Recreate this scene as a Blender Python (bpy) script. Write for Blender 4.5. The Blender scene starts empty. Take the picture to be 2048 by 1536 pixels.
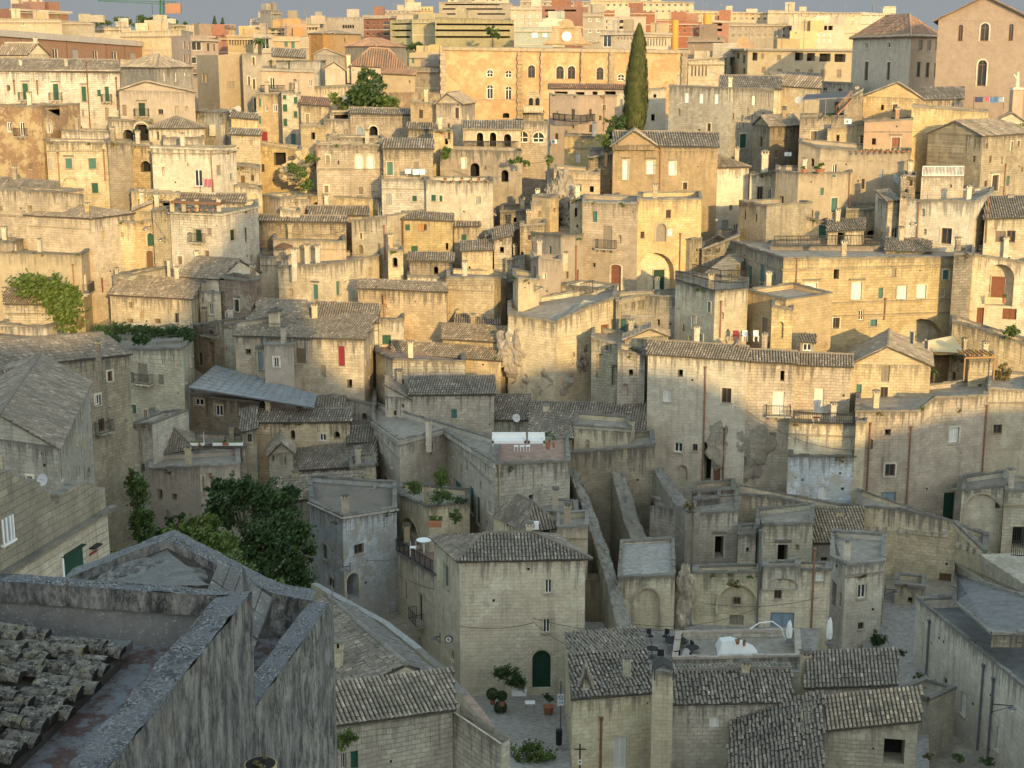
import bpy, math, random
from mathutils import Vector, noise
R=math.radians
rnd=random.Random(7)
SC=bpy.context.scene; COL=SC.collection
# ---------- camera ----------
F=2950.0; PITCH=R(12.4)
cd=bpy.data.cameras.new("camera"); cam=bpy.data.objects.new("camera",cd); COL.objects.link(cam)
cd.sensor_width=36; cd.lens=F/2048*36; cd.clip_start=.5; cd.clip_end=6000
cam.location=(0,0,0); cam.rotation_euler=(math.pi/2-PITCH,0,0); SC.camera=cam
# ---------- sky, sun, exposure ----------
SUN_AZ=R(17)      # sun stands behind the camera, this far to its right
SUN_EL=R(10)
w=bpy.data.worlds.new("World"); SC.world=w; w.use_nodes=True
nt=w.node_tree; bg=nt.nodes["Background"]
sky=nt.nodes.new("ShaderNodeTexSky"); sky.sky_type='NISHITA'; sky.sun_disc=False
sky.sun_elevation=SUN_EL; sky.sun_rotation=math.pi-SUN_AZ
sky.air_density=1.0; sky.dust_density=1.0; sky.ozone_density=1.0; sky.altitude=400
tc=nt.nodes.new("ShaderNodeTexCoord"); ad=nt.nodes.new("ShaderNodeVectorMath"); ad.operation='ADD'; ad.inputs[1].default_value=(0,0,.22)
nt.links.new(tc.outputs['Generated'],ad.inputs[0]); nt.links.new(ad.outputs[0],sky.inputs[0])
# warm white balance and a dull grey-blue haze belt low on the side away from the sun
def _n(k,**kw):
    x=nt.nodes.new(k)
    for q,v in kw.items(): setattr(x,q,v)
    return x
bal=_n("ShaderNodeMix",data_type='RGBA',blend_type='MULTIPLY'); bal.inputs[0].default_value=1; nt.links.new(sky.outputs[0],bal.inputs[6]); bal.inputs[7].default_value=(5.3,4.22,3.05,1)
sp=_n("ShaderNodeSeparateXYZ"); nt.links.new(tc.outputs['Generated'],sp.inputs[0])
mr=_n("ShaderNodeMapRange"); nt.links.new(sp.outputs[1],mr.inputs[0]); mr.inputs[1].default_value=.45; mr.inputs[2].default_value=.75
mz=_n("ShaderNodeMapRange"); nt.links.new(sp.outputs[2],mz.inputs[0]); mz.inputs[1].default_value=.06; mz.inputs[2].default_value=.34; mz.inputs[3].default_value=1; mz.inputs[4].default_value=0
mm=_n("ShaderNodeMath",operation='MULTIPLY'); nt.links.new(mr.outputs[0],mm.inputs[0]); nt.links.new(mz.outputs[0],mm.inputs[1])
hz=_n("ShaderNodeMix",data_type='RGBA'); nt.links.new(mm.outputs[0],hz.inputs[0]); nt.links.new(bal.outputs[2],hz.inputs[6]); hz.inputs[7].default_value=(1.3,1.42,1.5,1)
nt.links.new(hz.outputs[2],bg.inputs[0]); bg.inputs[1].default_value=.15
toSun=Vector((math.sin(SUN_AZ)*math.cos(SUN_EL),-math.cos(SUN_AZ)*math.cos(SUN_EL),math.sin(SUN_EL)))
sl=bpy.data.lights.new("sun","SUN"); so=bpy.data.objects.new("sun",sl); COL.objects.link(so)
sl.energy=3.5; sl.angle=R(.55); sl.color=(1,.68,.28)
so.rotation_euler=toSun.to_track_quat('Z','Y').to_euler(); so.location=(60,-60,80)
vs=SC.view_settings; vs.view_transform='Standard'; vs.look='None'; vs.gamma=1; vs.use_curve_mapping=False
vs.exposure=.68
# ---------- pixel <-> world ----------
def ray(x,y):
    a=(x-1024)/F; b=(768-y)/F
    return Vector((a,math.cos(PITCH)+b*math.sin(PITCH),-math.sin(PITCH)+b*math.cos(PITCH)))
def P(x,y,Y):
    d=ray(x,y); return d*(Y/d.y)
def Pz(x,y,z):
    d=ray(x,y); return d*(z/d.z)
TB=[(1700,76),(1536,88),(1375,104),(1100,127),(900,143),(700,159),(500,188),(350,228),(230,286)]
def lerp(T,x):
    if x<=T[0][0]: return T[0][1]
    for (a,b),(c,d) in zip(T,T[1:]):
        if x<=c: return b+(d-b)*(x-a)/(c-a)
    return T[-1][1]
TBr=sorted((-a,b) for a,b in TB)
def Yof(y): return lerp(sorted(TB),y)
TZ=sorted((Y,P(1024,y,Y).z) for y,Y in TB)
TZ=[(-900,40),(-120,2),(-60,-4),(-8,-9),(8,-14),(25,-26),(60,-42)]+TZ+[(350,-7),(450,-2),(600,6),(800,14),(1200,16),(2600,10),(5000,6)]
def Tz(Y): return lerp(TZ,Y)
# ---------- materials ----------
def newmat(name):
    m=bpy.data.materials.new(name); m.use_nodes=True
    t=m.node_tree; b=t.nodes["Principled BSDF"]; b.inputs['Roughness'].default_value=.9
    b.inputs['Specular IOR Level'].default_value=.2
    return m,t,b
class N:
    def __init__(s,t): s.t=t; s.pos=t.nodes.new("ShaderNodeNewGeometry").outputs['Position']
    def n(s,k,**kw):
        x=s.t.nodes.new(k)
        for a,b in kw.items(): setattr(x,a,b)
        return x
    def L(s,a,b): s.t.links.new(a,b)
    def map(s,src,sc,loc=(0,0,0),rot=(0,0,0)):
        m=s.n("ShaderNodeMapping"); m.inputs['Scale'].default_value=sc; m.inputs['Location'].default_value=loc; m.inputs['Rotation'].default_value=rot
        s.L(src,m.inputs[0]); return m.outputs[0]
    def noise(s,src,scale,det=4,rough=.6):
        m=s.n("ShaderNodeTexNoise"); m.inputs['Scale'].default_value=scale; m.inputs['Detail'].default_value=det; m.inputs['Roughness'].default_value=rough
        s.L(src,m.inputs['Vector']); return m.outputs['Fac']
    def ramp(s,src,a,b,lo=0,hi=1):
        m=s.n("ShaderNodeMapRange"); m.inputs[1].default_value=a; m.inputs[2].default_value=b; m.inputs[3].default_value=lo; m.inputs[4].default_value=hi
        s.L(src,m.inputs[0]); return m.outputs[0]
    def mix(s,f,a,b,mode='MIX'):
        m=s.n("ShaderNodeMix",data_type='RGBA',blend_type=mode)
        for v,i in ((f,0),(a,6),(b,7)):
            if isinstance(v,(int,float)): m.inputs[i].default_value=v
            elif isinstance(v,tuple): m.inputs[i].default_value=(*v,1)
            else: s.L(v,m.inputs[i])
        return m.outputs[2]
    def math(s,op,a,b=0.5):
        m=s.n("ShaderNodeMath",operation=op)
        for v,i in ((a,0),(b,1)):
            if isinstance(v,(int,float)): m.inputs[i].default_value=v
            else: s.L(v,m.inputs[i])
        return m.outputs[0]
    def bump(s,h,b,st=.5,dist=.05):
        m=s.n("ShaderNodeBump"); m.inputs['Strength'].default_value=st; m.inputs['Distance'].default_value=dist
        s.L(h,m.inputs['Height']); s.L(m.outputs[0],b.inputs['Normal'])
MT={}
def stone(name,c1,c2,bk=.5,grime=.5,dark=(.11,.10,.085),patch=None,bs=(.55,.28),pale=.3):
    m,t,b=newmat(name); q=N(t)
    uv=q.n("ShaderNodeUVMap").outputs[0]
    big=q.ramp(q.noise(q.pos,.22,3),.35,.65)
    med=q.ramp(q.noise(q.pos,1.1,5,.7),.3,.7)
    c=q.mix(big,c1,c2)
    c=q.mix(q.ramp(med,0,1,0,.55),c,tuple(min(1,v*.62) for v in c2))
    # eroded pale plaster left in patches
    pl=q.ramp(q.noise(q.map(q.pos,(1,1,1.3),(11,3,5)),.45,5,.75),.52,.60)
    c=q.mix(q.math('MULTIPLY',pl,pale),c,tuple(min(.8,v*1.35) for v in c1))
    # block courses
    br=q.n("ShaderNodeTexBrick"); br.inputs['Scale'].default_value=1; br.inputs['Brick Width'].default_value=bs[0]; br.inputs['Row Height'].default_value=bs[1]
    br.inputs['Mortar Size'].default_value=.022; br.inputs['Mortar Smooth'].default_value=.6; br.inputs['Bias'].default_value=0
    br.inputs['Color1'].default_value=(1.15,1.15,1.15,1); br.inputs['Color2'].default_value=(.74,.72,.69,1); br.inputs['Mortar'].default_value=(.50,.48,.45,1)
    wob=q.n("ShaderNodeVectorMath",operation='ADD'); nn=q.n("ShaderNodeTexNoise"); nn.inputs['Scale'].default_value=.8; q.L(uv,nn.inputs['Vector'])
    sc=q.n("ShaderNodeVectorMath",operation='SCALE'); sc.inputs['Scale'].default_value=.16; q.L(nn.outputs['Color'],sc.inputs[0])
    q.L(uv,wob.inputs[0]); q.L(sc.outputs[0],wob.inputs[1]); q.L(wob.outputs[0],br.inputs['Vector'])
    show=q.ramp(q.noise(q.map(q.pos,(1,1,1),(4,9,2)),.35,4,.7),.36,.6,bk*.45,min(1,bk*1.15))
    c=q.mix(show,c,q.mix(1.0,c,br.outputs['Color'],'MULTIPLY'))
    if patch: # render of another colour with its own ragged outline
        c=q.mix(q.ramp(q.noise(q.map(q.pos,(1,1,1),(31,7,1)),.5,6,.75),.50,.56),c,patch)
    # lichen and water streaks
    st=q.ramp(q.noise(q.map(q.pos,(1.7,1.7,.16),(2,2,2)),1.0,5,.7),.50,.74)
    fl=q.ramp(q.noise(q.map(q.pos,(1,1,1),(7,1,8)),.3,3),.4,.62)
    g=q.math('MULTIPLY',q.math('MULTIPLY',st,q.ramp(fl,0,1,.35,1)),grime)
    c=q.mix(g,c,dark)
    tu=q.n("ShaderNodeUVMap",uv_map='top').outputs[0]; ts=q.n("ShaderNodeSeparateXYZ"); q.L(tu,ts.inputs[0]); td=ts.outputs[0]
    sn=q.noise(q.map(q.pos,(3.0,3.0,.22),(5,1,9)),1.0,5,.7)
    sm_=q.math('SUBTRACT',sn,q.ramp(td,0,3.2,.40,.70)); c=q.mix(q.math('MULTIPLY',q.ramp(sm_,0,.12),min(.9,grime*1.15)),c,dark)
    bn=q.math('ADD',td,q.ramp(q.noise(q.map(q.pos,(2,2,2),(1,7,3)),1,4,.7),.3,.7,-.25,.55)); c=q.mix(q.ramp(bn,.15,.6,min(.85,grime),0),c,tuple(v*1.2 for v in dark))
    sp=q.ramp(q.noise(q.pos,3.2,6,.8),.56,.70,0,grime*.7)
    c=q.mix(sp,c,tuple(v*1.1 for v in dark))
    oi=q.n("ShaderNodeObjectInfo").outputs['Random']
    hv=q.n("ShaderNodeHueSaturation"); q.L(q.ramp(oi,0,1,.76,1.12),hv.inputs['Value']); o2=q.math('FRACT',q.math('MULTIPLY',oi,7.31)); q.L(q.ramp(o2,0,1,.85,1.3),hv.inputs['Saturation']); q.L(q.ramp(q.math('FRACT',q.math('MULTIPLY',oi,3.77)),0,1,.493,.507),hv.inputs['Hue']); q.L(c,hv.inputs['Color'])
    q.L(hv.outputs[0],b.inputs['Base Color'])
    q.bump(q.math('ADD',q.math('MULTIPLY',br.outputs['Fac'],-bk*.7),q.noise(q.pos,2.6,8,.75)),b,.9,.09)
    MT[name]=m; return m
def plain(name,c,rough=.85,var=.25,metal=0,scale=1.5,spec=.2):
    m,t,b=newmat(name); q=N(t)
    x=q.ramp(q.noise(q.pos,scale,5,.7),.3,.72)
    q.L(q.mix(q.math('MULTIPLY',x,1.0),tuple(min(.9,v*(1+var*.4)) for v in c),tuple(v*(1-var) for v in c)),b.inputs['Base Color'])
    b.inputs['Roughness'].default_value=rough; b.inputs['Metallic'].default_value=metal; b.inputs['Specular IOR Level'].default_value=spec
    MT[name]=m; return m
def tilemat(name,c1,c2,moss=(.13,.125,.09)):
    m,t,b=newmat(name); q=N(t)
    uv=q.n("ShaderNodeUVMap").outputs[0]; sx=q.n("ShaderNodeSeparateXYZ"); q.L(uv,sx.inputs[0])
    c=q.mix(sx.outputs[0],c1,c2)
    c=q.mix(q.ramp(sx.outputs[1],.8,1,0,.8),c,tuple(min(.7,v*1.6) for v in c1))
    c=q.mix(q.ramp(q.noise(q.pos,.5,5,.75),.45,.68,0,.65),c,moss)
    c=q.mix(q.ramp(q.noise(q.pos,5,4,.8),.45,.7,0,.65),c,tuple(v*.45 for v in c2))
    q.L(c,b.inputs['Base Color']); q.bump(q.noise(q.pos,9,5,.8),b,.6,.03)
    MT[name]=m; return m
stone('lime',(.60,.515,.375),(.48,.405,.29),grime=.65)
stone('limep',(.68,.61,.465),(.56,.495,.375),bk=.35,grime=.55)
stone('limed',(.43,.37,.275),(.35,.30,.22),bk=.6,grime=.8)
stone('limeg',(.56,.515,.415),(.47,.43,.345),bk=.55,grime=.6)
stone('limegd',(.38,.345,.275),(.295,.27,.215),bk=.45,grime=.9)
stone('golden',(.56,.46,.30),(.48,.385,.245),bk=.45,grime=.4)
stone('cream',(.50,.43,.315),(.43,.37,.27),bk=.12,grime=.4,pale=.1)
stone('plast',(.46,.40,.32),(.41,.35,.28),bk=.06,grime=.35,pale=.15)
stone('brickish',(.40,.29,.205),(.34,.25,.18),bk=.7,grime=.35,patch=(.46,.38,.26),bs=(.28,.14))
stone('palace',(.46,.30,.16),(.41,.26,.13),bk=.15,grime=.25,patch=(.47,.325,.185),dark=(.3,.2,.1))
stone('palaced',(.43,.35,.245),(.36,.295,.205),bk=.3,grime=.6)
stone('bluew',(.52,.55,.56),(.44,.47,.48),bk=.35,grime=.5,patch=(.38,.37,.32),pale=.5)
stone('whitest',(.57,.52,.42),(.49,.445,.36),bk=.55,grime=.4)
stone('ocher',(.33,.18,.085),(.30,.165,.08),bk=.05,grime=.1,dark=(.25,.13,.06),pale=0)
stone('yellow',(.47,.38,.235),(.43,.345,.205),bk=.04,grime=.15,dark=(.35,.25,.12),pale=.1)
stone('pink',(.47,.36,.27),(.42,.33,.25),bk=.04,grime=.15,pale=.1)
stone('church',(.41,.31,.225),(.38,.285,.205),bk=.02,grime=.1,pale=.05)
stone('orangep',(.43,.30,.19),(.39,.27,.165),bk=.04,grime=.15,pale=.1)
stone('redbr',(.29,.165,.125),(.26,.145,.11),bk=.1,grime=.1,pale=0)
stone('conc',(.36,.32,.26),(.31,.28,.225),bk=.06,grime=.4,pale=.1)
stone('white',(.47,.41,.33),(.42,.365,.29),bk=.03,grime=.2,pale=.1)
stone('mint',(.42,.46,.38),(.39,.43,.36),bk=.03,grime=.15,pale=0)
stone('olive',(.35,.31,.20),(.30,.27,.17),bk=.06,grime=.4,pale=.1)
stone('coping',(.30,.28,.235),(.20,.19,.165),bk=.2,grime=1.0,dark=(.06,.06,.055),pale=.1)
stone('foreu',(.36,.37,.37),(.26,.27,.275),bk=.12,grime=.9,dark=(.055,.06,.065),pale=.55)
stone('rock',(.44,.38,.28),(.27,.235,.18),bk=0,grime=.9)
tilemat('tile',(.40,.335,.25),(.26,.215,.16))
tilemat('tiled',(.32,.275,.215),(.20,.17,.135),moss=(.10,.10,.08))
tilemat('tilew',(.44,.345,.235),(.27,.21,.145))
tilemat('tiler',(.36,.22,.14),(.26,.16,.11))
tilemat('slate',(.215,.205,.185),(.125,.12,.112),moss=(.2,.2,.17))
plain('rooffl',(.30,.27,.22),var=.4); plain('roofgr',(.17,.17,.165),var=.4); plain('roofred',(.31,.215,.165),var=.4)
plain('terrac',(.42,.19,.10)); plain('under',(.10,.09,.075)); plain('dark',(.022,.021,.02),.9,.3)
plain('glass',(.035,.04,.045),.12,.3,spec=.6); plain('frame',(.74,.73,.69),.5,.1); plain('curtain',(.62,.62,.58),.8,.15)
plain('wood',(.16,.09,.05),.7,.3,scale=6); plain('woodr',(.20,.085,.05),.6,.3,scale=5); plain('woodg',(.25,.22,.17),.8,.3,scale=6)
plain('green',(.028,.095,.06),.6,.25,scale=4); plain('teal',(.07,.17,.15),.6,.25,scale=4); plain('dgreen',(.018,.05,.032),.6,.25)
plain('bshut',(.20,.155,.115),.7,.25); plain('gshut',(.30,.31,.30),.6,.2); plain('red',(.22,.03,.035),.6,.2); plain('bluesh',(.20,.27,.32),.6,.2)
plain('iron',(.03,.03,.03),.6,.2,scale=5); plain('copper',(.27,.145,.09),.55,.3,.1); plain('lead',(.14,.14,.15),.5,.2); plain('metalr',(.34,.37,.385),.35,.25,.5,scale=.8)
plain('whitep',(.75,.75,.73),.5,.08); plain('canvas',(.66,.63,.55),.9,.1); plain('orange',(.36,.20,.08),.7,.1)
plain('asph',(.20,.19,.175),.9,.3); plain('sailc',(.62,.53,.33),.9,.1); plain('pvc',(.42,.42,.41),.4,.1)
def leafmat(name,a,b2,dead=.0):
    m,t,b=newmat(name); q=N(t)
    uv=q.n("ShaderNodeUVMap").outputs[0]; sx=q.n("ShaderNodeSeparateXYZ"); q.L(uv,sx.inputs[0])
    c=q.mix(sx.outputs[0],a,b2); c=q.mix(q.ramp(q.noise(q.pos,1.3,3),.4,.65,0,.5),c,tuple(v*.45 for v in a))
    q.L(c,b.inputs['Base Color']); b.inputs['Roughness'].default_value=.6
    b.inputs['Transmission Weight'].default_value=0
    MT[name]=m
leafmat('leaf',(.055,.10,.025),(.10,.15,.035)); leafmat('leafd',(.03,.065,.022),(.06,.095,.03)); leafmat('leafy',(.075,.12,.025),(.12,.16,.04))
leafmat('cyp',(.05,.065,.022),(.10,.105,.038)); leafmat('dry',(.22,.16,.08),(.13,.13,.05)); leafmat('palm',(.09,.13,.04),(.05,.09,.03))
plain('bark',(.10,.08,.06)); plain('pot',(.38,.16,.09)); plain('flower',(.5,.06,.07))
# ---------- mesh builder ----------
class MB:
    def __init__(s): s.v=[];s.f=[];s.m=[];s.uv=[];s.mats=[];s.tp=[]
    def mi(s,mat):
        if mat not in s.mats: s.mats.append(mat)
        return s.mats.index(mat)
    def poly(s,pts,mat,uv=None,tp=None):
        n=len(s.v); s.v+= [tuple(p) for p in pts]; s.f.append(tuple(range(n,n+len(pts)))); s.m.append(s.mi(mat))
        s.tp+= tp if tp else [9.0]*len(pts)
        s.uv+= uv if uv else [(p[0]*.8+p[1]*.6,p[2]) for p in pts]
    def obox(s,o,a,b,c,mat,top=None):
        """box with corner o and edge vectors a,b,c"""
        p=[o,o+a,o+a+b,o+b,o+c,o+a+c,o+a+b+c,o+b+c]
        la,lb,lc=a.length,b.length,c.length; U=o.x+o.y
        for (i,j,k,l),(w_,h_) in (((0,1,5,4),(la,lc)),((1,2,6,5),(lb,lc)),((2,3,7,6),(la,lc)),((3,0,4,7),(lb,lc)),((4,5,6,7),(la,lb)),((3,2,1,0),(la,lb))):
            s.poly([p[i],p[j],p[k],p[l]],top if (top and (i,j)==(4,5)) else mat,[(U,o.z),(U+w_,o.z),(U+w_,o.z+h_),(U,o.z+h_)])
    def cbox(s,c,sx,sy,sz,mat,rz=0):
        a=Vector((math.cos(rz),math.sin(rz),0)); b=Vector((-a.y,a.x,0))
        s.obox(Vector(c)-a*sx/2-b*sy/2,a*sx,b*sy,Vector((0,0,sz)),mat)
    def bar(s,p,q,r,mat,n=4,r2=None):
        p=Vector(p);q=Vector(q); d=(q-p)
        if d.length<1e-6: return
        d.normalize(); x=d.orthogonal().normalized(); y=d.cross(x); r2=r if r2 is None else r2
        A=[p+(x*math.cos(t)+y*math.sin(t))*r for t in [2*math.pi*i/n for i in range(n)]]
        B=[q+(x*math.cos(t)+y*math.sin(t))*r2 for t in [2*math.pi*i/n for i in range(n)]]
        for i in range(n): s.poly([A[i],A[(i+1)%n],B[(i+1)%n],B[i]],mat)
        s.poly(A[::-1],mat); s.poly(B,mat)
    def build(s,name,parent=None,smooth=False):
        if not s.f: return None
        off=Vector(parent['_o']) if parent is not None and '_o' in parent.keys() else Vector((0,0,0))
        me=bpy.data.meshes.new(name)
        me.from_pydata([(a-off.x,b-off.y,c-off.z) for a,b,c in s.v],[],s.f)
        for k in s.mats: me.materials.append(MT[k])
        me.polygons.foreach_set('material_index',s.m)
        l=me.uv_layers.new(name='UVMap'); l.data.foreach_set('uv',[c for t in s.uv for c in (t[0],t[1])])
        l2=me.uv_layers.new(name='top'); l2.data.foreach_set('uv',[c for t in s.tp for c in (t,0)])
        if smooth: me.polygons.foreach_set('use_smooth',[True]*len(s.f))
        o=bpy.data.objects.new(name,me); COL.objects.link(o)
        if parent is not None: o.parent=parent; o['_o']=list(off)
        return o
def thing(name,label,cat,loc,group=None):
    o=bpy.data.objects.new(name,None); COL.objects.link(o); o.location=loc; o.empty_display_size=.5
    o['_o']=list(loc); o['label']=label; o['category']=cat
    if group: o['group']=group
    return o
def tag(o,label,cat,group=None):
    o['label']=label; o['category']=cat
    if group: o['group']=group
    return o
def struct(mb,name,kind='structure'):
    o=mb.build(name); o['kind']=kind; return o
Z=Vector((0,0,1))
# ---------- tiled slope ----------
def slope(mb,poly,mat,Y,rough=0,under='under'):
    """poly: coplanar points, first two are the eave (left,right as seen uphill)"""
    e=(poly[1]-poly[0]).normalized(); nrm=Vector((0,0,0))
    for i in range(1,len(poly)-1): nrm+=(poly[i]-poly[0]).cross(poly[i+1]-poly[0])
    nrm.normalize()
    if nrm.z<0: nrm=-nrm
    g=nrm.cross(e).normalized()
    if g.z<0: g=-g
    O=poly[0]; q=[((p-O).dot(e),(p-O).dot(g)) for p in poly]
    n=len(poly); th=.12
    mb.poly([p-nrm*.02 for p in poly],under); mb.poly([p-nrm*th for p in poly][::-1],under)
    for i in range(n):
        a,b=poly[i],poly[(i+1)%n]; mb.poly([a-nrm*th,b-nrm*th,b,a],under)
    per,crs=(.25,.42) if Y<175 else ((.30,.9) if Y<240 else (.42,2.5))
    if Y<60: per,crs=.185,.27
    x0=min(a for a,b in q); x1=max(a for a,b in q)
    k=max(1,int((x1-x0)/per)); per=(x1-x0)/k
    for i in range(k):
        x=x0+(i+.5)*per; ys=[]
        for j in range(n):
            (ax,ay),(bx,by)=q[j],q[(j+1)%n]
            if (ax-x)*(bx-x)<0: ys.append(ay+(by-ay)*(x-ax)/(bx-ax))
        if len(ys)<2: continue
        y0,y1=min(ys)-.05,max(ys)
        if y1-y0<.1: continue
        m=max(1,int(round((y1-y0)/crs))); h=(y1-y0)/m; r=per*(.36 if Y>60 else .47); H=per*(.30 if Y>60 else .46)
        for j in range(m):
            jx=rnd.uniform(-1,1)*(.012+rough*.03); jy=rnd.uniform(-1,1)*(.02+rough*.06); jz=rnd.uniform(0,1)*(.015+rough*.04)
            a=y0+j*h+jy; b=a+h+.04; xx=x+jx; u=(rnd.random(),rnd.random())
            sg=[]; sag=noise.noise((O+e*xx+g*a)*.35)*.07+noise.noise((O+e*xx+g*a)*1.3)*.02
            for (dx,dz) in ((-1,0),(-.55,1),(.55,1),(1,0)) if Y>60 else ((-1,0),(-.9,.5),(-.62,.85),(-.22,1),(.22,1),(.62,.85),(.9,.5),(1,0)):
                sg.append((xx+dx*r,dz*H+jz+sag))
            A=[O+e*c+g*a+nrm*(d+.035) for c,d in sg]; B=[O+e*c+g*b+nrm*d for c,d in sg]
            if Y<60:
                R_=[[A[t].lerp(B[t],q_/4)+nrm*(noise.noise(A[t].lerp(B[t],q_/4)*9)*.028+noise.noise(A[t].lerp(B[t],q_/4)*30)*.012) for t in range(8)] for q_ in range(5)]
                for q_ in range(4):
                    for t in range(7): mb.poly([R_[q_][t],R_[q_][t+1],R_[q_+1][t+1],R_[q_+1][t]],mat,[u]*4)
                mb.poly(R_[0][::-1],'dark'); continue
            for t in range(3): mb.poly([A[t],A[t+1],B[t+1],B[t]],mat,[u]*4)
            if Y<175: mb.poly([A[3],A[2],A[1],A[0]],'under',[u]*4)
# ---------- openings ----------
SH={'g':'green','t':'teal','k':'wood','b':'bshut','y':'gshut','r':'red','R':'woodr','w':'whitep','d':'dgreen','e':'bluesh','n':'woodg','o':'orange','c':'curtain'}
def arcpts(u0,u1,v1,arch,n=8):
    hw=(u1-u0)/2; c=(u0+u1)/2
    if arch=='a': r=hw
    elif arch=='p': r=hw*1.25
    else: r=hw*.45
    return [(c-hw*math.cos(math.pi*i/n), v1-r+r*(math.sin(math.pi*i/n)**(1 if arch!='p' else .75))) for i in range(n+1)],r
def wallseg(mb,A,B,za,zb_,zbot,n,ops,mat,dmat=None):
    """A,B ground-plan ends; za,zb_ top heights; n outward normal; ops: dict(u0,u1,v0,v1,arch,dep,back)"""
    L=(B-A); L.z=0; ln=L.length; e=L/ln
    us=sorted({0,ln}|{x for o in ops for x in (o['u0'],o['u1'])}); zm=min(za,zb_)
    vs=sorted({zbot,zm}|{min(x,zm-.02) for o in ops for x in (o['v0'],o['v1'])})
    if zm-vs[-2]>.03 or True: pass
    def pt(u,v,d=0):
        if v>=zm-1e-6: v=za+(zb_-za)*u/ln
        p=A+e*u-n*d; return Vector((p.x,p.y,v))
    sd=(A.x*.37+A.y*.21)%7
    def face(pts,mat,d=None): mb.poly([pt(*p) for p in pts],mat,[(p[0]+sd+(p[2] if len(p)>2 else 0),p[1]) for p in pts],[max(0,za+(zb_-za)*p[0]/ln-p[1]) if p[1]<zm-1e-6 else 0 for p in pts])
    for i in range(len(us)-1):
        for j in range(len(vs)-1):
            a,b,c,d=us[i],us[i+1],vs[j],vs[j+1]
            if b-a<1e-4 or d-c<1e-4: continue
            mu,mv=(a+b)/2,(c+d)/2
            if any(o['u0']<mu<o['u1'] and o['v0']<mv<o['v1'] for o in ops): continue
            face([(a,c),(b,c),(b,d),(a,d)],mat)
    for o in ops:
        u0,u1,v0,v1=o['u0'],o['u1'],o['v0'],min(o['v1'],zm-.02); dp=o['dep']; D=dp
        if o['arch']:
            pts,r=arcpts(u0,u1,v1,o['arch']); sp=v1-r
            h=len(pts)//2
            face([(u0,v1)]+[p for p in pts[:h+1]][::-1] ,mat) ; face([(u1,v1)]+[p for p in pts[h:]][::-1],mat)
            pr=[(u0,v0)]+pts+[(u1,v0)]
        else: pr=[(u0,v0),(u0,v1),(u1,v1),(u1,v0)]
        k=len(pr)
        for i in range(k):
            a,b=pr[i],pr[(i+1)%k]
            face([(a[0],a[1],0),(a[0],a[1],D),(b[0],b[1],D),(b[0],b[1],0)],o.get('rm',mat))
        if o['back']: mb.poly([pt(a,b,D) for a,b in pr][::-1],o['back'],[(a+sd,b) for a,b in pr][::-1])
    return e,ln
def rail(mb,pts,h,mat='iron',step=.14,r=.014):
    for a,b in zip(pts,pts[1:]):
        mb.bar(a+Z*h,b+Z*h,r*1.8,mat); mb.bar(a+Z*.08,b+Z*.08,r*1.3,mat)
        k=max(1,int((b-a).length/step))
        for i in range(k+1):
            p=a.lerp(b,i/k); mb.bar(p,p+Z*h,r if i%8 else r*1.8,mat)
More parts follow.
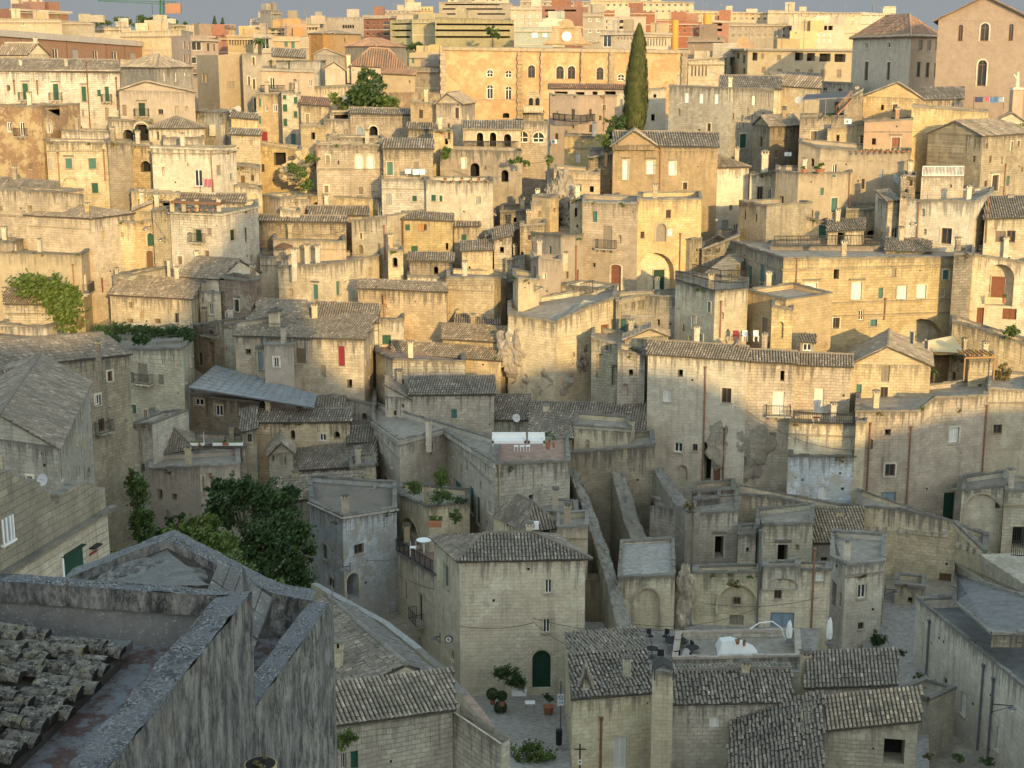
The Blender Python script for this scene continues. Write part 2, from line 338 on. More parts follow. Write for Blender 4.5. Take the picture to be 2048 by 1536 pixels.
def opening(root,A,e,n,u0,u1,v0,v1,code,dep,far):
    """the filling of one opening, as a part"""
    kind=code[0]; arch='a' if 'a' in code[1:] else ('p' if 'p' in code[1:] else ('q' if 'q' in code[1:] else None))
    def pt(u,v,d=0):
        p=A+e*u-n*d; return Vector((p.x,p.y,v))
    W,Hh=u1-u0,v1-v0; isdoor=kind=='D' or kind=='E'
    name='door' if isdoor else ('window' if kind in 'wWvs' else 'niche')
    m=MB()
    if arch: pr=[(u0,v0)]+arcpts(u0,u1,v1,arch)[0]+[(u1,v0)]
    else: pr=[(u0,v0),(u0,v1),(u1,v1),(u1,v0)]
    body=None
    if kind in 'wWv':     # glazed window: frame with a pane as sub-part
        fm={'w':'frame','W':'frame','v':'wood'}[kind]
        t=min(.09,W*.14)
        if not arch:
            for (a,b,c,d) in ((u0,u0+t,v0,v1),(u1-t,u1,v0,v1),(u0+t,u1-t,v0,v0+t),(u0+t,u1-t,v1-t,v1),(u0+W/2-t/2,u0+W/2+t/2,v0+t,v1-t)):
                m.obox(pt(a,c,dep),e*(b-a),n*.05,Z*(d-c),fm)
        else:
            for (a,b,c,d) in ((u0,u0+t,v0,v1-W*.5),(u1-t,u1,v0,v1-W*.5),(u0+t,u1-t,v0,v0+t),(u0+t,u1-t,v1-W*.5-t,v1-W*.5),(u0+W/2-t/2,u0+W/2+t/2,v0+t,v1-.06)):
                m.obox(pt(a,c,dep),e*(b-a),n*.05,Z*(d-c),fm)
        pane=MB(); gm='curtain' if kind=='W' else 'glass'
        pane.poly([pt(a,b,dep-.012) for a,b in pr][::-1],gm); body=pane
    elif kind in 's DE'.replace(' ',''):
        mt=SH[code[1]]
        k=2 if W>.55 else 1
        if arch: m.poly([pt(a,b,dep-.05) for a,b in pr][::-1],mt)
        else:
            for i in range(k):
                a=u0+W*i/k+.012; b=u0+W*(i+1)/k-.012
                m.obox(pt(a,v0+.01,dep),e*(b-a),n*.05,Z*(Hh-.02),mt)
                if not far and kind=='s':
                    q=max(4,int(Hh/.16))
                    for j in range(q): m.obox(pt(a+.06,v0+.06+(Hh-.1)*j/q,dep-.05),e*(b-a-.12),n*.02,Z*(Hh*.5/q),mt)
                if not far and isdoor:
                    for j in range(2): m.obox(pt(a+.1,v0+.15+Hh*.5*j,dep-.05),e*(b-a-.2),n*.02,Z*(Hh*.36),mt)
    # surround, lintel, sill in stone
    st='cream' if 'z' in code else 'limep'
    if 'u' in code[1:] and not arch:
        t=.16
        for (a,b,c,d) in ((u0-t,u0-.004,v0,v1+t),(u1+.004,u1+t,v0,v1+t),(u0,u1,v1+.004,v1+t)): m.obox(pt(a,c,0),e*(b-a),n*.06,Z*(d-c),st)
    if 'u' in code[1:] and arch:
        ap=arcpts(u0,u1,v1,arch,12)[0]; c=(u0+u1)/2; cz=ap[0][1]
        ot=[(c+(a-c)*(1+.36/W),cz+(b-cz)*(1+.36/W)) for a,b in ap]
        for i in range(12):
            q=[ap[i],ot[i],ot[i+1],ap[i+1]]; m.poly([pt(a,b,-.07) for a,b in q],st)
            m.poly([pt(*ot[i],0),pt(*ot[i+1],0),pt(*ot[i+1],-.07),pt(*ot[i],-.07)],st)
            m.poly([pt(*ap[i],0),pt(*ap[i],-.07),pt(*ap[i+1],-.07),pt(*ap[i+1],0)],st)
        for a in (u0-.18,u1+.004): m.obox(pt(a,v0,0),e*.176,n*.07,Z*(cz-v0),st)
    if 'l' in code[1:]: m.obox(pt(u0-W*.3,v1+.28,0),e*W*1.6,n*.22,Z*.13,'coping')
    if not isdoor and kind in 'wWvs' and not 'x' in code: m.obox(pt(u0-.1,v0-.1,0),e*(W+.2),n*.13,Z*.09,'limeg')
    o=m.build(name,root)
    if body:
        if o is None: o=body.build(name,root)
        else: body.build('pane',o)
    if 'B' in code:
        b=MB(); bw=W*1.7+.5; c=(u0+u1)/2
        b.obox(pt(c-bw/2,v0-.16,0),e*bw,n*.75,Z*.14,'limeg')
        for s_ in (-.35,0,.35): b.obox(pt(c+bw*s_-.07,v0-.42,0),e*.14,n*.45,Z*.255,'limeg')
        bo=b.build('balcony',root); r_=MB(); q=[pt(c-bw/2+.05,v0-.02,-.05),pt(c-bw/2+.05,v0-.02,-.7),pt(c+bw/2-.05,v0-.02,-.7),pt(c+bw/2-.05,v0-.02,-.05)]
        rail(r_,q,1.0); r_.build('railing',bo)
def leafquad(mb,c,s,mat,up=.3):
    d=Vector((rnd.gauss(0,1),rnd.gauss(0,1),rnd.gauss(0,1)+up)).normalized(); a=d.orthogonal().normalized()*s; b=d.cross(a).normalized()*s*rnd.uniform(.5,.9)
    u=(rnd.random(),rnd.random()); mb.poly([c-a,c-b*.8,c+a,c+b*.8],mat,[u]*4)
def blob(mb,c,rx,ry,rz,n,s,mat,clump=.22):
    k=max(4,n//26)
    for i in range(k):
        while True:
            d=Vector((rnd.uniform(-1,1),rnd.uniform(-1,1),rnd.uniform(-1,1)))
            if .2<d.length<1: break
        d*=(.55+.45*rnd.random())/max(.35,d.length**.5) if rnd.random()<.7 else 1
        cc=c+Vector((d.x*rx,d.y*ry,d.z*rz)); r_=clump*(rx+rz)*rnd.uniform(.5,1.1)
        if rnd.random()<.2: cc=c+(cc-c)*rnd.uniform(1.15,1.5)
        for j in range(26):
            e=Vector((rnd.gauss(0,.5),rnd.gauss(0,.5),rnd.gauss(0,.4)))*r_
            leafquad(mb,cc+e,s*rnd.uniform(.45,1.3),mat)
NH=0; HOUSES=[]
EXACT=(' one ','single','windowless','blank','two ','three','only','plain','slit','front house','chapel','barrel','mosaic','plinth','annex','peeling','four','smooth')
def H(label,pts,yb,o='',r='f',yk=None,m='lime',Y=None,dep=None,rm='tile',ch='',dp='',sc='',cn=None,ap=None,co=True,band=None,
      name='stone_house',cat='house',group='old stone houses on the hillside',fz=None,main=None,pitch=17,zb=None,rough=0,cm='coping',rf='rooffl',an='',par=.45,ref=None,sm=None,hh=None,vis=True,eo=.22):
    """pts: top edge of the visible walls in photo pixels, left to right; (x,y) lies level with the reference corner, (x,y,Y) has its own distance"""
    global NH; NH+=1
    if Y is None: Y=Yof(yb)
    if ref is None: ref=0 if len(pts)==2 else 1
    q=[None]*len(pts)
    pr=pts[ref]; q[ref]=P(pr[0],pr[1],pr[2] if len(pr)>2 else Y); zt=q[ref].z
    for i,p in enumerate(pts):
        if i==ref: continue
        if len(p)>2: q[i]=P(p[0],p[1],p[2])
        else:
            v=Pz(p[0],p[1],zt) if zt<-1 else None
            if v is None or not (Y*.72<v.y<Y*(1.6 if p[1]>420 else 1.3)): v=P(p[0],p[1],Y); 
            q[i]=v
    Yr=q[ref].y
    zbot=(min(Tz(v.y) for v in q)-1.5) if zb is None else P(1024,zb,Yr).z
    zbot=min(zbot,P(pts[ref][0],yb,Yr).z-.3) if zb is None else zbot
    vol=[Vector((v.x,v.y,0)) for v in q]; zs=[v.z for v in q]
    if len(pts)==3 and r not in 'fF': zs=[zt]*3
    alpha=math.atan2(-zt,Yr)
    if main is None: main=0 if len(pts)==2 else max(range(len(pts)-1),key=lambda i:abs(pts[i+1][0]-pts[i][0]))
    A,B=vol[main],vol[main+1]; a=B-A
    perp=Vector((-a.y,a.x,0)).normalized()
    if perp.y<0: perp=-perp
    tp=math.tan(R(pitch))
    if len(pts)==3 and r!='F':
        other=(vol[0]-vol[1]) if main==1 else (vol[2]-vol[1])
        O=vol[1]; a=(vol[2]-vol[1]) if main==1 else (vol[0]-vol[1]); b=other
        if dep and b.length<dep: b=b.normalized()*dep
    else:
        O=A; b=None
        mid=(vol[0]+vol[-1]); mid.z=0; mid.normalize()
        if perp.dot(mid)>.82: perp=mid
        if dep is None:
            if yk is not None and len(pts)<=2:
                dpx=((pts[0][1]+pts[-1][1])/2-yk)*Yr/F
                if r in 'f': dep=dpx/max(.05,math.sin(alpha))
                elif r=='h': dep=dpx/(math.sin(alpha)+tp*math.cos(alpha))
                elif r=='x': dep=2*dpx/max(.1,(math.sin(alpha)+tp*math.cos(alpha)))
                else: dep=7
                dep=max(2.2,min(16,dep))
            else: dep=7
        b=perp*dep
    ends=[vol[0],vol[-1]]
    loc=Vector((sum(v.x for v in vol)/len(vol),sum(v.y for v in vol)/len(vol)+1,zbot))
    root=thing(name,label,cat,loc,group)
    wl=MB(); far=Yr>235
    # parse openings
    opl=[s.split() for s in o.split(';') if s.strip()]
    sideouts=[]; inner=[]
    for i in range(len(pts)-1):
        S,E=vol[i],vol[i+1]; d=E-S; ln=d.length; e=d/ln; n=Vector((e.y,-e.x,0))
        ops=[]
        for s_ in opl:
            c,x,y,w_,h_=s_[0],*map(float,s_[1:5])
            if c[0]=='K': inner.append((i,c,x,y,w_,h_)); continue
            if not (pts[i][0]<=x<pts[i+1][0] or (i==0 and x<pts[0][0]) or (i==len(pts)-2 and x>=pts[-1][0])): continue
            def hit(px,py):
                dr=ray(px,py); k=S.dot(n)/Vector((dr.x,dr.y,0)).dot(n); return dr*k
            l_=hit(x-w_/2,y); r_=hit(x+w_/2,y); t_=hit(x,y-h_/2); b_=hit(x,y+h_/2)
            u0=(Vector((l_.x,l_.y,0))-S).dot(e); u1=(Vector((r_.x,r_.y,0))-S).dot(e); v0,v1=b_.z,t_.z
            if u0>u1: u0,u1=u1,u0
            u0=max(.12,u0); u1=min(ln-.12,u1); top=min(zs[i],zs[i+1])-.15
            if not ap: v1=min(v1,top)
            v1=min(v1,min(zs[i],zs[i+1])-.1)
            if u1-u0<.15 or v1-v0<.15: continue
            arch='a' if 'a' in c[1:] else ('p' if 'p' in c[1:] else ('q' if 'q' in c[1:] else None))
            if arch and (v1-v0)<(u1-u0)*.55: arch='q'
            k=c[0]; dd={'o':1.6,'n':.35,'D':.25,'E':.9,'M':1.3}.get(k,.2)
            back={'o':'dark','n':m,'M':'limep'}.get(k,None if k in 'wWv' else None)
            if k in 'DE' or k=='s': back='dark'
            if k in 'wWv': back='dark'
            ops.append(dict(u0=u0,u1=u1,v0=v0,v1=v1,arch=arch,dep=dd+(0 if k in 'on' else 0.0),back=back,c=c.replace('p','p') if arch!='q' or 'q' in c else c+'q'))
        if name=='stone_house' and 84<Yr<236 and ln>2.6 and not any(k in label for k in EXACT):
            vb=P((pts[i][0]+pts[i+1][0])/2,yb,(S.y+E.y)/2).z+.5; vt=min(zs[i],zs[i+1])-.7; ra=random.Random(NH*31+i)
            vb=max(vb,vt-7.5)
            if vt-vb>1.2:
                need=int(ln*(vt-vb)/9+ra.random())-len(ops)
                for _ in range(max(0,need)*4):
                    if need<=0: break
                    k=ra.choice(('v','o','o','sn','sb','w','na','oa','st','v')); w_=ra.uniform(.45,.75); h_=ra.uniform(.7,1.25)
                    if k in('o','na','oa'): w_*=.8; h_*=.85
                    if ln-1.2-w_<.1 or vt-vb-h_<.05: continue
                    u0=ra.uniform(.6,ln-.6-w_); v0=ra.uniform(vb,vt-h_)
                    if any(q_['u0']-.7<u0+w_ and u0<q_['u1']+.7 and q_['v0']-.8<v0+h_ and v0<q_['v1']+.8 for q_ in ops): continue
                    arch='a' if 'a' in k[1:] else None
                    ops.append(dict(u0=u0,u1=u0+w_,v0=v0,v1=v0+h_,arch=arch,dep={'o':1.0,'n':.3}.get(k[0],.22),back=m if k[0]=='n' else 'dark',c=k+('u' if ra.random()<.4 and k[0] in 'vsw' else ''))); need-=1
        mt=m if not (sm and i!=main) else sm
        wallseg(wl,S,E,zs[i],zs[i+1],zbot,n,ops,mt)
        sideouts.append((S,e,n,ops,ln))
    # closed back: footprint
    if len(pts)==3 and r!='F':
        D4=O+a+b; fp=[vol[0],vol[1],vol[2]]
        zq=zt; back=[vol[2],D4 if not (dep and other.length<dep) else O+a+b]
        L0=vol[0] if main==1 else O+b if False else vol[0]
        c0=O; c1=O+a; c2=O+a+b; c3=O+b   # c1,c3 are the visible ends (or beyond)
        ring=[c0,c1,c2,c3]
        for u,v in ((c1,c2),(c2,c3)): wl.poly([Vector((u.x,u.y,zbot)),Vector((v.x,v.y,zbot)),Vector((v.x,v.y,zs[0 if v is c3 or u is c3 else -1] if False else zq)),Vector((u.x,u.y,zq))],m)
        ve=vol[0] if main==1 else vol[2]
        if (c3-ve).length>.05: wl.poly([Vector((ve.x,ve.y,zbot)),Vector((c3.x,c3.y,zbot)),Vector((c3.x,c3.y,zq)),Vector((ve.x,ve.y,zq))],m)
    else:
        if len(pts)>2:
            d0,d1=vol[0].normalized(),vol[-1].normalized(); ring=vol+[vol[-1]+d1*dep,vol[0]+d0*dep]; rz=zs+[zs[-1],zs[0]]
        else: ring=[vol[0],vol[1],vol[1]+b,vol[0]+b]; rz=[zs[0],zs[1],zs[1],zs[0]]
        k=len(vol)
        for i in range(k-1,len(ring)):
            u,v=ring[i],ring[(i+1)%len(ring)]
            if (i+1)%len(ring)==0 or i>=k-1: wl.poly([Vector((u.x,u.y,zbot)),Vector((v.x,v.y,zbot)),Vector((v.x,v.y,rz[(i+1)%len(ring)])),Vector((u.x,u.y,rz[i]))],m)
        if len(pts)==2: O=vol[0]; a=vol[1]-vol[0]
    # roof
    rb=MB()
    zA=zt
    if len(pts)==2: zA0,zA1=zs
    else: zA0=zA1=zt
    def C(s_,t_,h_=0): p=O+a*s_+b*t_; return Vector((p.x,p.y,(zA0+(zA1-zA0)*s_)+h_))
    if r in 'fF':
        pd=par
        if len(ring)==4 and len(pts)!=4: c=[C(0,0),C(1,0),C(1,1),C(0,1)]
        else: c=[Vector((v.x,v.y,z_)) for v,z_ in zip(ring,(zs+[zs[-1],zs[0]])[:len(ring)])]
        if vis:
            cen=sum(c,Vector((0,0,0)))/len(c); t=.3
            inn=[]
            for v in c:
                d=cen-v; d.z=0; inn.append(v+d.normalized()*min(t*1.4,d.length*.3))
            low=[v-Z*pd for v in inn]
            rb.poly(low,rf); k=len(c)
            for i in range(k):
                j=(i+1)%k; wl.poly([inn[i],inn[j],low[j],low[i]],m)
            if co:
                cp=MB(); 
                for i in range(k):
                    j=(i+1)%k; out=[]
                    d=(c[j]-c[i]); L_=d.length; dz=Vector((d.x,d.y,0))
                    if L_<.3: continue
                    dz.normalize(); nn_=Vector((dz.y,-dz.x,0))
                    if nn_.dot(c[i]-cen)<0: nn_=-nn_
                    seg=max(1,int(L_/(.8 if Yr<190 else 2)))
                    for q_ in range(seg):
                        p0=c[i].lerp(c[j],q_/seg); p1=c[i].lerp(c[j],(q_+1)/seg); i0=inn[i].lerp(inn[j],q_/seg); i1=inn[i].lerp(inn[j],(q_+1)/seg)
                        hgt=.08+rnd.uniform(0,.13); ou=nn_*(.05+rnd.uniform(0,.025))
                        o0,o1=p0+ou-Z*.05,p1+ou-Z*.05; j0,j1=i0-ou*.5-Z*.05,i1-ou*.5-Z*.05; H_=Z*(hgt+.05)
                        cp.poly([o0,o1,o1+H_,o0+H_],cm); cp.poly([j1,j0,j0+H_,j1+H_],cm); cp.poly([o0+H_,o1+H_,j1+H_,j0+H_],cm)
                        cp.poly([o1,j1,j1+H_,o1+H_],cm); cp.poly([j0,o0,o0+H_,j0+H_],cm); cp.poly([o0,j0,j1,o1],cm)
                cp.build('coping',root)
    else:
        al,bl=a.length,b.length; es,et=eo/al,eo/bl; sgn=1
        if r=='x':
            h=tp*bl/2 if hh is None else hh; k=(h/(bl/2))*eo
            slope(rb,[C(-es,-et,-k),C(1+es,-et,-k),C(1+es,.5,h),C(-es,.5,h)],rm,Yr,rough)
            slope(rb,[C(1+es,1+et,-k),C(-es,1+et,-k),C(-es,.5,h),C(1+es,.5,h)],rm,Yr,rough)
            for s_ in (0,1):wl.poly([C(s_,0),C(s_,1),C(s_,.5,h-.03)],m)
            for k_ in range(8): rb.bar(C(-es+k_*(1+2*es)/8,.5,h+.05+rnd.uniform(-.02,.03)),C(-es+(k_+1)*(1+2*es)/8,.5,h+.05+rnd.uniform(-.02,.03)),.13,rm,5)
        elif r=='h':
            h=tp*bl if hh is None else hh; k=h/bl*eo
            slope(rb,[C(-es,-et,-k),C(1+es,-et,-k),C(1+es,1,h),C(-es,1,h)],rm,Yr,rough)
            for s_ in (0,1):wl.poly([C(s_,0),C(s_,1),C(s_,1,h-.03)],m)
            wl.poly([C(0,1),C(1,1),C(1,1,h-.03),C(0,1,h-.03)],m)
        elif r in 'lr':   # mono pitch falling sideways: l = high on the left
            h=tp*al if hh is None else hh; k=h/al*eo
            if r=='l': slope(rb,[C(1+es,1+et,-k),C(1+es,-et,-k),C(0,-et,h),C(0,1+et,h)],rm,Yr,rough); s0=0
            else: slope(rb,[C(-es,-et,-k),C(-es,1+et,-k),C(1,1+et,h),C(1,-et,h)],rm,Yr,rough); s0=1
            for t_ in (0,1): wl.poly([C(0,t_),C(1,t_),C(s0,t_,h-.03)],m)
            wl.poly([C(s0,0),C(s0,1),C(s0,1,h-.03),C(s0,0,h-.03)],m)
        elif r=='y':
            S,e,n,_,ln=sideouts[main if len(pts)==3 else 0]
            dr=ray(*ap); k_=S.dot(n)/Vector((dr.x,dr.y,0)).dot(n); p_=dr*k_
            sa=(Vector((p_.x,p_.y,0))-O).dot(a)/al**2; sa=min(.9,max(.1,sa)); h=p_.z-(zA0+(zA1-zA0)*sa)
            g0,g1=h/(sa*al)*eo,h/((1-sa)*al)*eo
            slope(rb,[C(-es,-et,-g0),C(-es,1,-g0),C(sa,1,h),C(sa,-et,h)],rm,Yr,rough)
            slope(rb,[C(1+es,1,-g1),C(1+es,-et,-g1),C(sa,-et,h),C(sa,1,h)],rm,Yr,rough)
            for t_ in (0,1): wl.poly([C(0,t_),C(1,t_),C(sa,t_,h-.04)],m)
            rb.bar(C(sa,-et,h+.05),C(sa,1,h+.05),.13,rm,5)
        elif r=='p':
            mn=min(al,bl)/2; h=tp*mn if hh is None else hh; k=h/mn*eo; sa,ta=mn/al,mn/bl
            r0,r1=C(sa,ta,h),C(1-sa,1-ta,h)
            if al<bl: r0,r1=C(.5,ta,h),C(.5,1-ta,h)
            else: r0,r1=C(sa,.5,h),C(1-sa,.5,h)
            c=[C(-es,-et,-k),C(1+es,-et,-k),C(1+es,1+et,-k),C(-es,1+et,-k)]
            if al<bl: fs=[[c[0],c[1],r0],[c[1],c[2],r1,r0],[c[2],c[3],r1],[c[3],c[0],r0,r1]]
            else: fs=[[c[0],c[1],r1,r0],[c[1],c[2],r1],[c[2],c[3],r0,r1],[c[3],c[0],r0]]
            for f_ in fs: slope(rb,f_,rm,Yr,rough)
            for u_,v_ in ((c[0],r0),(c[1],r0 if al<bl else r1),(r0,r1)):
                if (u_-v_).length>.2: rb.bar(u_+Z*.06,v_+Z*.06,.13,rm,5)
    # string courses and cornice on the visible walls
    for i,(S,e,n,ops,ln) in enumerate(sideouts):
        if cn:
            hp,pr_,cmat=cn; h_=hp*Yr/F
            A_=Vector((S.x,S.y,zs[i]-h_))+n*.003-e*(pr_*.6); B_=Vector((vol[i+1].x,vol[i+1].y,zs[i+1]-h_))+n*.003+e*(pr_*.6)
            wl.obox(A_,B_-A_,n*pr_,Z*h_,cmat)
        if fz:
            for k_ in range(int(ln/fz[1])):
                p_=S+e*(k_+.5)*fz[1]; wl.obox(Vector((p_.x,p_.y,zs[i]-fz[0]))+n*.005,e*fz[1]*.42,n*fz[2],Z*fz[1]*.5,'limeg')
        for y_ in [float(x) for x in sc.split()]:
            z_=P((pts[main][0]+pts[main+1][0])/2,y_,(vol[main].y+vol[main+1].y)/2).z
            if not(zbot<z_<zs[i]-.1): continue
            wl.obox(Vector((S.x,S.y,z_))+n*.004-e*.05,e*(ln+.1),n*.12,Z*.16,'limed')
    wl.build('wall',root); rb.build('roof',root)
    for (S,e,n,ops,ln) in sideouts:
        for q_ in ops:
            if q_['c'][0]=='M' and 'u' not in q_['c']: continue
            if q_['c'][0] in 'on' and 'u' not in q_['c'] and 'l' not in q_['c'] and 'B' not in q_['c']: continue
            opening(root,S,e,n,q_['u0'],q_['u1'],q_['v0'],q_['v1'],q_['c'],q_['dep'],far)
    # small vents and putlog holes
    rr=random.Random(NH*13+5)
    for (S,e,n,ops,ln) in sideouts:
        ztop=min(zs)-.6
        for k_ in range(int(ln*(.35 if Yr<200 else 0))):
            u=rr.uniform(.4,ln-.4); v=rr.uniform(max(zbot+1,ztop-6),ztop)
            if any(q_['u0']-.5<u<q_['u1']+.5 and q_['v0']-.6<v<q_['v1']+.6 for q_ in ops): continue
            mv=MB(); sz=rr.choice((.1,.13,.18)); p_=S+e*u; mv.obox(Vector((p_.x,p_.y,v))+n*.004,e*sz,n*.02,Z*sz,'dark'); mv.build('vent',root)
    if name=='stone_house' and Yr<235 and not ch and rr.random()<.6 and ap is None and not (dep is not None and dep<=3):
        ws=F/Yr; f_=rr.uniform(.15,.85); X_=pts[0][0]+(pts[-1][0]-pts[0][0])*f_
        ch='%f %f %f %f %s'%(X_,pts[ref][1]-(1.9 if r in 'fF' else 2.6)*ws,.62*ws,1.5*ws,rr.choice(('w','')))
    if name=='stone_house' and Yr<235 and len(pts)<=3 and not sc and rr.random()<.45 and zs[0]-zbot>4.5 and not o.count('a'):
        S,e,n,_,ln=sideouts[main if main<len(sideouts) else 0]; wl3=MB(); zz=min(zs)-rr.uniform(.7,1.4)
        if not any(q_['v0']-.1<zz<q_['v1']+.3 for q_ in sideouts[main if main<len(sideouts) else 0][3]):
            wl3.obox(Vector((S.x,S.y,zz))+n*.004,e*ln,n*.09,Z*.14,'limed'); wl3.build('string_course',root)
    if name=='stone_house' and 95<Yr<225 and rr.random()<.3:
        wd=MB()
        for k_ in range(rr.randint(1,3)):
            S,e,n,_,ln=sideouts[rr.randrange(len(sideouts))]; p_=S+e*rr.uniform(.3,ln-.3); blob(wd,Vector((p_.x,p_.y,min(zs)+rr.uniform(-.2,.15)))+n*.1,rr.uniform(.2,.5),.2,rr.uniform(.15,.35),60,.08,rr.choice(('dry','leaf','dry')))
        wd.build('weeds',root)
    if rr.random()<.33 and Yr<330 and not an and name=='stone_house':
        an='%f %f %f'%(pts[0][0]+(pts[-1][0]-pts[0][0])*rr.uniform(.2,.8),pts[ref][1]-rr.uniform(14,26),30)
    if name=='apartment_building' and r=='f':
        for k_ in range(rr.randint(1,3)):
            u,t_=rr.uniform(.1,.8),rr.uniform(.2,.6); p_=C(u,t_); mv=MB(); mv.obox(p_,a.normalized()*rr.uniform(2,5),b.normalized()*3,Z*rr.uniform(1.2,2.8),m); mv.build('roof_hut',root)
        for k_ in range(rr.randint(1,3)):
            p_=C(rr.uniform(.1,.9),rr.uniform(.1,.5)); mv=MB(); mv.bar(p_,p_+Z*rr.uniform(2,4.5),.07,'lead'); mv.bar(p_+Z*2+Vector((-.8,0,0)),p_+Z*2+Vector((.8,0,0)),.05,'lead'); mv.build('antenna',root)
        if zs[0]-zbot>9 and 'o ' not in o:
            for k_ in range(4):
                S,e,n,ops,ln=sideouts[main]; zz=zs[main]-1.1-3.1*k_
                if zz>zbot+1: wl2=MB(); wl2.obox(Vector((S.x,S.y,zz))+n*.004,e*ln,n*(.1 if k_%2 else .7),Z*.22,'white' if m!='white' else 'conc'); wl2.build('floor_band',root)
    for (i,c,x,y,w_,h_) in inner:
        S,e,n,ops,ln=sideouts[i]; So=S-n*1.29; dr=ray(x,y); k=So.dot(n)/Vector((dr.x,dr.y,0)).dot(n); p_=dr*k; W=w_*p_.y/F; hh_=h_*p_.y/F
        mk=MB(); mk.obox(p_-e*W/2-Z*hh_/2,e*W,n*.07,Z*hh_,SH[c[1]]); mk.obox(p_-e*(W/2+.12)-Z*hh_/2,e*.115,n*.12,Z*(hh_+.12),'limep'); mk.obox(p_+e*(W/2+.005)-Z*hh_/2,e*.115,n*.12,Z*(hh_+.12),'limep'); mk.build('door',root)
    def face_at(x):
        for i in range(len(pts)-1):
            if pts[i][0]<=x<=pts[i+1][0]: return sideouts[i]
        return sideouts[0]
    for s_ in [s.split() for s in dp.split(';') if s.strip()]:
        x,y0,y1=map(float,s_[:3]); mt=s_[3] if len(s_)>3 else 'copper'
        S,e,n,_,ln=face_at(x); dr=ray(x,(y0+y1)/2); k=S.dot(n)/Vector((dr.x,dr.y,0)).dot(n); p_=dr*k
        z0=P(x,y0,p_.y).z; z1=P(x,y1,p_.y).z; b_=MB(); r_=.075 if Yr<175 else .08
        q0=Vector((p_.x,p_.y,z0))+n*(r_+.03); q1=Vector((p_.x,p_.y,z1))+n*(r_+.03)
        b_.bar(q0,q1,r_,mt,8); b_.bar(q0+Z*.25,q0-Z*.05,r_*2,mt,8,r_*1.2)
        k=int((z0-z1)/1.5)
        for j in range(k): b_.bar(q1+Z*(j+.5)*1.5,q1+Z*((j+.5)*1.5+.08),r_*1.25,mt,8)
        b_.build('drainpipe',root)
    for s_ in [s.split() for s in ch.split(';') if s.strip()]:
        x,yt,w_,h_=map(float,s_[:4]); 
        zc=zt+(.0); v=Pz(x,yt+h_,zc) if zc<-3 else P(x,yt+h_,Yr+2)
        Yc=min(max(v.y,Yr+.4),Yr+max(1,b.length*.8 if b else 6)); 
        t_=P(x,yt,Yc); ww=w_*Yc/F; hp=h_*Yc/F; b_=MB(); bs=t_.z-hp-1.6
        b_.cbox((t_.x,t_.y,bs),ww*.8,ww*.7,hp+1.6-ww*.55,'limep' if 'w' in s_ else m)
        zt_=t_.z-ww*.55
        b_.cbox((t_.x,t_.y,zt_),ww,ww*.9,ww*.12,'limep')
        for sx in (-1,0,1):
            for sy in (-1,1): b_.cbox((t_.x+sx*ww*.36,t_.y+sy*ww*.3,zt_+ww*.12),ww*.16,ww*.16,ww*.25,'limep')
        b_.cbox((t_.x,t_.y,zt_+ww*.14),ww*.3,ww*.3,ww*.2,'dark')
        b_.cbox((t_.x,t_.y,zt_+ww*.37),ww*1.05,ww*.95,ww*.1,cm); b_.cbox((t_.x,t_.y,zt_+ww*.47),ww*.6,ww*.55,ww*.1,cm)
        b_.build('chimney',root)
    for s_ in [s.split() for s in an.split(';') if s.strip()]:
        x,yt,h_=map(float,s_[:3]); Yc=Yr+1.5; t_=P(x,yt,Yc); b_=MB(); L_=h_*Yc/F
        b_.bar(t_,t_-Z*(L_+1),.028,'lead')
        for k in range(3): b_.bar(t_+Vector((-.5,0,-.1-.35*k)),t_+Vector((.5,.1*k,-.1-.35*k)),.018,'lead')
        b_.bar(t_+Vector((0,-.5,-.28)),t_+Vector((0,.5,-.28)),.015,'lead')
        b_.build('antenna',root)
    HOUSES.append((root,q,Yr))
    return root
def G(c,x0,y0,x1,y1,nx,ny,w_,h_):
    return ';'.join('%s %.1f %.1f %.1f %.1f'%(c,x0+(x1-x0)*i/max(1,nx-1),y0+(y1-y0)*j/max(1,ny-1),w_,h_) for i in range(nx) for j in range(ny))+';'
FAR=dict(name='apartment_building',cat='building',group='modern blocks on the skyline',co=False,cm='conc')
# --- skyline, left to right ---
H('flat-roofed modern block with a red brick upper storey at the far left',[(22,17,400),(136,23,415)],66,'sb 42 29 9 12;sb 59 31 10 13;sb 83 31 9 13;sb 115 33 9 12',m='redbr',cn=(4,1.0,'white'),an='60 -2 10;100 2 12;128 4 14',**FAR)
H('white attic storey on top of the red brick block at far left',[(20,-14,425),(84,-12,425)],16,'sb 40 2 6 12;sb 60 2 6 12;sb 76 2 6 12',m='white',**FAR)
H('whitewashed windowless wall block below the red brick block',[(-12,36,380),(123,38,380)],70,'w 45 48 6 6',m='cream',**FAR)
H('grey plastered low block between the whitewashed wall and the skyline trees',[(123,40,385),(189,46,385)],74,m='conc',**FAR)
H('long low stone wall block under the skyline trees, left of the crane',[(187,52,400),(262,54,400)],74,m='limeg',**FAR)
H('long white terraced block just right of the crane mast',[(278,46,410),(372,50,400)],66,G('v',290,56,350,56,5,1,3,5),m='cream',**FAR)
H('cream parapet block over the pink apartments',[(240,64,350),(362,60,345),(386,64,365)],82,m='cream',**FAR)
H('low terracotta-tiled house far behind the yellow building',[(385,56,420),(470,58,420)],74,G('v',395,64,450,64,5,1,3,4),r='x',yk=50,rm='tiler',m='orangep',**FAR)
H('dark red house left of the colonnaded tan hall',[(404,70,370),(455,74,370)],96,m='redbr',**FAR)
H('tan hall with a row of narrow tall windows behind the palm',[(455,70,350),(535,72,350)],112,G('v',460,84,508,84,10,1,2.4,12),m='yellow',cn=(3,.4,'cream'),**FAR)
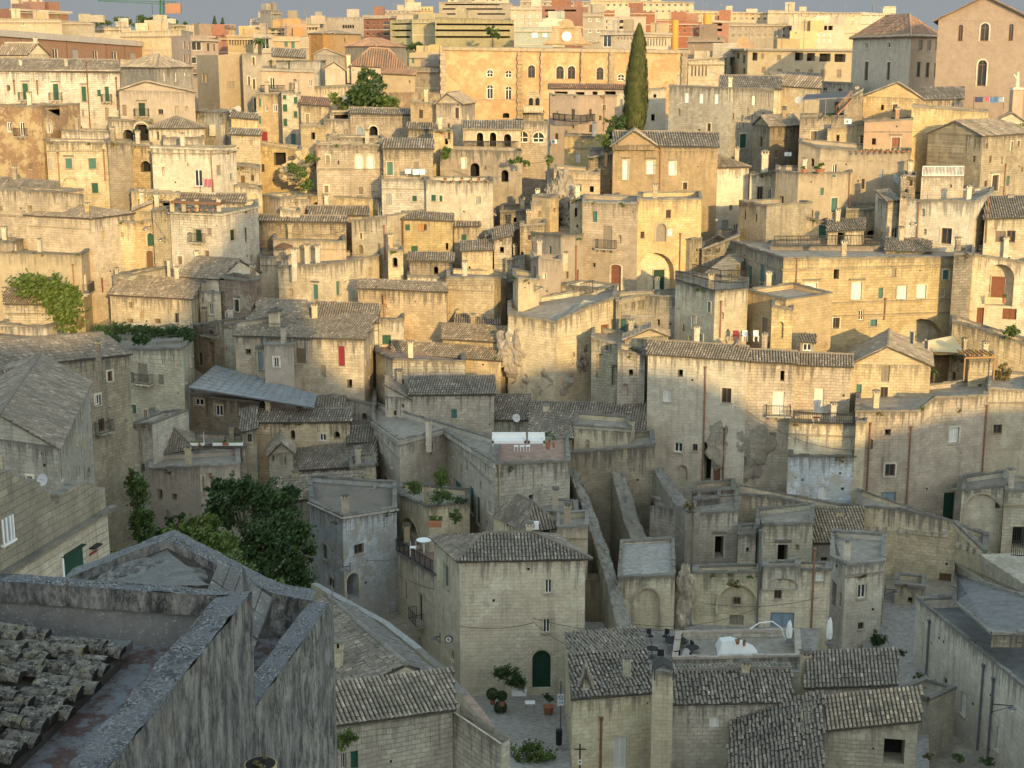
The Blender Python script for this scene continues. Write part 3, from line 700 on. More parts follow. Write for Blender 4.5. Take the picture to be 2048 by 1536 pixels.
H('pale stone drum-cornered block at the left end of the arcaded complex',[(500,38,500),(548,33,500)],56,m='conc',**FAR)
H('round stone tower block above the yellow villa with green shutters',[(521,21,475),(541,20,470),(562,22,476)],64,'v 525 27 2 5;v 556 27 2 5',m='conc',**FAR)
H('stone complex with two rows of arched openings on the skyline',[(560,38,480),(650,40,478)],64,G('oa',592,56,640,56,9,1,3.6,7)+'o 640 45 3 2;o 620 45 3 2',m='conc',**FAR)
H('stepped front wing of the arcaded complex with a lower arch row',[(586,47,462),(640,48,462)],90,G('oa',590,56,632,56,8,1,3.6,7)+G('oa',592,71,624,71,6,1,3.8,7),m='conc',**FAR)
H('blank-walled right wing of the arcaded complex',[(640,35,470),(728,34,470)],84,G('oa',687,53,706,53,5,1,3.6,7)+'o 643 40 3 3;o 650 40 3 3',m='conc',**FAR)
H('red and white striped apartment block beside the arcaded complex',[(727,30,430),(779,31,425),(792,31,440)],78,''.join('v 735 %d 5 5;v 748 %d 3 4;v 756 %d 3 4;v 773 %d 12 6;'%(y,y,y,y) for y in (46,57,68)),m='redbr',cn=(5,.3,'white'),sc='',**FAR)
H('white penthouse block above the red striped apartments',[(764,20,480),(826,21,480)],36,G('v',772,25,815,25,6,1,5,4),m='white',**FAR)
H('small yellow block on the skyline behind the white penthouse',[(803,15,500),(866,13,500)],34,G('v',818,19,858,19,7,1,3,4),m='yellow',**FAR)
H('olive office block with ribbon windows, left wing',[(780,40,410),(826,38,405)],84,'o 802 48 40 3;o 802 61 40 3.5;o 802 74 36 3.5',m='olive',**FAR)
H('windowless olive stair tower between the office wings',[(824,38,400),(872,38,400)],92,m='olive',**FAR)
H('broad olive office building with three long ribbon windows',[(870,34,388),(1028,40,392)],96,'o 950 49 154 4;o 945 61 150 4;o 945 74 150 4',m='olive',**FAR)
H('pale terraced block directly above the broad olive offices',[(878,3,470),(1026,6,470)],40,'o 945 9 110 3;o 945 18 120 3;o 945 28 130 3',m='conc',**FAR)
H('cream attic block at the top centre of the skyline',[(896,-8,520),(1018,-6,520)],8,G('v',905,0,1000,0,8,1,6,4),m='cream',**FAR)
H('orange villa with a corner tower and dark hipped roof',[(620,67,345),(646,67,342)],104,'oa 630 77 4 10;oa 630 91 4 8',r='p',rm='tiled',m='orangep',pitch=12,**FAR)
H('yellow middle wing of the orange villa with tall shutters',[(642,75,350),(672,75,350)],102,'sg 650 87 3 10;sg 659 87 3 10;sg 667 87 3 10',r='p',rm='tiled',m='yellow',pitch=12,**FAR)
H('orange right wing of the villa seen from its side',[(669,67,342),(722,69,352)],100,'v 690 80 3 8',r='p',rm='tiled',m='orangep',pitch=12,**FAR)
H('yellow villa with three green shutters under a dark roof edge',[(514,55,330),(588,56,330)],76,'sg 546 64 7 9;sg 558 65 7 9;sg 574 66 7 9',m='orangep',cn=(3,.5,'under'),**FAR)
H('apricot house with two teal shutters below the yellow villa',[(542,72,318),(600,73,318)],106,'st 572 88 7 11;st 586 90 7 13',m='orangep',**FAR)
H('white lean-to house with glass porch beside the palm',[(506,66,310),(545,70,308)],104,'w 530 85 14 26',m='white',**FAR)
H('long grey convent-like block with shallow roof behind the red hipped roof',[(690,90,300),(752,92,292),(812,102,310)],140,G('v',757,106,786,108,7,1,2.5,8),r='p',rm='tiler',hh=1.6,m='conc',**FAR)
H('grey gabled house above the white courtyard walls',[(627,108,290),(688,112,290)],130,r='y',ap=(650,97),m='conc',**FAR)
H('tile-roofed low house under the apricot house',[(545,112,285),(610,116,285)],128,r='h',yk=98,rm='tile',m='cream',**FAR)
H('bright yellow block with three teal shutters left of the clock palace',[(818,106,330),(880,101,330)],138,'st 826 122 5 9;st 845 123 5 9;st 861 124 5 9',m='yellow',an='850 92 10',**FAR)
H('pale blue-grey house squeezed against the palace side wall',[(820,133,296),(880,136,292)],190,'n 845 163 9 8',m='conc',**FAR)
H('mint green flat block left of the clock gable',[(1030,54,360),(1106,54,360)],96,'sw 1070 70 12 10;sw 1090 70 9 8',m='mint',**FAR)
H('taller mint green block behind the clock gable',[(1092,35,380),(1130,37,380)],70,m='mint',**FAR)
H('grey brown slab tower right of the clock gable',[(1166,24,372),(1207,26,372)],100,G('w',1180,40,1196,84,2,3,7,6),m='conc',**FAR)
H('balconied block with white balustrades above the cypress',[(1205,33,400),(1292,33,400)],70,'o 1240 43 55 6;o 1240 55 55 5',m='white',**FAR)
H('cream theatre-like hall with a carved frieze left of the cypress',[(1200,60,330),(1272,63,325)],102,'w 1214 82 16 24;'+G('n',1236,77,1268,77,6,1,3,5),m='cream',**FAR)
H('colonnaded cream hall with nine slender windows right of the cypress',[(1270,64,328),(1342,66,328)],104,G('v',1290,84,1331,86,8,1,3,14),m='cream',cn=(4,.5,'conc'),**FAR)
H('brown apartment block with square windows at upper centre',[(1022,12,440),(1084,13,440)],60,G('w',1030,20,1075,46,4,3,4,4),m='plast',**FAR)
H('brick red apartment block with white window bays above the clock',[(1083,12,460),(1176,14,460)],50,'o 1100 21 20 4;o 1140 21 24 4;o 1100 33 16 4',m='redbr',**FAR)
H('grey apartment row behind the brick red block',[(1040,-2,540),(1182,4,540)],24,G('v',1050,8,1170,8,10,1,5,4),m='conc',**FAR)
H('long cream apartment crescent on the right of the skyline',[(1180,-4,560),(1388,6,575)],40,G('v',1192,10,1375,14,16,1,5,4)+G('v',1192,22,1375,26,16,1,5,4),m='cream',**FAR)
H('red apartment strip with white balconies left of the ochre drums',[(1208,21,450),(1310,24,450)],38,G('v',1220,27,1300,28,6,1,5,4),m='redbr',**FAR)
H('mixed red and white flats between the two ochre drums',[(1312,41,400),(1404,44,400)],80,G('v',1330,52,1395,62,6,2,5,4),m='redbr',**FAR)
H('grey-white flats with red window bays right of the tall ochre drum',[(1420,40,390),(1458,42,390)],80,'o 1436 49 16 5;o 1436 60 16 5',m='redbr',cn=(4,.3,'conc'),**FAR)
H('white row of flats ending the skyline crescent',[(1386,20,520),(1540,26,520)],48,G('v',1396,27,1530,30,12,1,5,4)+G('v',1396,37,1530,38,12,1,5,4),m='cream',**FAR)
H('pale grey school-like block above the orange workshop',[(1455,44,420),(1590,50,420)],96,G('v',1466,58,1580,60,10,1,5,6)+G('v',1466,72,1580,74,10,1,5,6),m='conc',**FAR)
H('orange flat-roofed workshop right of the colonnaded hall',[(1376,74,318),(1450,72,312)],100,'w 1388 90 3 3;v 1437 78 5 4',m='orangep',**FAR)
H('low orange block with iron railings on its roof',[(1448,90,312),(1512,86,312)],106,m='orangep',**FAR)
H('yellow-cream apartment row with terracotta ends on the right skyline',[(1536,20,500),(1724,27,500)],64,G('v',1555,30,1705,38,11,1,6,6)+G('v',1640,46,1705,50,4,1,6,6),m='cream',an='1640 5 14;1541 2 18',**FAR)
H('narrow block with red and white end panels by the civic roof',[(1722,24,520),(1790,28,520)],60,G('w',1742,30,1782,44,4,2,6,5),m='white',**FAR)
H('white apartment house with three dark loggias on the right',[(1584,47,410),(1690,48,410)],110,'o 1638 56 9 9;o 1650 56 9 9;o 1661 56 9 9;'+G('w',1638,70,1661,82,3,2,5,6),m='white',**FAR)
H('low white row of dark-windowed flats above the yellow modernist block',[(1470,52,440),(1585,54,440)],84,G('v',1480,58,1575,58,11,1,6,6),m='white',**FAR)
H('plain yellow gable block with an orange roof door',[(1580,62,345),(1634,62,345)],102,'so 1590 89 9 16;v 1592 65 3 4',m='yellow',**FAR)
H('long yellow modernist block with deep loggia windows and shaded end wall',[(1442,98,318),(1496,97,290),(1712,99,296)],176,
  'v 1451 120 4 22;v 1462 120 4 22;v 1476 112 6 12;v 1488 118 5 16;v 1488 142 5 12;'+'o 1510 113 10 16;sb 1525 112 6 9;sb 1558 115 8 10;o 1598 113 16 16;o 1622 114 16 16;o 1650 115 22 16;o 1680 116 22 16;sb 1527 140 8 12;sb 1559 143 9 10;sb 1595 144 9 12;sb 1621 146 9 14;sb 1646 147 9 16;sb 1678 147 9 16',m='yellow',cn=(4,.8,'conc'),**FAR)
H('dark grey shaded townhouse between the palace and the yellow modernist block',[(1377,118,300),(1450,112,300)],176,G('v',1384,142,1412,140,5,1,3,20),m='limeg',cn=(3,.4,'conc'),**FAR)
# --- clock palace, church, civic building ---
H('grand golden palace with arched windows and a clock gable',[(884,94,286),(1376,101,286)],250,
  'waux 980 147 12 14;waux 1017 148 12 14;waux 980 184 12 28;waux 1017 187 12 28;vaux 1063 143 14 25;vaux 1120 145 15 26;vaux 1143 145 15 26;vaux 1200 147 14 25;waux 1242 155 13 13;oq 1012 231 13 10',m='palace',dep=14,cn=(6,.5,'palaced'),sc='200',dp='1082 104 172;1160 104 172;1042 104 230',
  name='palace',cat='palace',group=None)
H('tall peach church front with a gable and narrow arched windows',[(1877,38,212),(2078,44,207)],236,'vax 1921 66 9 33;vaux 1970 55 17 54;vax 2022 65 9 34;vaux 1964 146 18 52',r='y',ap=(1972,-8),m='church',rm='tiler',dep=24,name='church',cat='church',group=None,eo=.7)
H('civic building with a red hipped roof and a shaded side beside the church',[(1706,73,262),(1823,68,238),(1884,71,250)],196,
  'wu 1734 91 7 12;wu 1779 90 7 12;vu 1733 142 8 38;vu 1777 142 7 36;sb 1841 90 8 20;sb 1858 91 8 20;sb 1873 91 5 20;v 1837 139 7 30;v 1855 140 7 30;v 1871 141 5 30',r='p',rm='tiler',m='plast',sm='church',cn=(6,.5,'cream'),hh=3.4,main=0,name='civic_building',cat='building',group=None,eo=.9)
# --- upper town, left ---
S=dict()
H('long ochre school with a white cornice and thin downpipes',[(-12,58,270),(348,88,372)],142,'w 111 108 11 22;sy 151 111 11 24;w 191 113 10 24;w 229 115 11 24;sy 266 117 10 22;v 314 110 9 5',m='ocher',cn=(13,.45,'white'),co=False,
  dp='41 74 92 wood;133 76 116 wood;212 82 126 wood;249 85 128 wood;288 88 120 wood',name='school',cat='building',group=None)
H('pink apartment house with a glazed balcony stack',[(342,75,300),(381,70,290),(436,79,300)],150,'v 368 90 3 15;v 378 92 3 15;v 368 117 3 16;v 378 118 3 16;w 394 92 20 18;w 394 120 20 15;v 417 94 6 15;v 429 95 4 14;sb 390 146 10 14',m='pink',name='apartment_building',cat='building',group=None,co=False)
H('tall yellow house with a single square shutter facing the valley',[(395,112,246),(436,110,238),(484,106,240)],232,'so 413 157 4 17;v 406 155 3 18;sn 461 170 15 14;w 467 221 8 12',m='yellow',dep=10,co=False)
H('grey three-storey townhouse right of the tall yellow house',[(484,106,236),(524,110,238)],236,'vu 507 122 4 16;vu 498 162 4 18;vu 508 168 5 20;vu 510 208 4 24;vu 520 210 4 24',m='conc',co=False)
H('small cream cottage below the ochre school with a tiled roof',[(-8,110,226),(54,108,225),(97,110,228)],138,r='x',hh=1.6,m='cream',main=0)
H('white flat-topped hut squeezed between roofs above the balconied house',[(180,131,214),(238,132,214)],150,m='white',co=False)
H('wide stone house with tall green shutters and long balconies',[(-12,140,205),(238,144,205)],268,'sgulB 51 183 11 32;sgulB 112 184 11 32;sgul 168 188 9 30;sg 198 186 7 13;sgB 214 188 8 30;sb 112 220 6 12;sn 166 226 5 14;sn 214 228 7 26;w 160 258 11 14',r='x',yk=119,m='limeg',sc='142',dp='177 126 260 wood;234 158 220 wood;29 163 190 wood;75 164 190 wood',ch='41 118 7 20 w;132 116 7 12',name='stone_house')
H('dark weathered loft with white slit windows under a hipped roof',[(240,136,232),(314,134,224),(384,142,232)],182,'swx 329 154 3 18;swx 352 155 3 18;swx 370 149 3 7',r='p',rm='tile',hh=1.9,m='limegd',dep=9)
H('gabled buff house with a white-framed balcony door over the arch',[(238,180,200),(389,184,200)],262,'sb 249 221 8 23;sdulBz 284 219 13 26;n 354 220 8 16',r='y',ap=(291,163),m='plast',dep=9)
H('stone wall with a deep ivy-hung arch and a side arch below the buff house',[(217,240,195),(306,243,195)],292,'oau 283 263 27 38;oa 256 271 20 24',m='limed')
H('low house with a spreading tiled roof right of the ivy-hung arch',[(298,256,193),(408,255,193)],294,'o 316 272 4 16',r='p',rm='tile',m='limep',hh=1.3)
H('grey house with three tall narrow openings under the yellow house',[(390,225,202),(438,224,198),(462,228,204)],292,'o 410 264 5 28;o 427 263 5 28;o 444 260 4 24',m='limeg')
H('orange brick house with two pale windows at the left edge',[(-12,206,190),(82,213,188),(120,233,192)],372,'w 18 254 9 20;wB 44 258 10 28;wu 99 257 8 17;sb 62 332 7 12',m='brickish',dep=9)
H('stone house with teal shutters and a pointed arch doorway',[(92,284,183),(216,286,183)],392,'naz 102 297 5 10;sy 100 328 8 20;stul 138 327 13 20;stu 185 327 15 21;np 140 370 32 30;sg 190 376 13 20',m='lime',dp='118 308 372;209 302 362',sc='303')
H('narrow blank tower wall between the teal-shuttered house and the stairway',[(215,284,180),(263,287,181)],385,'sb 219 318 4 44',m='limed')
H('terrace parapet wall above the teal-shuttered house',[(122,262,190),(222,264,190)],288,m='limeg')
H('wall with an outside stair between two pointed arches',[(262,290,184),(305,292,184)],350,'np 272 303 22 20;oa 291 333 20 22',m='lime')
H('broad corner house with curved cornice above the balustrade',[(303,292,179),(425,296,178),(472,298,182)],384,'w 397 356 16 34;n 327 343 5 18;sn 438 340 10 20;n 376 330 4 5',m='limep',sc='308',dp='424 300 384',cn=(4,.25,'limeg'))
H('pair of low gabled outhouses above the curved cornice house',[(326,276,188),(408,276,188)],296,'n 357 268 5 10;n 370 268 5 10',m='lime')
H('small tiled house tucked right of the grey three-window house',[(462,234,200),(514,238,200)],270,r='h',yk=226,m='golden')
H('stone house with one pale window left of the tall shuttered tower',[(462,268,192),(520,270,192)],345,'n 502 285 5 10;v 510 335 5 14',r='h',yk=258,m='golden')
H('low tiled shed in front of the pointed arch at left',[(-10,374,176),(118,384,176)],400,r='h',yk=357,rm='tile',m='limed')
# --- upper town, centre ---
H('pink-washed house with dark shuttered windows and roof palms',[(518,137,238),(628,141,236)],192,'wu 544 167 10 24;skB 590 168 6 20;w 620 166 6 14;sk 633 166 4 10',m='pink',cn=(4,.4,'conc'))
H('cream courtyard wall building behind the pink-washed house',[(552,124,275),(640,122,268),(652,128,280)],170,m='cream')
H('white-walled hut with a grey pitched roof above the garden wall',[(650,134,262),(690,140,262)],168,r='y',ap=(668,124),rm='tile',m='white')
H('red-hipped-roof villa with a tall white chimney stack',[(702,130,272),(816,136,272)],178,'v 722 122 12 6;w 706 140 5 8',r='p',rm='tiler',m='pink',hh=3.2,ch='697 108 9 38 w;730 112 5 12 w;762 128 5 16 w')
H('ochre-yellow house with a thin red roof edge above the shrubs',[(765,147,252),(830,150,250)],190,'v 819 163 3 5',r='h',yk=138,rm='tiler',m='yellow')
H('long garden terrace wall topped with potted shrubs',[(622,176,242),(757,170,242)],228,m='lime',name='terrace_wall',cat='wall',group=None)
H('faded red garden wall left of the palace',[(752,185,240),(880,187,240)],232,m='brickish',name='garden_wall',cat='wall',group=None,co=False)
H('tall narrow tower house with rows of green shutters',[(563,186,222),(601,188,222)],306,'sg 569 193 7 12;sg 570 216 9 15;sg 591 201 7 13;sg 591 229 7 13;sg 570 245 9 15;sy 568 275 6 14;st 587 278 9 22',m='whitest',dp='603 208 300 wood')
H('stone townhouse with a red-shuttered window left of the green-shuttered tower',[(512,188,226),(564,188,226)],292,'w 533 216 5 13;wu 551 217 7 14;sr 529 273 12 20;st 520 205 5 16;st 520 240 5 16',m='lime')
H('ruined porch house below the green-shuttered tower',[(500,286,196),(604,300,196)],345,'o 560 318 24 26;v 526 336 6 16;n 527 310 4 12',m='golden')
H('small house with a bright terracotta roof right of the shuttered tower',[(601,208,220),(658,212,220)],256,'snu 615 239 7 22',r='h',yk=194,rm='tiler',m='limed')
H('golden-tinged low house with an oval niche below the terracotta roof',[(601,252,208),(650,252,208)],300,'o 626 272 8 14;n 636 262 9 12',m='golden')
H('terrace room with dark glazing at the left end of the wide stone house',[(648,240,212),(700,241,211)],282,'o 686 231 1 1;sn 668 265 5 12;n 692 265 7 12',m='lime')
H('glass veranda standing on the wide house terrace',[(660,224,216),(701,223,216)],242,'o 682 232 28 14',m='limed',name='veranda',cat='veranda',group=None,co=False)
H('wide stone house with a blue arched door and a white arched niche',[(700,226,212),(822,229,212)],284,'seau 720 262 12 20;oau 747 263 17 22',r='x',yk=217,m='limed',sc='236')
H('ruined house with one dark doorway left of the loggia gable',[(821,204,207),(880,206,207)],284,'v 842 228 8 18',m='golden')
H('gabled ruin with an upper window and a stone side wall',[(872,206,205),(925,207,203),(950,209,212)],300,'vu 914 226 8 22;so 884 264 8 16;v 897 256 5 18',r='y',ap=(894,186),main=0,m='lime',dep=9)
H('low tiled outhouse in front of the ruined doorway house',[(816,257,203),(877,259,203)],290,r='h',yk=245,m='limed')
H('pale loggia with three tall arches under a tiled roof',[(926,257,196),(1042,258,196)],306,'oau 960 279 13 28;oau 986 279 13 28;oau 1015 281 14 26',r='h',yk=241,m='cream',cn=(2,.2,'limeg'),name='loggia',cat='building',group=None)
H('house with two round-headed white windows beside the creeper',[(632,289,185),(765,291,185)],400,'snu 656 319 7 16;scau 718 325 12 30;scau 741 325 12 30;o 677 325 3 8;sbu 653 378 8 14;sb 722 381 8 14',m='lime',sc='299 340',dp='634 292 330')
H('stone attic wall with a chimney behind the round-headed windows',[(652,275,192),(768,278,192)],296,'w 682 282 4 5',m='limed',ch='671 264 8 16')
H('house with a balcony of laundry under a patched tiled roof',[(766,296,183),(866,297,183)],362,'stuz 780 337 11 26;snuz 832 331 10 16',r='h',yk=277,m='limed')
H('narrow ruined bay with a high doorway right of the laundry balcony',[(866,262,190),(906,262,190)],368,'v 898 270 5 18;so 886 262 7 16;o 893 283 6 12',m='golden')
H('white-plastered house with a corbelled ledge and potted steps',[(763,359,179),(853,362,178)],414,'sy 778 398 11 20;sg 829 397 9 11;w 800 390 4 7',m='whitest')
H('terraced stone house with small green shutters under the flower wall',[(852,363,177),(986,364,176)],432,'sgu 867 396 9 12;sgu 882 397 6 12;syu 957 400 10 14',m='limep')
H('tufa cliff with carved cave openings below the loggia',[(880,298,188),(1044,302,188)],380,'Wu 928 327 7 20;oa 950 343 18 34;n 970 336 4 8;oa 1010 352 14 24',m='rock',name='rock_cliff',cat='cliff',group=None,co=False)
# --- upper town, right of centre ---
H('pink house with an arcade attic and a long curved balcony below the palace',[(1100,190,226),(1157,191,224),(1234,192,228)],330,'v 1146 229 7 22;v 1181 228 5 20;n 1114 225 4 6;o 1146 254 4 6;v 1113 273 7 13;sb 1132 263 4 6',r='F',m='pink',dp='1207 196 262')
H('thin dark roof and gallery over the pink house with the curved balcony',[(1098,176,232),(1250,178,230)],196,'o 1122 186 26 6;o 1160 187 18 6;e 1190 187 10 8;o 1220 186 22 7',r='h',yk=170,rm='tiler',m='pink',co=False,name='roof_gallery',cat='gallery',group=None)
H('cream house with a small square window right of the cypress',[(1232,184,230),(1332,178,230)],244,'o 1310 192 6 7;o 1306 235 7 13',m='cream')
H('ruined hall with two round blind arches below the palace',[(1026,244,200),(1095,245,200)],324,'wau 1045 274 22 22;wau 1077 275 22 20',m='limed')
H('buff house block with a terrace hatch between the arches and the cypress',[(1129,272,196),(1212,276,196)],322,'Dc 1156 316 9 18;o 1182 262 5 5',m='golden')
H('grey blockwork house with white blinds and a long shaded side',[(1338,173,208),(1462,176,202),(1548,182,214)],312,'swx 1374 196 9 20;swx 1403 197 9 20;swx 1433 198 9 20;swx 1508 201 7 19;sgu 1486 282 14 28;sdx 1434 282 6 20',m='limeg',main=0,r='F',dep=9,ch='1461 152 9 24 w;1357 150 6 20')
H('low domed roof house behind the grey blockwork house',[(1440,176,236),(1562,178,236)],196,r='x',yk=152,m='limep')
H('brown stone house with three white windows and a pediment gable',[(1226,290,180),(1436,293,180)],410,'Wul 1251 340 10 38;Wul 1301 335 14 26;Wul 1345 337 11 25;vu 1370 372 8 14',r='x',yk=264,m='palaced',sc='302',dp='1320 298 380')
H('front gable of the brown stone house beside the cypress foot',[(1225,291,179.2),(1311,289,179.2)],300,r='y',ap=(1268,261),m='palaced',dep=8,name='gable',zb=300)
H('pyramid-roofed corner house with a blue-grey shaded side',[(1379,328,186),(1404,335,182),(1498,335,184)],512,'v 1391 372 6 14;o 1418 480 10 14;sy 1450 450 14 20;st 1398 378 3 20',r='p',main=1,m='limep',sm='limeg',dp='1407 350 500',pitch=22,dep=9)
H('shaded stone back wall between the cypress foot and the brown house',[(1176,316,184),(1228,308,184)],420,'Dy 1207 365 8 20',m='limed')
H('small ruined stone hut with a stepped top above the rock chute',[(1108,340,178),(1200,346,178)],410,'o 1160 375 5 14',m='golden')
H('small gabled house left of the shaded terrace with a tall window',[(1506,252,200),(1540,252,194),(1602,250,198)],335,'v 1522 284 6 20;n 1530 262 3 8',r='x',main=1,m='limed',hh=1.2,dep=6)
H('dark terrace wall under the pergola with the folding stair',[(1600,233,192),(1692,232,192)],292,m='limed')
H('stepped stone tower with chimney pots at the pergola end',[(1690,200,193),(1727,180,193)],262,m='limed',ch='1714 172 8 14')
H('gabled rubble-stone house with a small deep window below the church',[(1727,192,199),(1848,198,199)],262,'vu 1790 216 9 15',r='y',ap=(1795,165),m='golden',dep=8)
H('tiled-roof house with a terrace rail right of the rubble gable',[(1842,199,202),(1926,197,202)],226,r='h',yk=174,m='limed')
H('large windowless rubble wall house below the church front',[(1824,213,188),(1977,224,188)],345,'swx 1966 235 2 22',m='golden')
H('brown plastered house with an orange door above the pot-lined terrace',[(1729,244,185),(1826,239,185)],320,'oz 1748 283 8 13;DRul 1791 290 16 30;oz 1814 239 8 12',m='church')
H('shaded side house with a gutter edge left of the orange door',[(1655,260,189),(1731,247,189)],320,'o 1676 277 6 14;o 1725 284 9 26',m='golden')
H('long brown terrace house lined with flower pots',[(1598,284,182),(1640,297,180),(1822,305,178)],420,'v 1726 368 6 20;sy 1762 349 8 21;n 1716 362 3 4',m='plast',r='F')
H('cream corner house with a shaded left side and roof garden',[(1552,342,176),(1597,347,173),(1704,346,176)],455,'v 1562 405 10 26;stu 1668 410 12 28;st 1668 348 7 12',m='cream',r='F',main=1,dep=8,dp='1697 348 420')
H('stone corner house with a fluted gable at the right edge',[(1931,268,181),(1966,271,179),(2062,262,186)],410,'n 1948 318 6 12;vul 1990 366 13 32',r='x',main=1,m='limed',hh=1.6,dep=8,dp='2008 332 396')
H('white triangular gable peeping over the fluted gable house',[(1972,250,188),(2062,250,188)],280,r='y',ap=(2024,225),m='whitest',dep=5)
H('balustraded terrace house with a white iron rail and pots',[(1843,353,170),(1928,353,170)],412,'n 1900 372 8 6',m='whitest')
H('slim stone pier tower with a bell arch left of the railed terrace',[(1808,352,171),(1832,354,171)],420,'v 1822 366 6 12',m='limed')
# --- middle band, left ---
H('buttressed stone house with one dark window at the left edge',[(-12,376,174),(124,384,170),(168,388,173)],520,'o 3 417 5 9;o 60 420 9 18',m='lime',sc='435')
H('tiled-roof stone house with a blank front and two side slits',[(51,432,171),(182,436,167),(268,430,173)],625,'n 205 472 7 22;n 243 469 6 22;w 205 529 4 13;DR 206 570 6 30;st 232 470 1 1',r='p',rm='tile',m='golden',sm='lime',main=0,dep=7,pitch=14,ch='174 404 11 28')
H('bright pale-block house with a single downpipe and a corner balcony',[(-12,505,166),(162,509,163),(178,500,167)],640,'wB 170 566 6 36',m='cream',r='F',dp='148 532 580',ch='78 476 9 26 w',main=0)
H('small cream block with a window above the pale-block house',[(-12,488,170),(25,485,169),(46,480,172)],515,'w 31 495 6 14',m='cream')
H('passage wall with a green arched gate and a stone portal',[(264,446,172),(310,440,172)],545,'Dgau 301 479 12 26;Dkau 300 521 13 40',m='golden')
H('left wing of the white balconied house with a tiny attic window',[(305,419,170),(342,421,169)],560,'o 327 415 4 6;n 330 440 4 5',m='lime')
H('white-fronted house with a crest balcony and a roof pergola',[(340,424,168),(441,428,165),(516,412,172)],590,'sduBz 397 471 13 24;sduz 465 470 10 22;sd 492 470 4 30',m='whitest',r='F',main=0,sc='',cn=(3,.25,'limeg'))
H('tiled attic house behind the roof pergola',[(308,402,176),(490,404,176)],430,'v 467 407 4 7;v 485 405 4 6',r='x',yk=387,m='lime')
H('low tiled house with chimney pots below the white balconied house',[(355,548,163),(437,556,161),(506,544,165)],610,'DR 423 570 1 1',r='x',main=0,m='limep',hh=1.7,dep=6,ch='393 500 9 34;437 480 9 34;353 532 10 20;337 518 8 22 w')
H('brick-patched corner house with a dark green shutter in half shade',[(440,560,160),(500,563,157),(522,552,160)],665,'sdul 474 611 9 24;snu 423 620 8 20',m='brickish')
H('stone house with a small iron balcony left of the brick-patched house',[(398,584,160),(441,586,159)],690,'wu 422 618 9 24;n 405 600 3 8',m='limep')
H('small cream hut with a teal door beside the double tiled roof',[(226,551,164),(262,551,163)],600,'st 242 573 13 30',m='limep',ch='233 534 8 16')
H('long low house with a two-tier tiled roof and dark slot windows',[(220,594,160),(382,597,157),(405,580,162)],690,'o 260 641 12 8;o 315 642 12 8',r='h',rm='tilew',m='lime',main=0,dep=4.8,hh=1.4)
H('tiled cottage with two chimneys left of the big leafy bush',[(10,606,160),(104,608,160)],640,'v 5 625 4 10',r='h',yk=574,rm='tilew',m='lime',ch='80 588 11 22;7 574 9 24')
H('cluster of low cream terraces below the tiled cottage',[(-12,652,158),(92,654,156),(138,640,160)],690,'w 110 650 12 8',m='limep')
H('terracotta-edged flat roof block above the big dark tiled roof',[(-12,674,153),(125,682,152)],700,m='limep',rf='roofred')
H('tall stone house with a big dark tiled roof and quoined corner',[(-90,742,112),(258,706,128)],1088,'vB 203 850 12 26;DRa 177 950 1 1',r='x',rm='tiled',m='limed',dep=6.5,hh=1.5,ch='195 680 12 26')
H('dark coarse-tiled roof house at the left edge over the gabled house',[(-90,800,106),(104,772,111)],900,r='x',rm='tiled',m='limeg',dep=5,hh=1.2,rough=.4)
H('grey gabled house with a sloping slab roof at the left edge',[(-112,888,96),(115,893,92),(181,810,112)],1160,'oa 177 950 8 32',r='y',ap=(0,828),main=0,rm='tiled',m='limegd',sm='limegd',rough=.4)
H('vine-covered terrace house with a brown balcony shutter',[(205,699,146),(365,697,142),(386,674,150)],880,'wx 343 676 1 1;snB 286 746 19 38',m='limeg',r='F',main=0,ch='197 681 13 26',dep=9)
H('white terrace cabin with a tiny dark window under the vine',[(230,668,152),(378,670,152)],700,'v 343 677 12 10;v 300 680 8 8',m='whitest',co=False)
H('narrow alley house with dark doorways right of the vine terrace',[(386,650,157),(448,642,153)],760,'vB 422 660 10 18;o 422 706 12 42;v 401 718 7 26;w 436 672 4 8',m='limed')
H('stone house corner with a slit window left of the red-shuttered roof',[(447,652,152),(475,645,150)],780,'o 452 700 4 10',m='limeg')
# --- middle band, centre ---
H('long arcaded garden wall with a patterned parapet',[(588,389,186),(756,398,184)],440,'oq 640 409 30 11;oq 700 413 16 9;sb 723 386 1 1',m='golden',name='garden_wall',cat='wall',group=None)
H('round bastion with a curved stair below the creeper',[(520,388,184),(560,396,180),(622,398,184)],430,'na 585 405 20 22',m='lime',name='bastion',cat='bastion',group=None)
H('low brick-tinged house with a tiled roof under the arcaded wall',[(618,430,180),(736,430,180)],450,'w 662 420 4 12',r='x',yk=412,m='brickish')
H('long blank stone wall house with a tiled back roof',[(514,441,177),(692,444,177)],500,r='x',yk=431,m='limed')
H('low cream house with a brown awning on its roof terrace',[(546,479,172),(692,484,171)],520,'n 715 500 1 1',m='cream')
H('stone house rising to the right with two round-headed shutters',[(703,442,174),(774,432,171)],530,'vu 722 472 5 12;sbau 722 498 10 18;sbau 758 497 7 22',m='lime',dp='770 454 520')
H('white wall with three blind arches beside the dark lane',[(756,409,181),(906,413,181)],500,'nau 775 440 26 52;nau 815 432 28 30;sn 775 433 1 1;v 862 430 7 12',m='limep',name='stone_house')
H('golden terrace house with green shutters and a rusty wall stain',[(805,437,173),(905,441,173)],520,'sg 815 455 9 12;so 843 455 14 16;sg 829 502 13 20;o 894 493 5 14;v 851 455 5 12',m='golden',r='h',yk=431,dp='806 440 505 wood')
H('small stone house with a green shutter and plants by the shade edge',[(907,453,175),(958,451,175)],510,'sg 928 475 10 12',m='lime',r='h',yk=440)
H('pair of ruined gables above the small green shutter house',[(905,425,181),(988,430,181)],460,r='y',ap=(950,412),m='limed',dep=6)
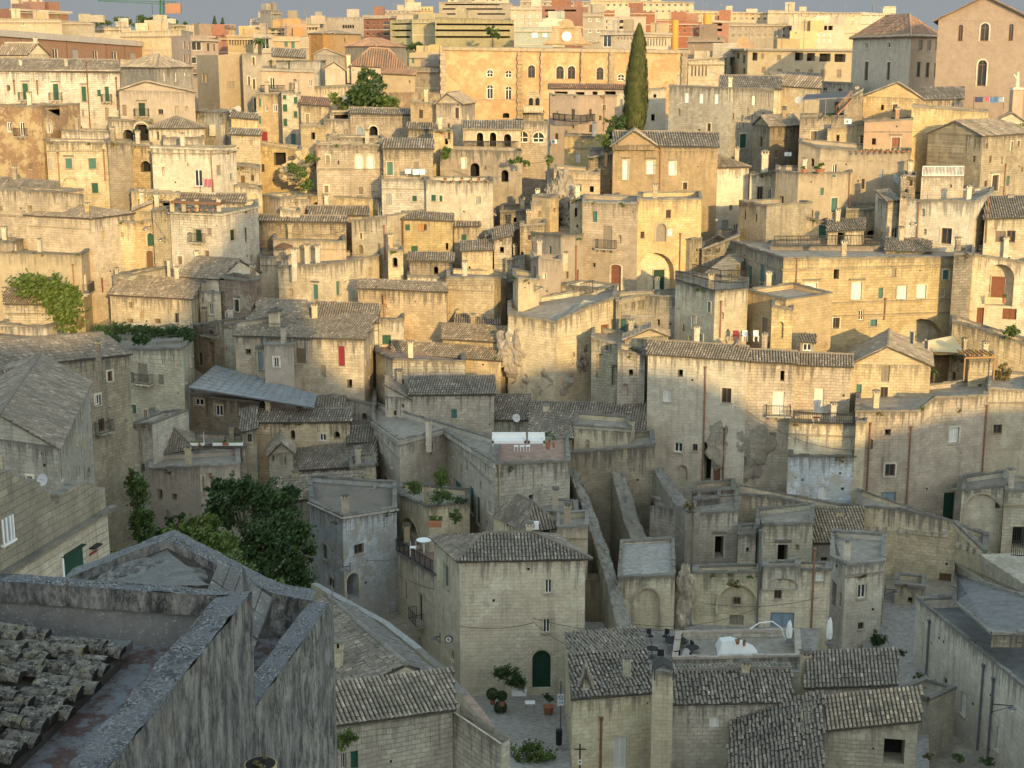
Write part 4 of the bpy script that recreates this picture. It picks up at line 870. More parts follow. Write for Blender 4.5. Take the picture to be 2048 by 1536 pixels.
H('slim tower house with a tiled cap beside the stepped shade',[(924,501,168),(985,499,168)],570,'o 939 537 4 8',m='golden',r='h',yk=480)
H('cluster house with a dark balcony opening right of the slim tower',[(970,472,172),(1044,458,172)],580,'o 1018 512 10 20;v 985 520 4 8',m='limed')
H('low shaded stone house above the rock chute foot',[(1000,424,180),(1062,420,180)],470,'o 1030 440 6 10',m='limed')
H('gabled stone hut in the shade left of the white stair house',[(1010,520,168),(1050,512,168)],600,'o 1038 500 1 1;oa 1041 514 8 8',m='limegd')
H('tiled stone cottage with a patched wall above the big blank walls',[(819,520,166),(905,521,166)],565,'oa 872 541 9 16;st 816 536 4 18',r='h',yk=508,m='limed')
H('low flat terrace with a pyramid-capped pier between the blank walls',[(815,553,163),(900,556,163)],580,m='limep')
H('stone house with teal shutters and a stepped parapet above the tiled roofs',[(556,534,166),(655,528,163),(758,512,170)],650,'n 582 585 6 14;stl 631 584 10 30;stu 676 576 8 28;stu 720 564 8 16',m='lime',r='F',ch='614 487 12 22 w;635 488 11 20 w;588 495 13 40 w')
H('low brick-course terrace with a brown parasol behind the stepped parapet',[(520,515,170),(582,514,170)],550,m='limep')
H('large blank stone house with a long low tiled roof and a rust streak',[(716,575,160),(893,583,157)],700,'n 765 600 4 18;so 771 611 6 8',m='lime',r='h',yk=561,dp='768 592 640')
H('tall blank stone block with a thick stained parapet',[(894,556,160),(988,556,158),(1012,560,162)],660,m='lime',dp='892 560 640 wood',main=0,r='F',cn=(16,.06,'limed'))
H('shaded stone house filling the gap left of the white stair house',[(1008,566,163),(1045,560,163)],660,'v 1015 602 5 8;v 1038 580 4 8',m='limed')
H('small brick-course annex with a sage shutter in front of the blank wall',[(757,640,155),(808,640,155)],700,'sg 773 679 17 18',m='limep',r='f')
H('tiled house left half with a dark corner under the teal shutters',[(514,632,155),(614,637,153)],660,r='h',yk=597,rm='tile',m='limep')
H('tiled house right half with a chimney under the teal shutters',[(634,640,153),(756,644,153)],665,r='h',yk=603,rm='tilew',m='limep',ch='629 606 14 34 w')
H('long stone house with a wide tiled roof and a red shutter',[(470,670,148),(727,678,146),(758,648,156)],800,'sb 602 712 19 30;sr 683 712 13 40;w 545 700 1 1',r='h',rm='tile',m='lime',main=0,dep=4.2,hh=1.25,ch='552 617 24 24 w')
H('plastered annex with a little white window in front of the red-shuttered house',[(528,690,144),(587,691,144)],760,'wu 553 725 10 20;w 519 730 1 1',m='plast',r='f',par=.2)
H('lower grey plinth house left of the plastered annex',[(512,697,147),(530,697,147)],760,'se 521 722 9 36',m='limeg')
H('low tiled house with a golden wall and a projecting eave',[(885,676,153),(1012,684,150)],715,r='h',yk=648,rm='tilew',m='golden')
H('small tiled roof house stacked behind the golden-walled tiled house',[(912,648,157),(998,648,157)],670,r='h',yk=621,rm='tile',m='lime',ch='915 618 8 20')
H('wide low house with a sunlit tiled roof above the terracotta floor',[(785,706,152),(1002,720,148)],790,r='h',yk=687,rm='tilew',m='golden')
H('flat-topped corner house with a terracotta roof floor',[(752,704,150),(785,719,145),(930,724,146)],850,'e 768 760 6 14;W 767 764 6 16',m='limeg',r='F',rf='roofred')
H('dark tiled house with ridge tiles left of the square chimneys',[(820,788,140),(988,786,139)],850,r='h',yk=749,rm='tiled',m='limeg')
# --- middle band, right ---
H('stone house with an iron balcony and a tall brown door',[(1165,404,166),(1276,408,163)],640,'snB 1215 474 18 44;DRqu 1232 555 20 52;o 1188 530 6 9',m='golden',dp='1152 490 570',r='F',dep=9)
H('stone house over a great arch with a dark green door',[(1274,400,164),(1404,398,166)],640,'v 1337 428 10 17;v 1285 470 8 14;Dnau 1322 465 20 36;Maq 1308 552 80 92;Kd 1317 562 23 46;W 1341 465 10 14',m='golden',dp='1359 470 570',r='F',dep=9)
H('white-walled house stepping down behind the grey cube',[(1050,464,170),(1122,473,164),(1168,470,166)],600,'v 1135 550 4 14;DR 1155 556 5 34;sw 1120 500 1 1',m='cream',r='F',main=0,dp='1151 495 572',dep=7,ch='1131 502 11 12 w')
H('grey plastered cube house with a slit and a tiny window',[(1062,518,160),(1077,514,157),(1122,522,159)],660,'v 1069 545 4 26;Wu 1089 553 5 10;oa 1089 628 8 30',m='plast',r='F',dep=5)
H('low white house with steps at the left of the grey cube',[(1026,552,157),(1036,558,154),(1078,560,155)],650,'n 1050 575 3 3',m='cream',r='F',dep=5)
H('white parapet ramp house between the grey cube and the brown door',[(1122,570,160),(1196,580,157)],650,m='limep',r='F',dep=4)
H('long curved retaining wall rising to the right below the white house',[(1016,629,149),(1112,644,147),(1182,611,149),(1233,594,151)],830,'na 1173 697 10 16;DRu 1209 662 16 26',m='lime',r='F',name='retaining_wall',cat='wall',group=None,dep=8)
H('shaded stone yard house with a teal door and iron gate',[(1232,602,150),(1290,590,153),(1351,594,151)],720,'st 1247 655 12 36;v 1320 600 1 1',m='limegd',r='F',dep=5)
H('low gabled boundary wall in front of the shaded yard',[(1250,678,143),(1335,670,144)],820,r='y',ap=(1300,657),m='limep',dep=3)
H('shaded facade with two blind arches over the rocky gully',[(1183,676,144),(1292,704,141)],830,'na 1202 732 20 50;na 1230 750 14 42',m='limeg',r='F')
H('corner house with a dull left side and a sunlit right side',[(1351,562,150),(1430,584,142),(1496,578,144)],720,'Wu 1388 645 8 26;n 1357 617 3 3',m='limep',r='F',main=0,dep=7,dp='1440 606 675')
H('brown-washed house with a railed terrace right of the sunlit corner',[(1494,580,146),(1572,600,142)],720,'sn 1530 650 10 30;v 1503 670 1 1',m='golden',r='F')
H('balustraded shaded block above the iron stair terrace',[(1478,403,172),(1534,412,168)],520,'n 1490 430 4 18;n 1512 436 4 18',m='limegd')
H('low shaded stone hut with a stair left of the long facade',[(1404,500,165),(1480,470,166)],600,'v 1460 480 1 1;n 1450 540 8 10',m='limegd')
H('stone terrace wall with a sage door behind the iron fence',[(1534,414,174),(1656,446,170)],520,'sg 1645 466 15 30',m='lime')
H('little ruined tiled porch beside the sage door',[(1656,462,167),(1728,458,167)],500,'o 1682 480 14 30;oq 1735 480 14 18',r='h',yk=437,rm='tile',m='lime',rough=1)
H('low stepped wall house with an arched niche behind the tiled porch',[(1692,420,172),(1756,418,172)],500,'oq 1742 470 16 18',m='limed')
H('plain terrace wall carrying the iron fence',[(1540,496,162),(1772,493,162)],540,m='plast',name='terrace_wall',cat='wall',group=None)
H('long golden facade with a row of white windows and a great arch',[(1437,474,170),(1567,517,151),(1948,514,155)],800,'stu 1473 545 9 44;st 1500 550 7 36;st 1524 553 8 46;Wul 1622 583 22 34;Wul 1713 582 20 34;Wu 1804 585 19 26;Wu 1843 583 18 26;wz 1887 586 6 16;sb 1602 639 8 12;Maq 1840 668 96 62;Kb 1826 676 10 24;Kb 1855 690 11 16',
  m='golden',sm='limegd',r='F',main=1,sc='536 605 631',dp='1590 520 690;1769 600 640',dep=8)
H('leaning buttress tower at the right end of the long golden facade',[(1908,510,152),(1946,508,151)],700,m='limed')
H('stone hut with a glazed door and potted plants by the pier',[(1756,394,170),(1776,402,166),(1802,399,167)],500,'w 1792 470 16 30',r='h',main=1,m='limep',sm='limeg',hh=.8,dep=5,dp='')
H('thin stone pier wall with a broken top',[(1801,384,165),(1816,388,165)],500,m='limed')
H('stone house with a brown-framed window and an orange downpipe',[(1815,400,165),(1948,404,161),(1986,386,168)],530,'vu 1893 472 21 32;o 1905 385 1 1;n 1820 448 3 3',m='limep',r='F',main=0,dp='1836 408 488',dep=8)
H('rough stone tower top with a canvas corner behind the brown-framed window',[(1860,388,171),(1950,378,171)],430,'v 1905 392 8 12',m='limed')
H('tiled white house with an open brown shutter at the right edge',[(1970,436,161),(2064,434,160)],540,'sbx 2001 473 20 22;v 2022 473 17 24',r='h',yk=404,m='limep',dp='1974 400 486',dep=6)
H('house with a deep arched porch and three orange-brown doors',[(1938,508,157),(2064,528,155)],720,'Ma 2000 562 56 100;KR 1996 574 26 42;DR 1960 637 14 44;DR 2019 628 28 22',m='limep',r='F',dep=8)
H('sloping retaining wall below the three orange-brown doors',[(1905,642,149),(1990,668,146),(2064,692,144)],860,m='lime',r='F',name='retaining_wall',cat='wall',group=None,dep=3)
H('shaded inner porch block behind the sail canopy',[(1898,712,146),(1945,716,144)],830,'oa 1880 730 1 1;v 1908 752 6 16',m='limeg',r='F',dep=4)
H('small sunlit block carrying the orange timber pergola',[(1938,722,139),(1986,720,139)],830,'n 1960 772 7 6',m='lime',r='F',dep=4)
H('back wall with a golden arch behind the potted palm',[(1860,714,148),(1905,712,148)],830,'nau 1888 742 18 28',m='golden',r='F',dep=3)
# --- row of cliff houses ---
H('stone house with a tiled roof and a long copper pipe over the gully',[(1296,706,137),(1495,720,134)],1000,'Wu 1333 791 16 26;vu 1453 791 19 30;w 1357 895 17 19;na 1365 945 20 30;o 1415 925 15 80;Dk 1433 958 14 44;v 1390 895 10 14',r='x',yk=684,m='limep',dp='1408 738 975;1447 860 985 wood',hh=.8,dep=5)
H('stone house with a white balcony door above the dark boulders',[(1494,721,134.5),(1590,726,134)],1000,'WzB 1557 806 23 46',r='x',yk=700,m='lime',dep=4,hh=.7)
H('stone house with curtained doors and a railed terrace table',[(1589,728,137),(1703,732,136)],860,'WLz 1638 802 19 50;n 1687 791 5 5',r='x',yk=700,m='lime',dep=4,hh=.7,dp='1585 730 850')
H('smooth wall block carrying the railed terrace',[(1578,846,132),(1714,850,131)],940,m='limep',r='F',dep=4)
H('peeling plaster house with a pale window under the railed terrace',[(1577,912,130),(1713,914,129)],1080,'Wz 1645 987 17 26;o 1685 978 6 6;n 1605 960 5 5',m='bluew',r='F',dep=4)
H('humped-gable house with a tall brown door high in its wall',[(1700,728,138),(1862,730,137)],860,'snz 1771 742 17 42;v 1768 788 15 28',r='y',ap=(1775,692),m='golden',rm='tile',dep=9)
H('high stone wall house with copper pipes and a pale window',[(1711,823,130.5),(1836,822,131),(1869,795,131.3),(1976,791,133)],1060,'Wu 1908 870 19 30;vu 1780 940 20 24;De 1776 1006 29 44;DdL 1898 1013 23 56;o 1854 978 5 5;sy 1909 972 11 9',m='lime',r='F',dp='1736 850 1010;1816 857 1035;1968 815 945',dep=8)
H('stone wall house with one dark window at the right edge',[(1976,777,134),(2064,782,134)],1120,'vu 1995 858 17 18',m='limep',r='F',dep=8)
H('apse-like house with a round-arched front and a small grey window',[(1924,982,127),(2012,972,126)],1120,'nau 1964 1040 72 130;v 1996 1012 11 11',m='limep',r='F',dep=5,dp='2005 985 1105')
H('stone house with a lattice gate at the right edge',[(2010,980,125),(2064,985,125)],1130,'v 2034 1080 1 1;ou 2042 1075 34 44',m='limeg',r='F',dep=5)
# --- lower band ---
H('stone house with mixed windows under the blue metal roof',[(376,790,145),(520,806,142)],890,'wu 398 800 18 22;wu 438 821 15 22',m='limed',r='F',dep=7)
H('plastered block left of the small slate-tiled roof',[(256,850,135),(304,848,134)],960,m='limeg',r='F',dep=6,dp='282 862 945 limed')
H('grey slab-roofed shed behind the flower terrace',[(302,858,141),(356,860,141)],900,r='l',rm='slate',m='limeg',hh=1.5)
H('low cottage with a hipped slab-tile roof beside the flower terrace',[(302,908,136),(386,894,135)],945,'v 360 906 19 20',r='p',rm='tiled',m='limep',hh=1.9,ch='342 848 14 14',dep=6)
H('flower terrace house with white planters on its parapet',[(386,890,137),(492,896,135)],950,'n 484 920 4 6',m='limeg',r='F',dep=5)
H('plastered retaining house with a grey shutter behind the dark trees',[(298,938,131),(400,934,129),(480,928,130)],1120,'syu 402 970 13 36;nau 465 962 12 14',m='plast',r='F',dep=5)
H('small house with an outside stair and dark window right of the flower terrace',[(484,862,136),(512,855,136)],1000,'v 499 876 9 16',r='h',yk=838,rm='tiled',m='limeg',dep=4)
H('long stone house with a narrow dark tiled roof and coursed wall',[(492,843,138),(699,841,137)],960,'n 530 856 4 4',r='h',yk=819,rm='tiled',m='lime',ch='536 797 13 22')
H('dark tiled roof strip house right of the coursed wall',[(697,884,136),(750,882,136)],960,r='h',yk=850,rm='tiled',m='limed')
H('shaded stone stair house below the lane end',[(606,800,144),(660,790,146),(752,810,144)],900,'o 716 795 5 8;v 700 835 4 30',m='limeg',r='F')
H('wide house with a large dark tiled roof beside the white ruined dormer',[(590,939,134),(752,930,132)],1010,r='h',yk=884,rm='tiled',m='limeg')
H('white ruined dormer house with dark slits',[(538,908,134),(586,903,133)],980,'o 546 915 5 14;n 570 920 3 20',m='whitest',r='y',ap=(562,884),dep=4)
H('house with a streaked tiled roof above the leafy trees',[(555,1000,128),(722,990,125)],1060,r='h',yk=945,rm='tile',m='limeg')
H('stone house with a blue shutter left of the crenellated corner house',[(700,936,130),(752,930,129)],1060,'st 724 965 9 22',m='limeg',r='F',dep=4)
H('blue-white peeling corner house with a chimney and arched doorway',[(619,1004,119),(685,1034,113),(793,1018,117)],1245,'stu 650 1104 10 30;vz 718 1098 19 20;oau 705 1172 24 52;v 663 1166 13 19',m='bluew',r='F',rf='tiled',main=1,ch='690 987 18 38 w',cn=(3,.2,'limeg'),sc='',dep=8)
H('castle-like corner house with a zigzag frieze and sea-green shutters',[(746,843,138),(799,881,128),(893,859,133),(990,927,118)],1080,'stu 772 963 9 20;stu 916 985 14 44;st 943 1000 8 52;st 956 1020 7 54',m='limep',r='F',ref=1,cn=(9,.18,'limeg'),dep=8,name='stone_house',fz=(1.15,.5,.14))
H('stone terrace block carrying the white garden sofas',[(988,929,118),(1140,922,121)],1060,'n 1017 988 1 1',m='limeg',r='F',rf='roofred',dep=8,par=.1,dp='998 935 1060 cream')
H('roof terrace house full of shrubs with a round cellar arch',[(800,992,124),(858,1014,119),(939,1006,121)],1085,'oau 820 1052 34 30',m='limep',r='F',dep=4)
H('slab-roofed house with two square chimneys in the shade',[(886,840,141),(1060,838,139)],900,r='x',yk=778,rm='tiled',m='limeg',rough=.6,ch='888 795 22 52 w;955 775 24 48 w',dep=9)
H('long dark tiled house with an open loggia under its eave',[(1062,858,136),(1290,862,134)],930,'o 1092 850 24 22;o 1075 850 8 16',r='h',yk=801,rm='tiled',m='plast')
H('stained parapet house with a corner chimney above the buttresses',[(1148,852,130),(1262,860,129)],940,'n 1200 880 1 1',m='limep',r='F',ch='1264 838 14 34 w',cn=(4,.1,'limeg'),dep=5)
H('streaked retaining wall that the three great buttresses lean on',[(1130,908,127),(1310,890,126)],1170,m='limegd',r='F',dep=5,name='retaining_wall',cat='wall',group=None)
H('low tiled hut with a white fan unit beside its shuttered window',[(1006,1062,114),(1052,1056,111),(1115,1040,112)],1110,'sd 1091 1055 17 22',r='p',rm='tiled',m='limep',hh=1.6,main=1,dep=5)
H('small flat stone annex behind the tiled hut',[(1060,1022,117),(1156,1030,116)],1080,m='limeg',r='F',dep=4)
H('yellowish plaster wall house between the front house and the buttress',[(1114,1056,110),(1176,1052,110)],1170,m='cream',r='F',dep=4)
H('tall pale front house with a hipped roof and an arched green door',[(868,1078,107.7),(919,1117,102.5),(1171,1114,103)],1396,'stu 893 1152 9 46;wu 1097 1173 14 28;wu 1093 1252 14 28;Ddau 1083 1338 37 76;vB 893 1190 1 1;v 905 1310 5 20',r='p',rm='tiled',m='limep',main=1,hh=1.0,eo=.35,rough=.3,dep=5.2,zb=1400)
H('long left wing of the pale front house with a roof terrace and balconies',[(773,1093,120),(874,1152,107.2)],1330,'vu 812 1180 6 40;vB 841 1215 7 56;o 785 1231 5 12;o 839 1280 6 12;v 888 1200 4 40',m='limep',r='F',rf='roofred',dep=6)
# gully, cave houses and the restaurant terrace
H('cave house with a carved lintel above a black doorway',[(1385,1030,122),(1476,1022,122)],1170,'oul 1438 1094 17 44;v 1500 1100 1 1',m='limeg',r='F',dep=5)
H('stone parapet wall above the cave house',[(1384,986,128),(1470,978,128)],1060,m='lime',name='parapet_wall',cat='wall',group=None,r='F',dep=3)
H('long stone yard wall behind the flat cave roofs',[(1470,988,127),(1560,996,127),(1706,1034,125)],1110,'n 1501 1010 3 12',m='lime',name='yard_wall',cat='wall',group=None,r='F',dep=3)
H('flat-roofed house with an arched lintel and a black doorway',[(1512,1060,120),(1526,1050,118),(1627,1048,118)],1170,'oul 1565 1111 20 44;n 1595 1095 8 12',m='limeg',r='F',dep=6,main=1)
H('low house with a mossy tiled roof beside the stair',[(1626,1084,119),(1722,1082,119)],1180,r='h',yk=1058,rm='tilew',m='plast',dep=5)
H('square stone block house with a half-open white window',[(1661,1114,112),(1692,1130,107.5),(1768,1124,108.5)],1296,'o 1668 1190 9 56;wu 1724 1183 17 28;v 1722 1252 12 14',m='limep',r='F',main=1,dep=7,sc='1150')
H('lower stone front with a grass-topped arch and a square vent',[(1386,1146,106.5),(1526,1144,106)],1310,'nau 1475 1200 78 60;v 1474 1202 14 15;sn 1473 1240 28 20;v 1420 1240 1 1',m='limep',r='F',dep=1.5,dp='1517 1066 1262 lead')
H('lower stone front with a lattice window and big blue doors',[(1525,1138,106),(1662,1140,105.8)],1310,'v 1556 1187 15 22;De 1564 1254 48 58;Wz 1640 1152 17 22',m='limep',r='F',dep=1.5,dp='1625 1102 1275')
H('broad retaining wall with a corbel row and a low stable hatch',[(1714,1012,124),(1792,1018,123.5),(1913,1044,122),(1974,1104,119)],1250,'o 1893 1128 4 6;Dk 1892 1158 28 22;o 1876 1186 34 12;o 1753 1065 5 7',m='lime',r='F',name='retaining_wall',cat='wall',group=None,dep=5,zb=1300,fz=(2.1,.75,.3))
H('long plain plastered house with iron downpipes at the lower right',[(1833,1196,104),(2140,1450,80)],1540,'v 1890 1364 9 18;Wz 1926 1408 12 46;Wz 1995 1478 8 50',m='limep',r='F',dep=11,dp='1856 1246 1392 lead;1963 1335 1500 lead;1983 1362 1520 lead',rf='roofgr',par=.7)
H('raised slab block on the roof of the long plastered house',[(1905,1200,101),(1983,1268,90),(2090,1268,90)],1290,m='limegd',r='F',rf='roofgr',dep=6,par=.05,zb=1295)
H('barrel-roofed chapel house with a crooked orange gutter pipe',[(1131,1312,98),(1144,1398,87),(1306,1398,88)],1640,'WL 1240 1506 26 66',r='x',rm='tiled',m='limep',rough=1,main=1,hh=.7,eo=.05,dp='1201 1440 1560')
H('tall square chimney house with a dark metal hood',[(1305,1345,85),(1347,1350,85)],1640,m='limep',dep=1.4,r='f',par=.1,name='chimney_stack',cat='chimney',group=None)
H('barrel-roofed house with two small blue-grey windows',[(1345,1408,87),(1584,1404,87)],1640,'Wz 1429 1445 21 21;Wz 1477 1447 20 19',r='x',yk=1334,rm='tiled',m='limep',rough=1,eo=.05)
H('stone parapet below the restaurant terrace with a pink coping',[(1345,1318,98),(1602,1312,98)],1380,m='limeg',r='F',dep=5,cm='plast',zb=1400,name='terrace_house')
H('tiled shed with a corner chimney right of the restaurant terrace',[(1614,1372,92),(1790,1366,91)],1420,r='h',yk=1292,rm='tiled',m='whitest',ch='1612 1300 24 28 w',rough=.3)
H('white wall house with a brown mosaic-tiled roof and an open porch',[(1604,1462,84),(1837,1438,83)],1640,'o 1789 1492 42 72',r='h',yk=1378,rm='tilew',m='whitest')
H('low wall house in the lane behind the mosaic-tiled roof',[(1795,1380,93),(1858,1400,91)],1480,m='limeg',r='F',dep=3)
H('rough slab-roofed house at the bottom edge with a capped vent',[(1452,1640,79),(1640,1600,78)],1700,r='h',yk=1440,rm='tiled',m='limep',rough=1,dep=9,ch='1636 1476 20 34 w')
H('long white stone house with a steep tiled roof at the bottom',[(640,1450,70),(905,1415,73),],1640,'wu 687 1522 10 34;sg 709 1520 15 36',r='h',yk=1342,rm='tile',m='whitest',cn=(4,.12,'limeg'))
H('grey stone gable end below the curving lane wall',[(903,1418,73.2),(1003,1486,71)],1640,'n 960 1500 1 1',m='limeg',r='F',dep=.7,cn=(2,.1,'limeg'),vis=False)
# --- small in-between buildings ---
H('little golden hut with a flat top in the shaded chute',[(1062,408,174),(1100,404,174)],480,'o 1080 428 8 12;o 1070 452 6 9',m='golden',r='F',dep=4)
H('narrow sunlit wall stub beside the fluted rock chute',[(1100,396,173),(1118,392,174)],470,'o 1109 420 4 8',m='golden',r='F',dep=3)
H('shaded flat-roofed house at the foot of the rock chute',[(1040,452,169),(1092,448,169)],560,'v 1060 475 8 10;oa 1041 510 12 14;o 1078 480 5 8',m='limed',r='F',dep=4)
H('tall narrow house left of the iron-balconied house',[(1140,400,171),(1168,398,171)],500,'o 1152 425 5 18;v 1155 452 4 6',m='golden',r='F',dep=4)
H('tiny tiled lean-to between the slim tower and the shaded cluster',[(988,478,169),(1024,470,169)],540,'o 1004 500 8 12',r='h',m='lime',dep=3)
H('sunlit stepped wall house above the small green-shutter house',[(870,420,179),(915,428,178)],470,'v 885 440 5 8;oa 902 446 9 12',m='limep',r='F',dep=4)
H('flat roof room with a round arch in the dark lane',[(776,500,166),(806,502,166)],580,'oa 790 525 10 20',m='golden',r='F',dep=4)
H('small cream stair house below the tall bastion curve',[(560,420,178),(600,424,178)],470,'o 575 438 5 10;n 590 440 5 8',m='limep',r='F',dep=4)
H('tiny stone room with a brown door on the garden wall',[(470,330,186),(520,336,186)],400,'Dk 486 362 8 22;v 505 356 6 12',m='lime',r='F',dep=4,sc='345')
H('arched stair wall with two blind arches left of the round bastion',[(470,372,181),(524,378,181)],440,'na 487 396 14 26;na 508 398 12 22',m='limep',r='F',dep=4)
H('low balustraded terrace below the broad corner house',[(262,384,176),(360,388,176)],430,'n 280 405 8 14;n 300 405 8 14;n 322 405 8 14',m='golden',r='F',dep=3,fz=(.55,.5,.16))
H('low stone shed with a slanting tile roof under the balustrade',[(268,420,173),(306,424,173)],470,r='r',m='golden',hh=1.1,dep=4)
H('stepped little wall house left of the passage gate',[(226,440,171),(268,446,171)],560,'o 245 470 5 10;n 240 500 6 8',m='lime',r='F',dep=3)
H('narrow roof room between the double tiled roof and the chimney pots house',[(382,560,162),(402,566,161)],650,'v 391 590 6 14',m='limep',r='F',dep=3)
H('little stone loft on the left half of the tiled houses',[(537,626,150.5),(560,622,150.5)],660,'o 548 640 1 1',m='limep',r='F',dep=2)
H('low ochre wall room behind the terracotta roof floor',[(930,700,152),(962,702,152)],760,'v 946 716 6 8',m='golden',r='h',dep=3)
H('shaded lean-to beside the two blind arches',[(1236,700,139),(1290,712,139)],830,'o 1262 745 8 12;na 1250 780 14 26',m='limeg',r='F',dep=3)
H('stone landing block under the brown door of the balconied house',[(1190,600,155),(1250,592,156)],660,'n 1220 625 8 12',m='limep',r='F',dep=3)
H('tall shaded pier wall left of the fluted iron terrace stair',[(1380,480,165),(1404,476,166)],600,'o 1392 520 4 8;v 1394 500 4 6',m='limed',r='F',dep=3)
H('small tiled canopy house above the green corner of the dark terrace',[(1340,470,167),(1380,466,167)],560,'v 1356 500 10 14;o 1372 520 5 7',r='h',m='lime',dep=3)
H('stone chimney pier house right of the pyramid roof',[(1500,350,182),(1552,346,182)],450,'vu 1520 386 12 26;w 1540 388 7 20',m='limep',r='F',dep=4,ch='1530 300 16 46')
H('rough stone infill with a small arched door behind the sunlit corner house',[(1544,612,140),(1586,620,140)],720,'na 1560 660 14 34',m='golden',r='F',dep=3)
H('low stone cistern block on the roof of the high wall house',[(1732,846,129),(1712,844,129)][::-1],900,m='limep',r='F',dep=2)
H('small shaded block with a glass dormer on the tiled row',[(1602,682,139),(1628,684,139)],730,'w 1615 694 18 16',m='whitest',r='h',dep=2,hh=.4)
H('triangular white dormer on the tiled row roof',[(1462,702,136.5),(1490,704,136.5)],730,'o 1476 700 5 6',r='y',ap=(1474,688),m='whitest',dep=2,co=False)
H('little stone hut with a pointed dark opening on the chapel house side',[(1166,1352,86.2),(1178,1354,86.2)],1390,'o 1172 1364 5 8',r='y',ap=(1172,1336),m='limep',dep=.5,zb=1380,name='vent_hut')
H('ruined stepped wall behind the black lintelled doorway',[(1395,1000,126),(1440,996,126),],1060,'n 1415 1020 8 12',m='limegd',r='F',dep=3)
H('low parapet block between the cave house and the arched-lintel house',[(1476,1072,119),(1512,1070,119)],1150,'o 1495 1100 6 10',m='limeg',r='F',dep=3)
H('vaulted balcony block with a curved front under the arched-lintel house',[(1526,1134,105.6),(1600,1132,105.6)],1180,'naq 1566 1168 60 22',m='limep',r='F',dep=1.2,zb=1180)
H('stone threshold block with a small grille under the corbel row',[(1790,1170,116),(1850,1176,115.5)],1250,'o 1820 1200 8 10',m='limep',r='F',dep=3)
H('tiny flat hut with a chimney behind the peeling corner house',[(700,985,124),(752,980,124)],1040,'v 726 1000 8 12',m='limep',r='F',dep=3)
H('low tiled house between the metal roof and the long lane stair',[(640,828,141),(690,822,141)],880,'o 664 850 8 10',r='h',rm='tiled',m='limeg',dep=3)
H('small stone house with a lean roof left of the ridge-tiled dark roof',[(770,792,141),(820,796,140)],860,'v 790 826 6 10;o 806 812 5 7',r='l',rm='tiled',m='limeg',dep=4,hh=1.2)
H('open loggia room on the sofa terrace with two stone posts',[(1060,866,131),(1142,874,129)],930,'o 1078 888 16 20;o 1104 890 20 20;o 1128 894 12 18',m='limep',r='h',rm='tiled',dep=4)
H('stone cottage roof peeking between the long terrace and the rail fence',[(1772,500,160),(1860,504,160)],560,r='h',m='lime',dep=4,rough=.8,hh=.9)
H('rubble parapet room above the palace-side pink house',[(1180,300,190),(1226,296,190)],340,'o 1195 315 5 9;v 1212 318 5 10',m='limed',r='F',dep=4)
H('narrow cream gap house left of the wide shuttered stone house roof',[(240,118,260),(268,120,260)],150,m='plast',co=False)
H('low tiled roofs behind the grey blockwork house',[(1548,170,240),(1640,176,236)],210,r='x',m='limep',hh=1.6,rm='tile')
H('small stone attic with a water tank below the yellow modernist block',[(1624,164,255),(1706,168,250)],200,'v 1650 178 8 6;v 1680 180 8 6',m='limeg')
H('low white house row under the yellow modernist block',[(1540,156,270),(1640,160,265)],185,G('v',1550,166,1630,170,6,1,3,6),m='limep',r='x',hh=1,rm='tile')
# ---------- helpers for single things ----------
plain('paving',(.33,.31,.275),var=.45,scale=2.5); plain('pot2',(.45,.36,.16)); plain('bluesign',(.12,.22,.45),.5,.1); stone('rockd',(.36,.33,.27),(.20,.185,.16),bk=0,grime=1.0,dark=(.07,.07,.065))
def prismdown(mb,top,zb,mat,topmat=None):
    """closed solid under a polygon of top points, down to zb (number or list)"""
    n=len(top); low=[Vector((p.x,p.y,zb if not isinstance(zb,list) else zb[i])) for i,p in enumerate(top)]
    mb.poly(top,topmat or mat); 
    u=0
    for i in range(n):
        j=(i+1)%n; L_=(Vector((top[j].x-top[i].x,top[j].y-top[i].y,0))).length
        mb.poly([low[i],low[j],top[j],top[i]],mat,[(u,low[i].z),(u+L_,low[j].z),(u+L_,top[j].z),(u,top[i].z)]); u+=L_
def one(mb,name,label,cat,group=None):
    o=mb.build(name); tag(o,label,cat,group); return o
def tree(label,blobs,base,dens=1.0,leaf='leafd',ls=.2,name='leafy_tree',cat='tree',group=None,trunkr=.22,mats=None):
    """blobs: (px,py,Y,rx_px,ry_px[,mat]); base: (px,py,Y) trunk foot"""
    b0=P(*base); gz=min(b0.z,b0.z); root=thing(name,label,cat,b0,group)
    cr=MB(); tr=MB(); cs=[]
    for bl in blobs:
        px,py,Y,rx,ry=bl[:5]; mt=bl[5] if len(bl)>5 else leaf
        c=P(px,py,Y); rx_=rx*Y/F; rz=ry*Y/F; cs.append((c,rx_,rz))
        n=int(dens*95*rx_*rz/(ls*ls)/4.0); blob(cr,c,rx_,rx_*.8,rz,min(9000,max(120,n)),ls,mt)
    top=sum((c for c,_,_ in cs),Vector())/len(cs)
    mid=b0.lerp(top,.45); tr.bar(b0-Z*1,mid,trunkr*1.3,'bark',8,trunkr*.9)
    for c,rx_,rz in cs:
        k=mid.lerp(c,.5)+Vector((rnd.uniform(-.3,.3),0,.2)); tr.bar(mid,k,trunkr*.75,'bark',6,trunkr*.4); tr.bar(k,c+Z*rz*.5,trunkr*.4,'bark',5,.03)
        for q_ in range(3): tr.bar(k,c+Vector((rnd.uniform(-1,1)*rx_*.7,rnd.uniform(-1,1)*rx_*.5,rnd.uniform(-.2,.8)*rz)),trunkr*.25,'bark',4,.02)
    tr.build('trunk',root); cr.build('crown',root); return root
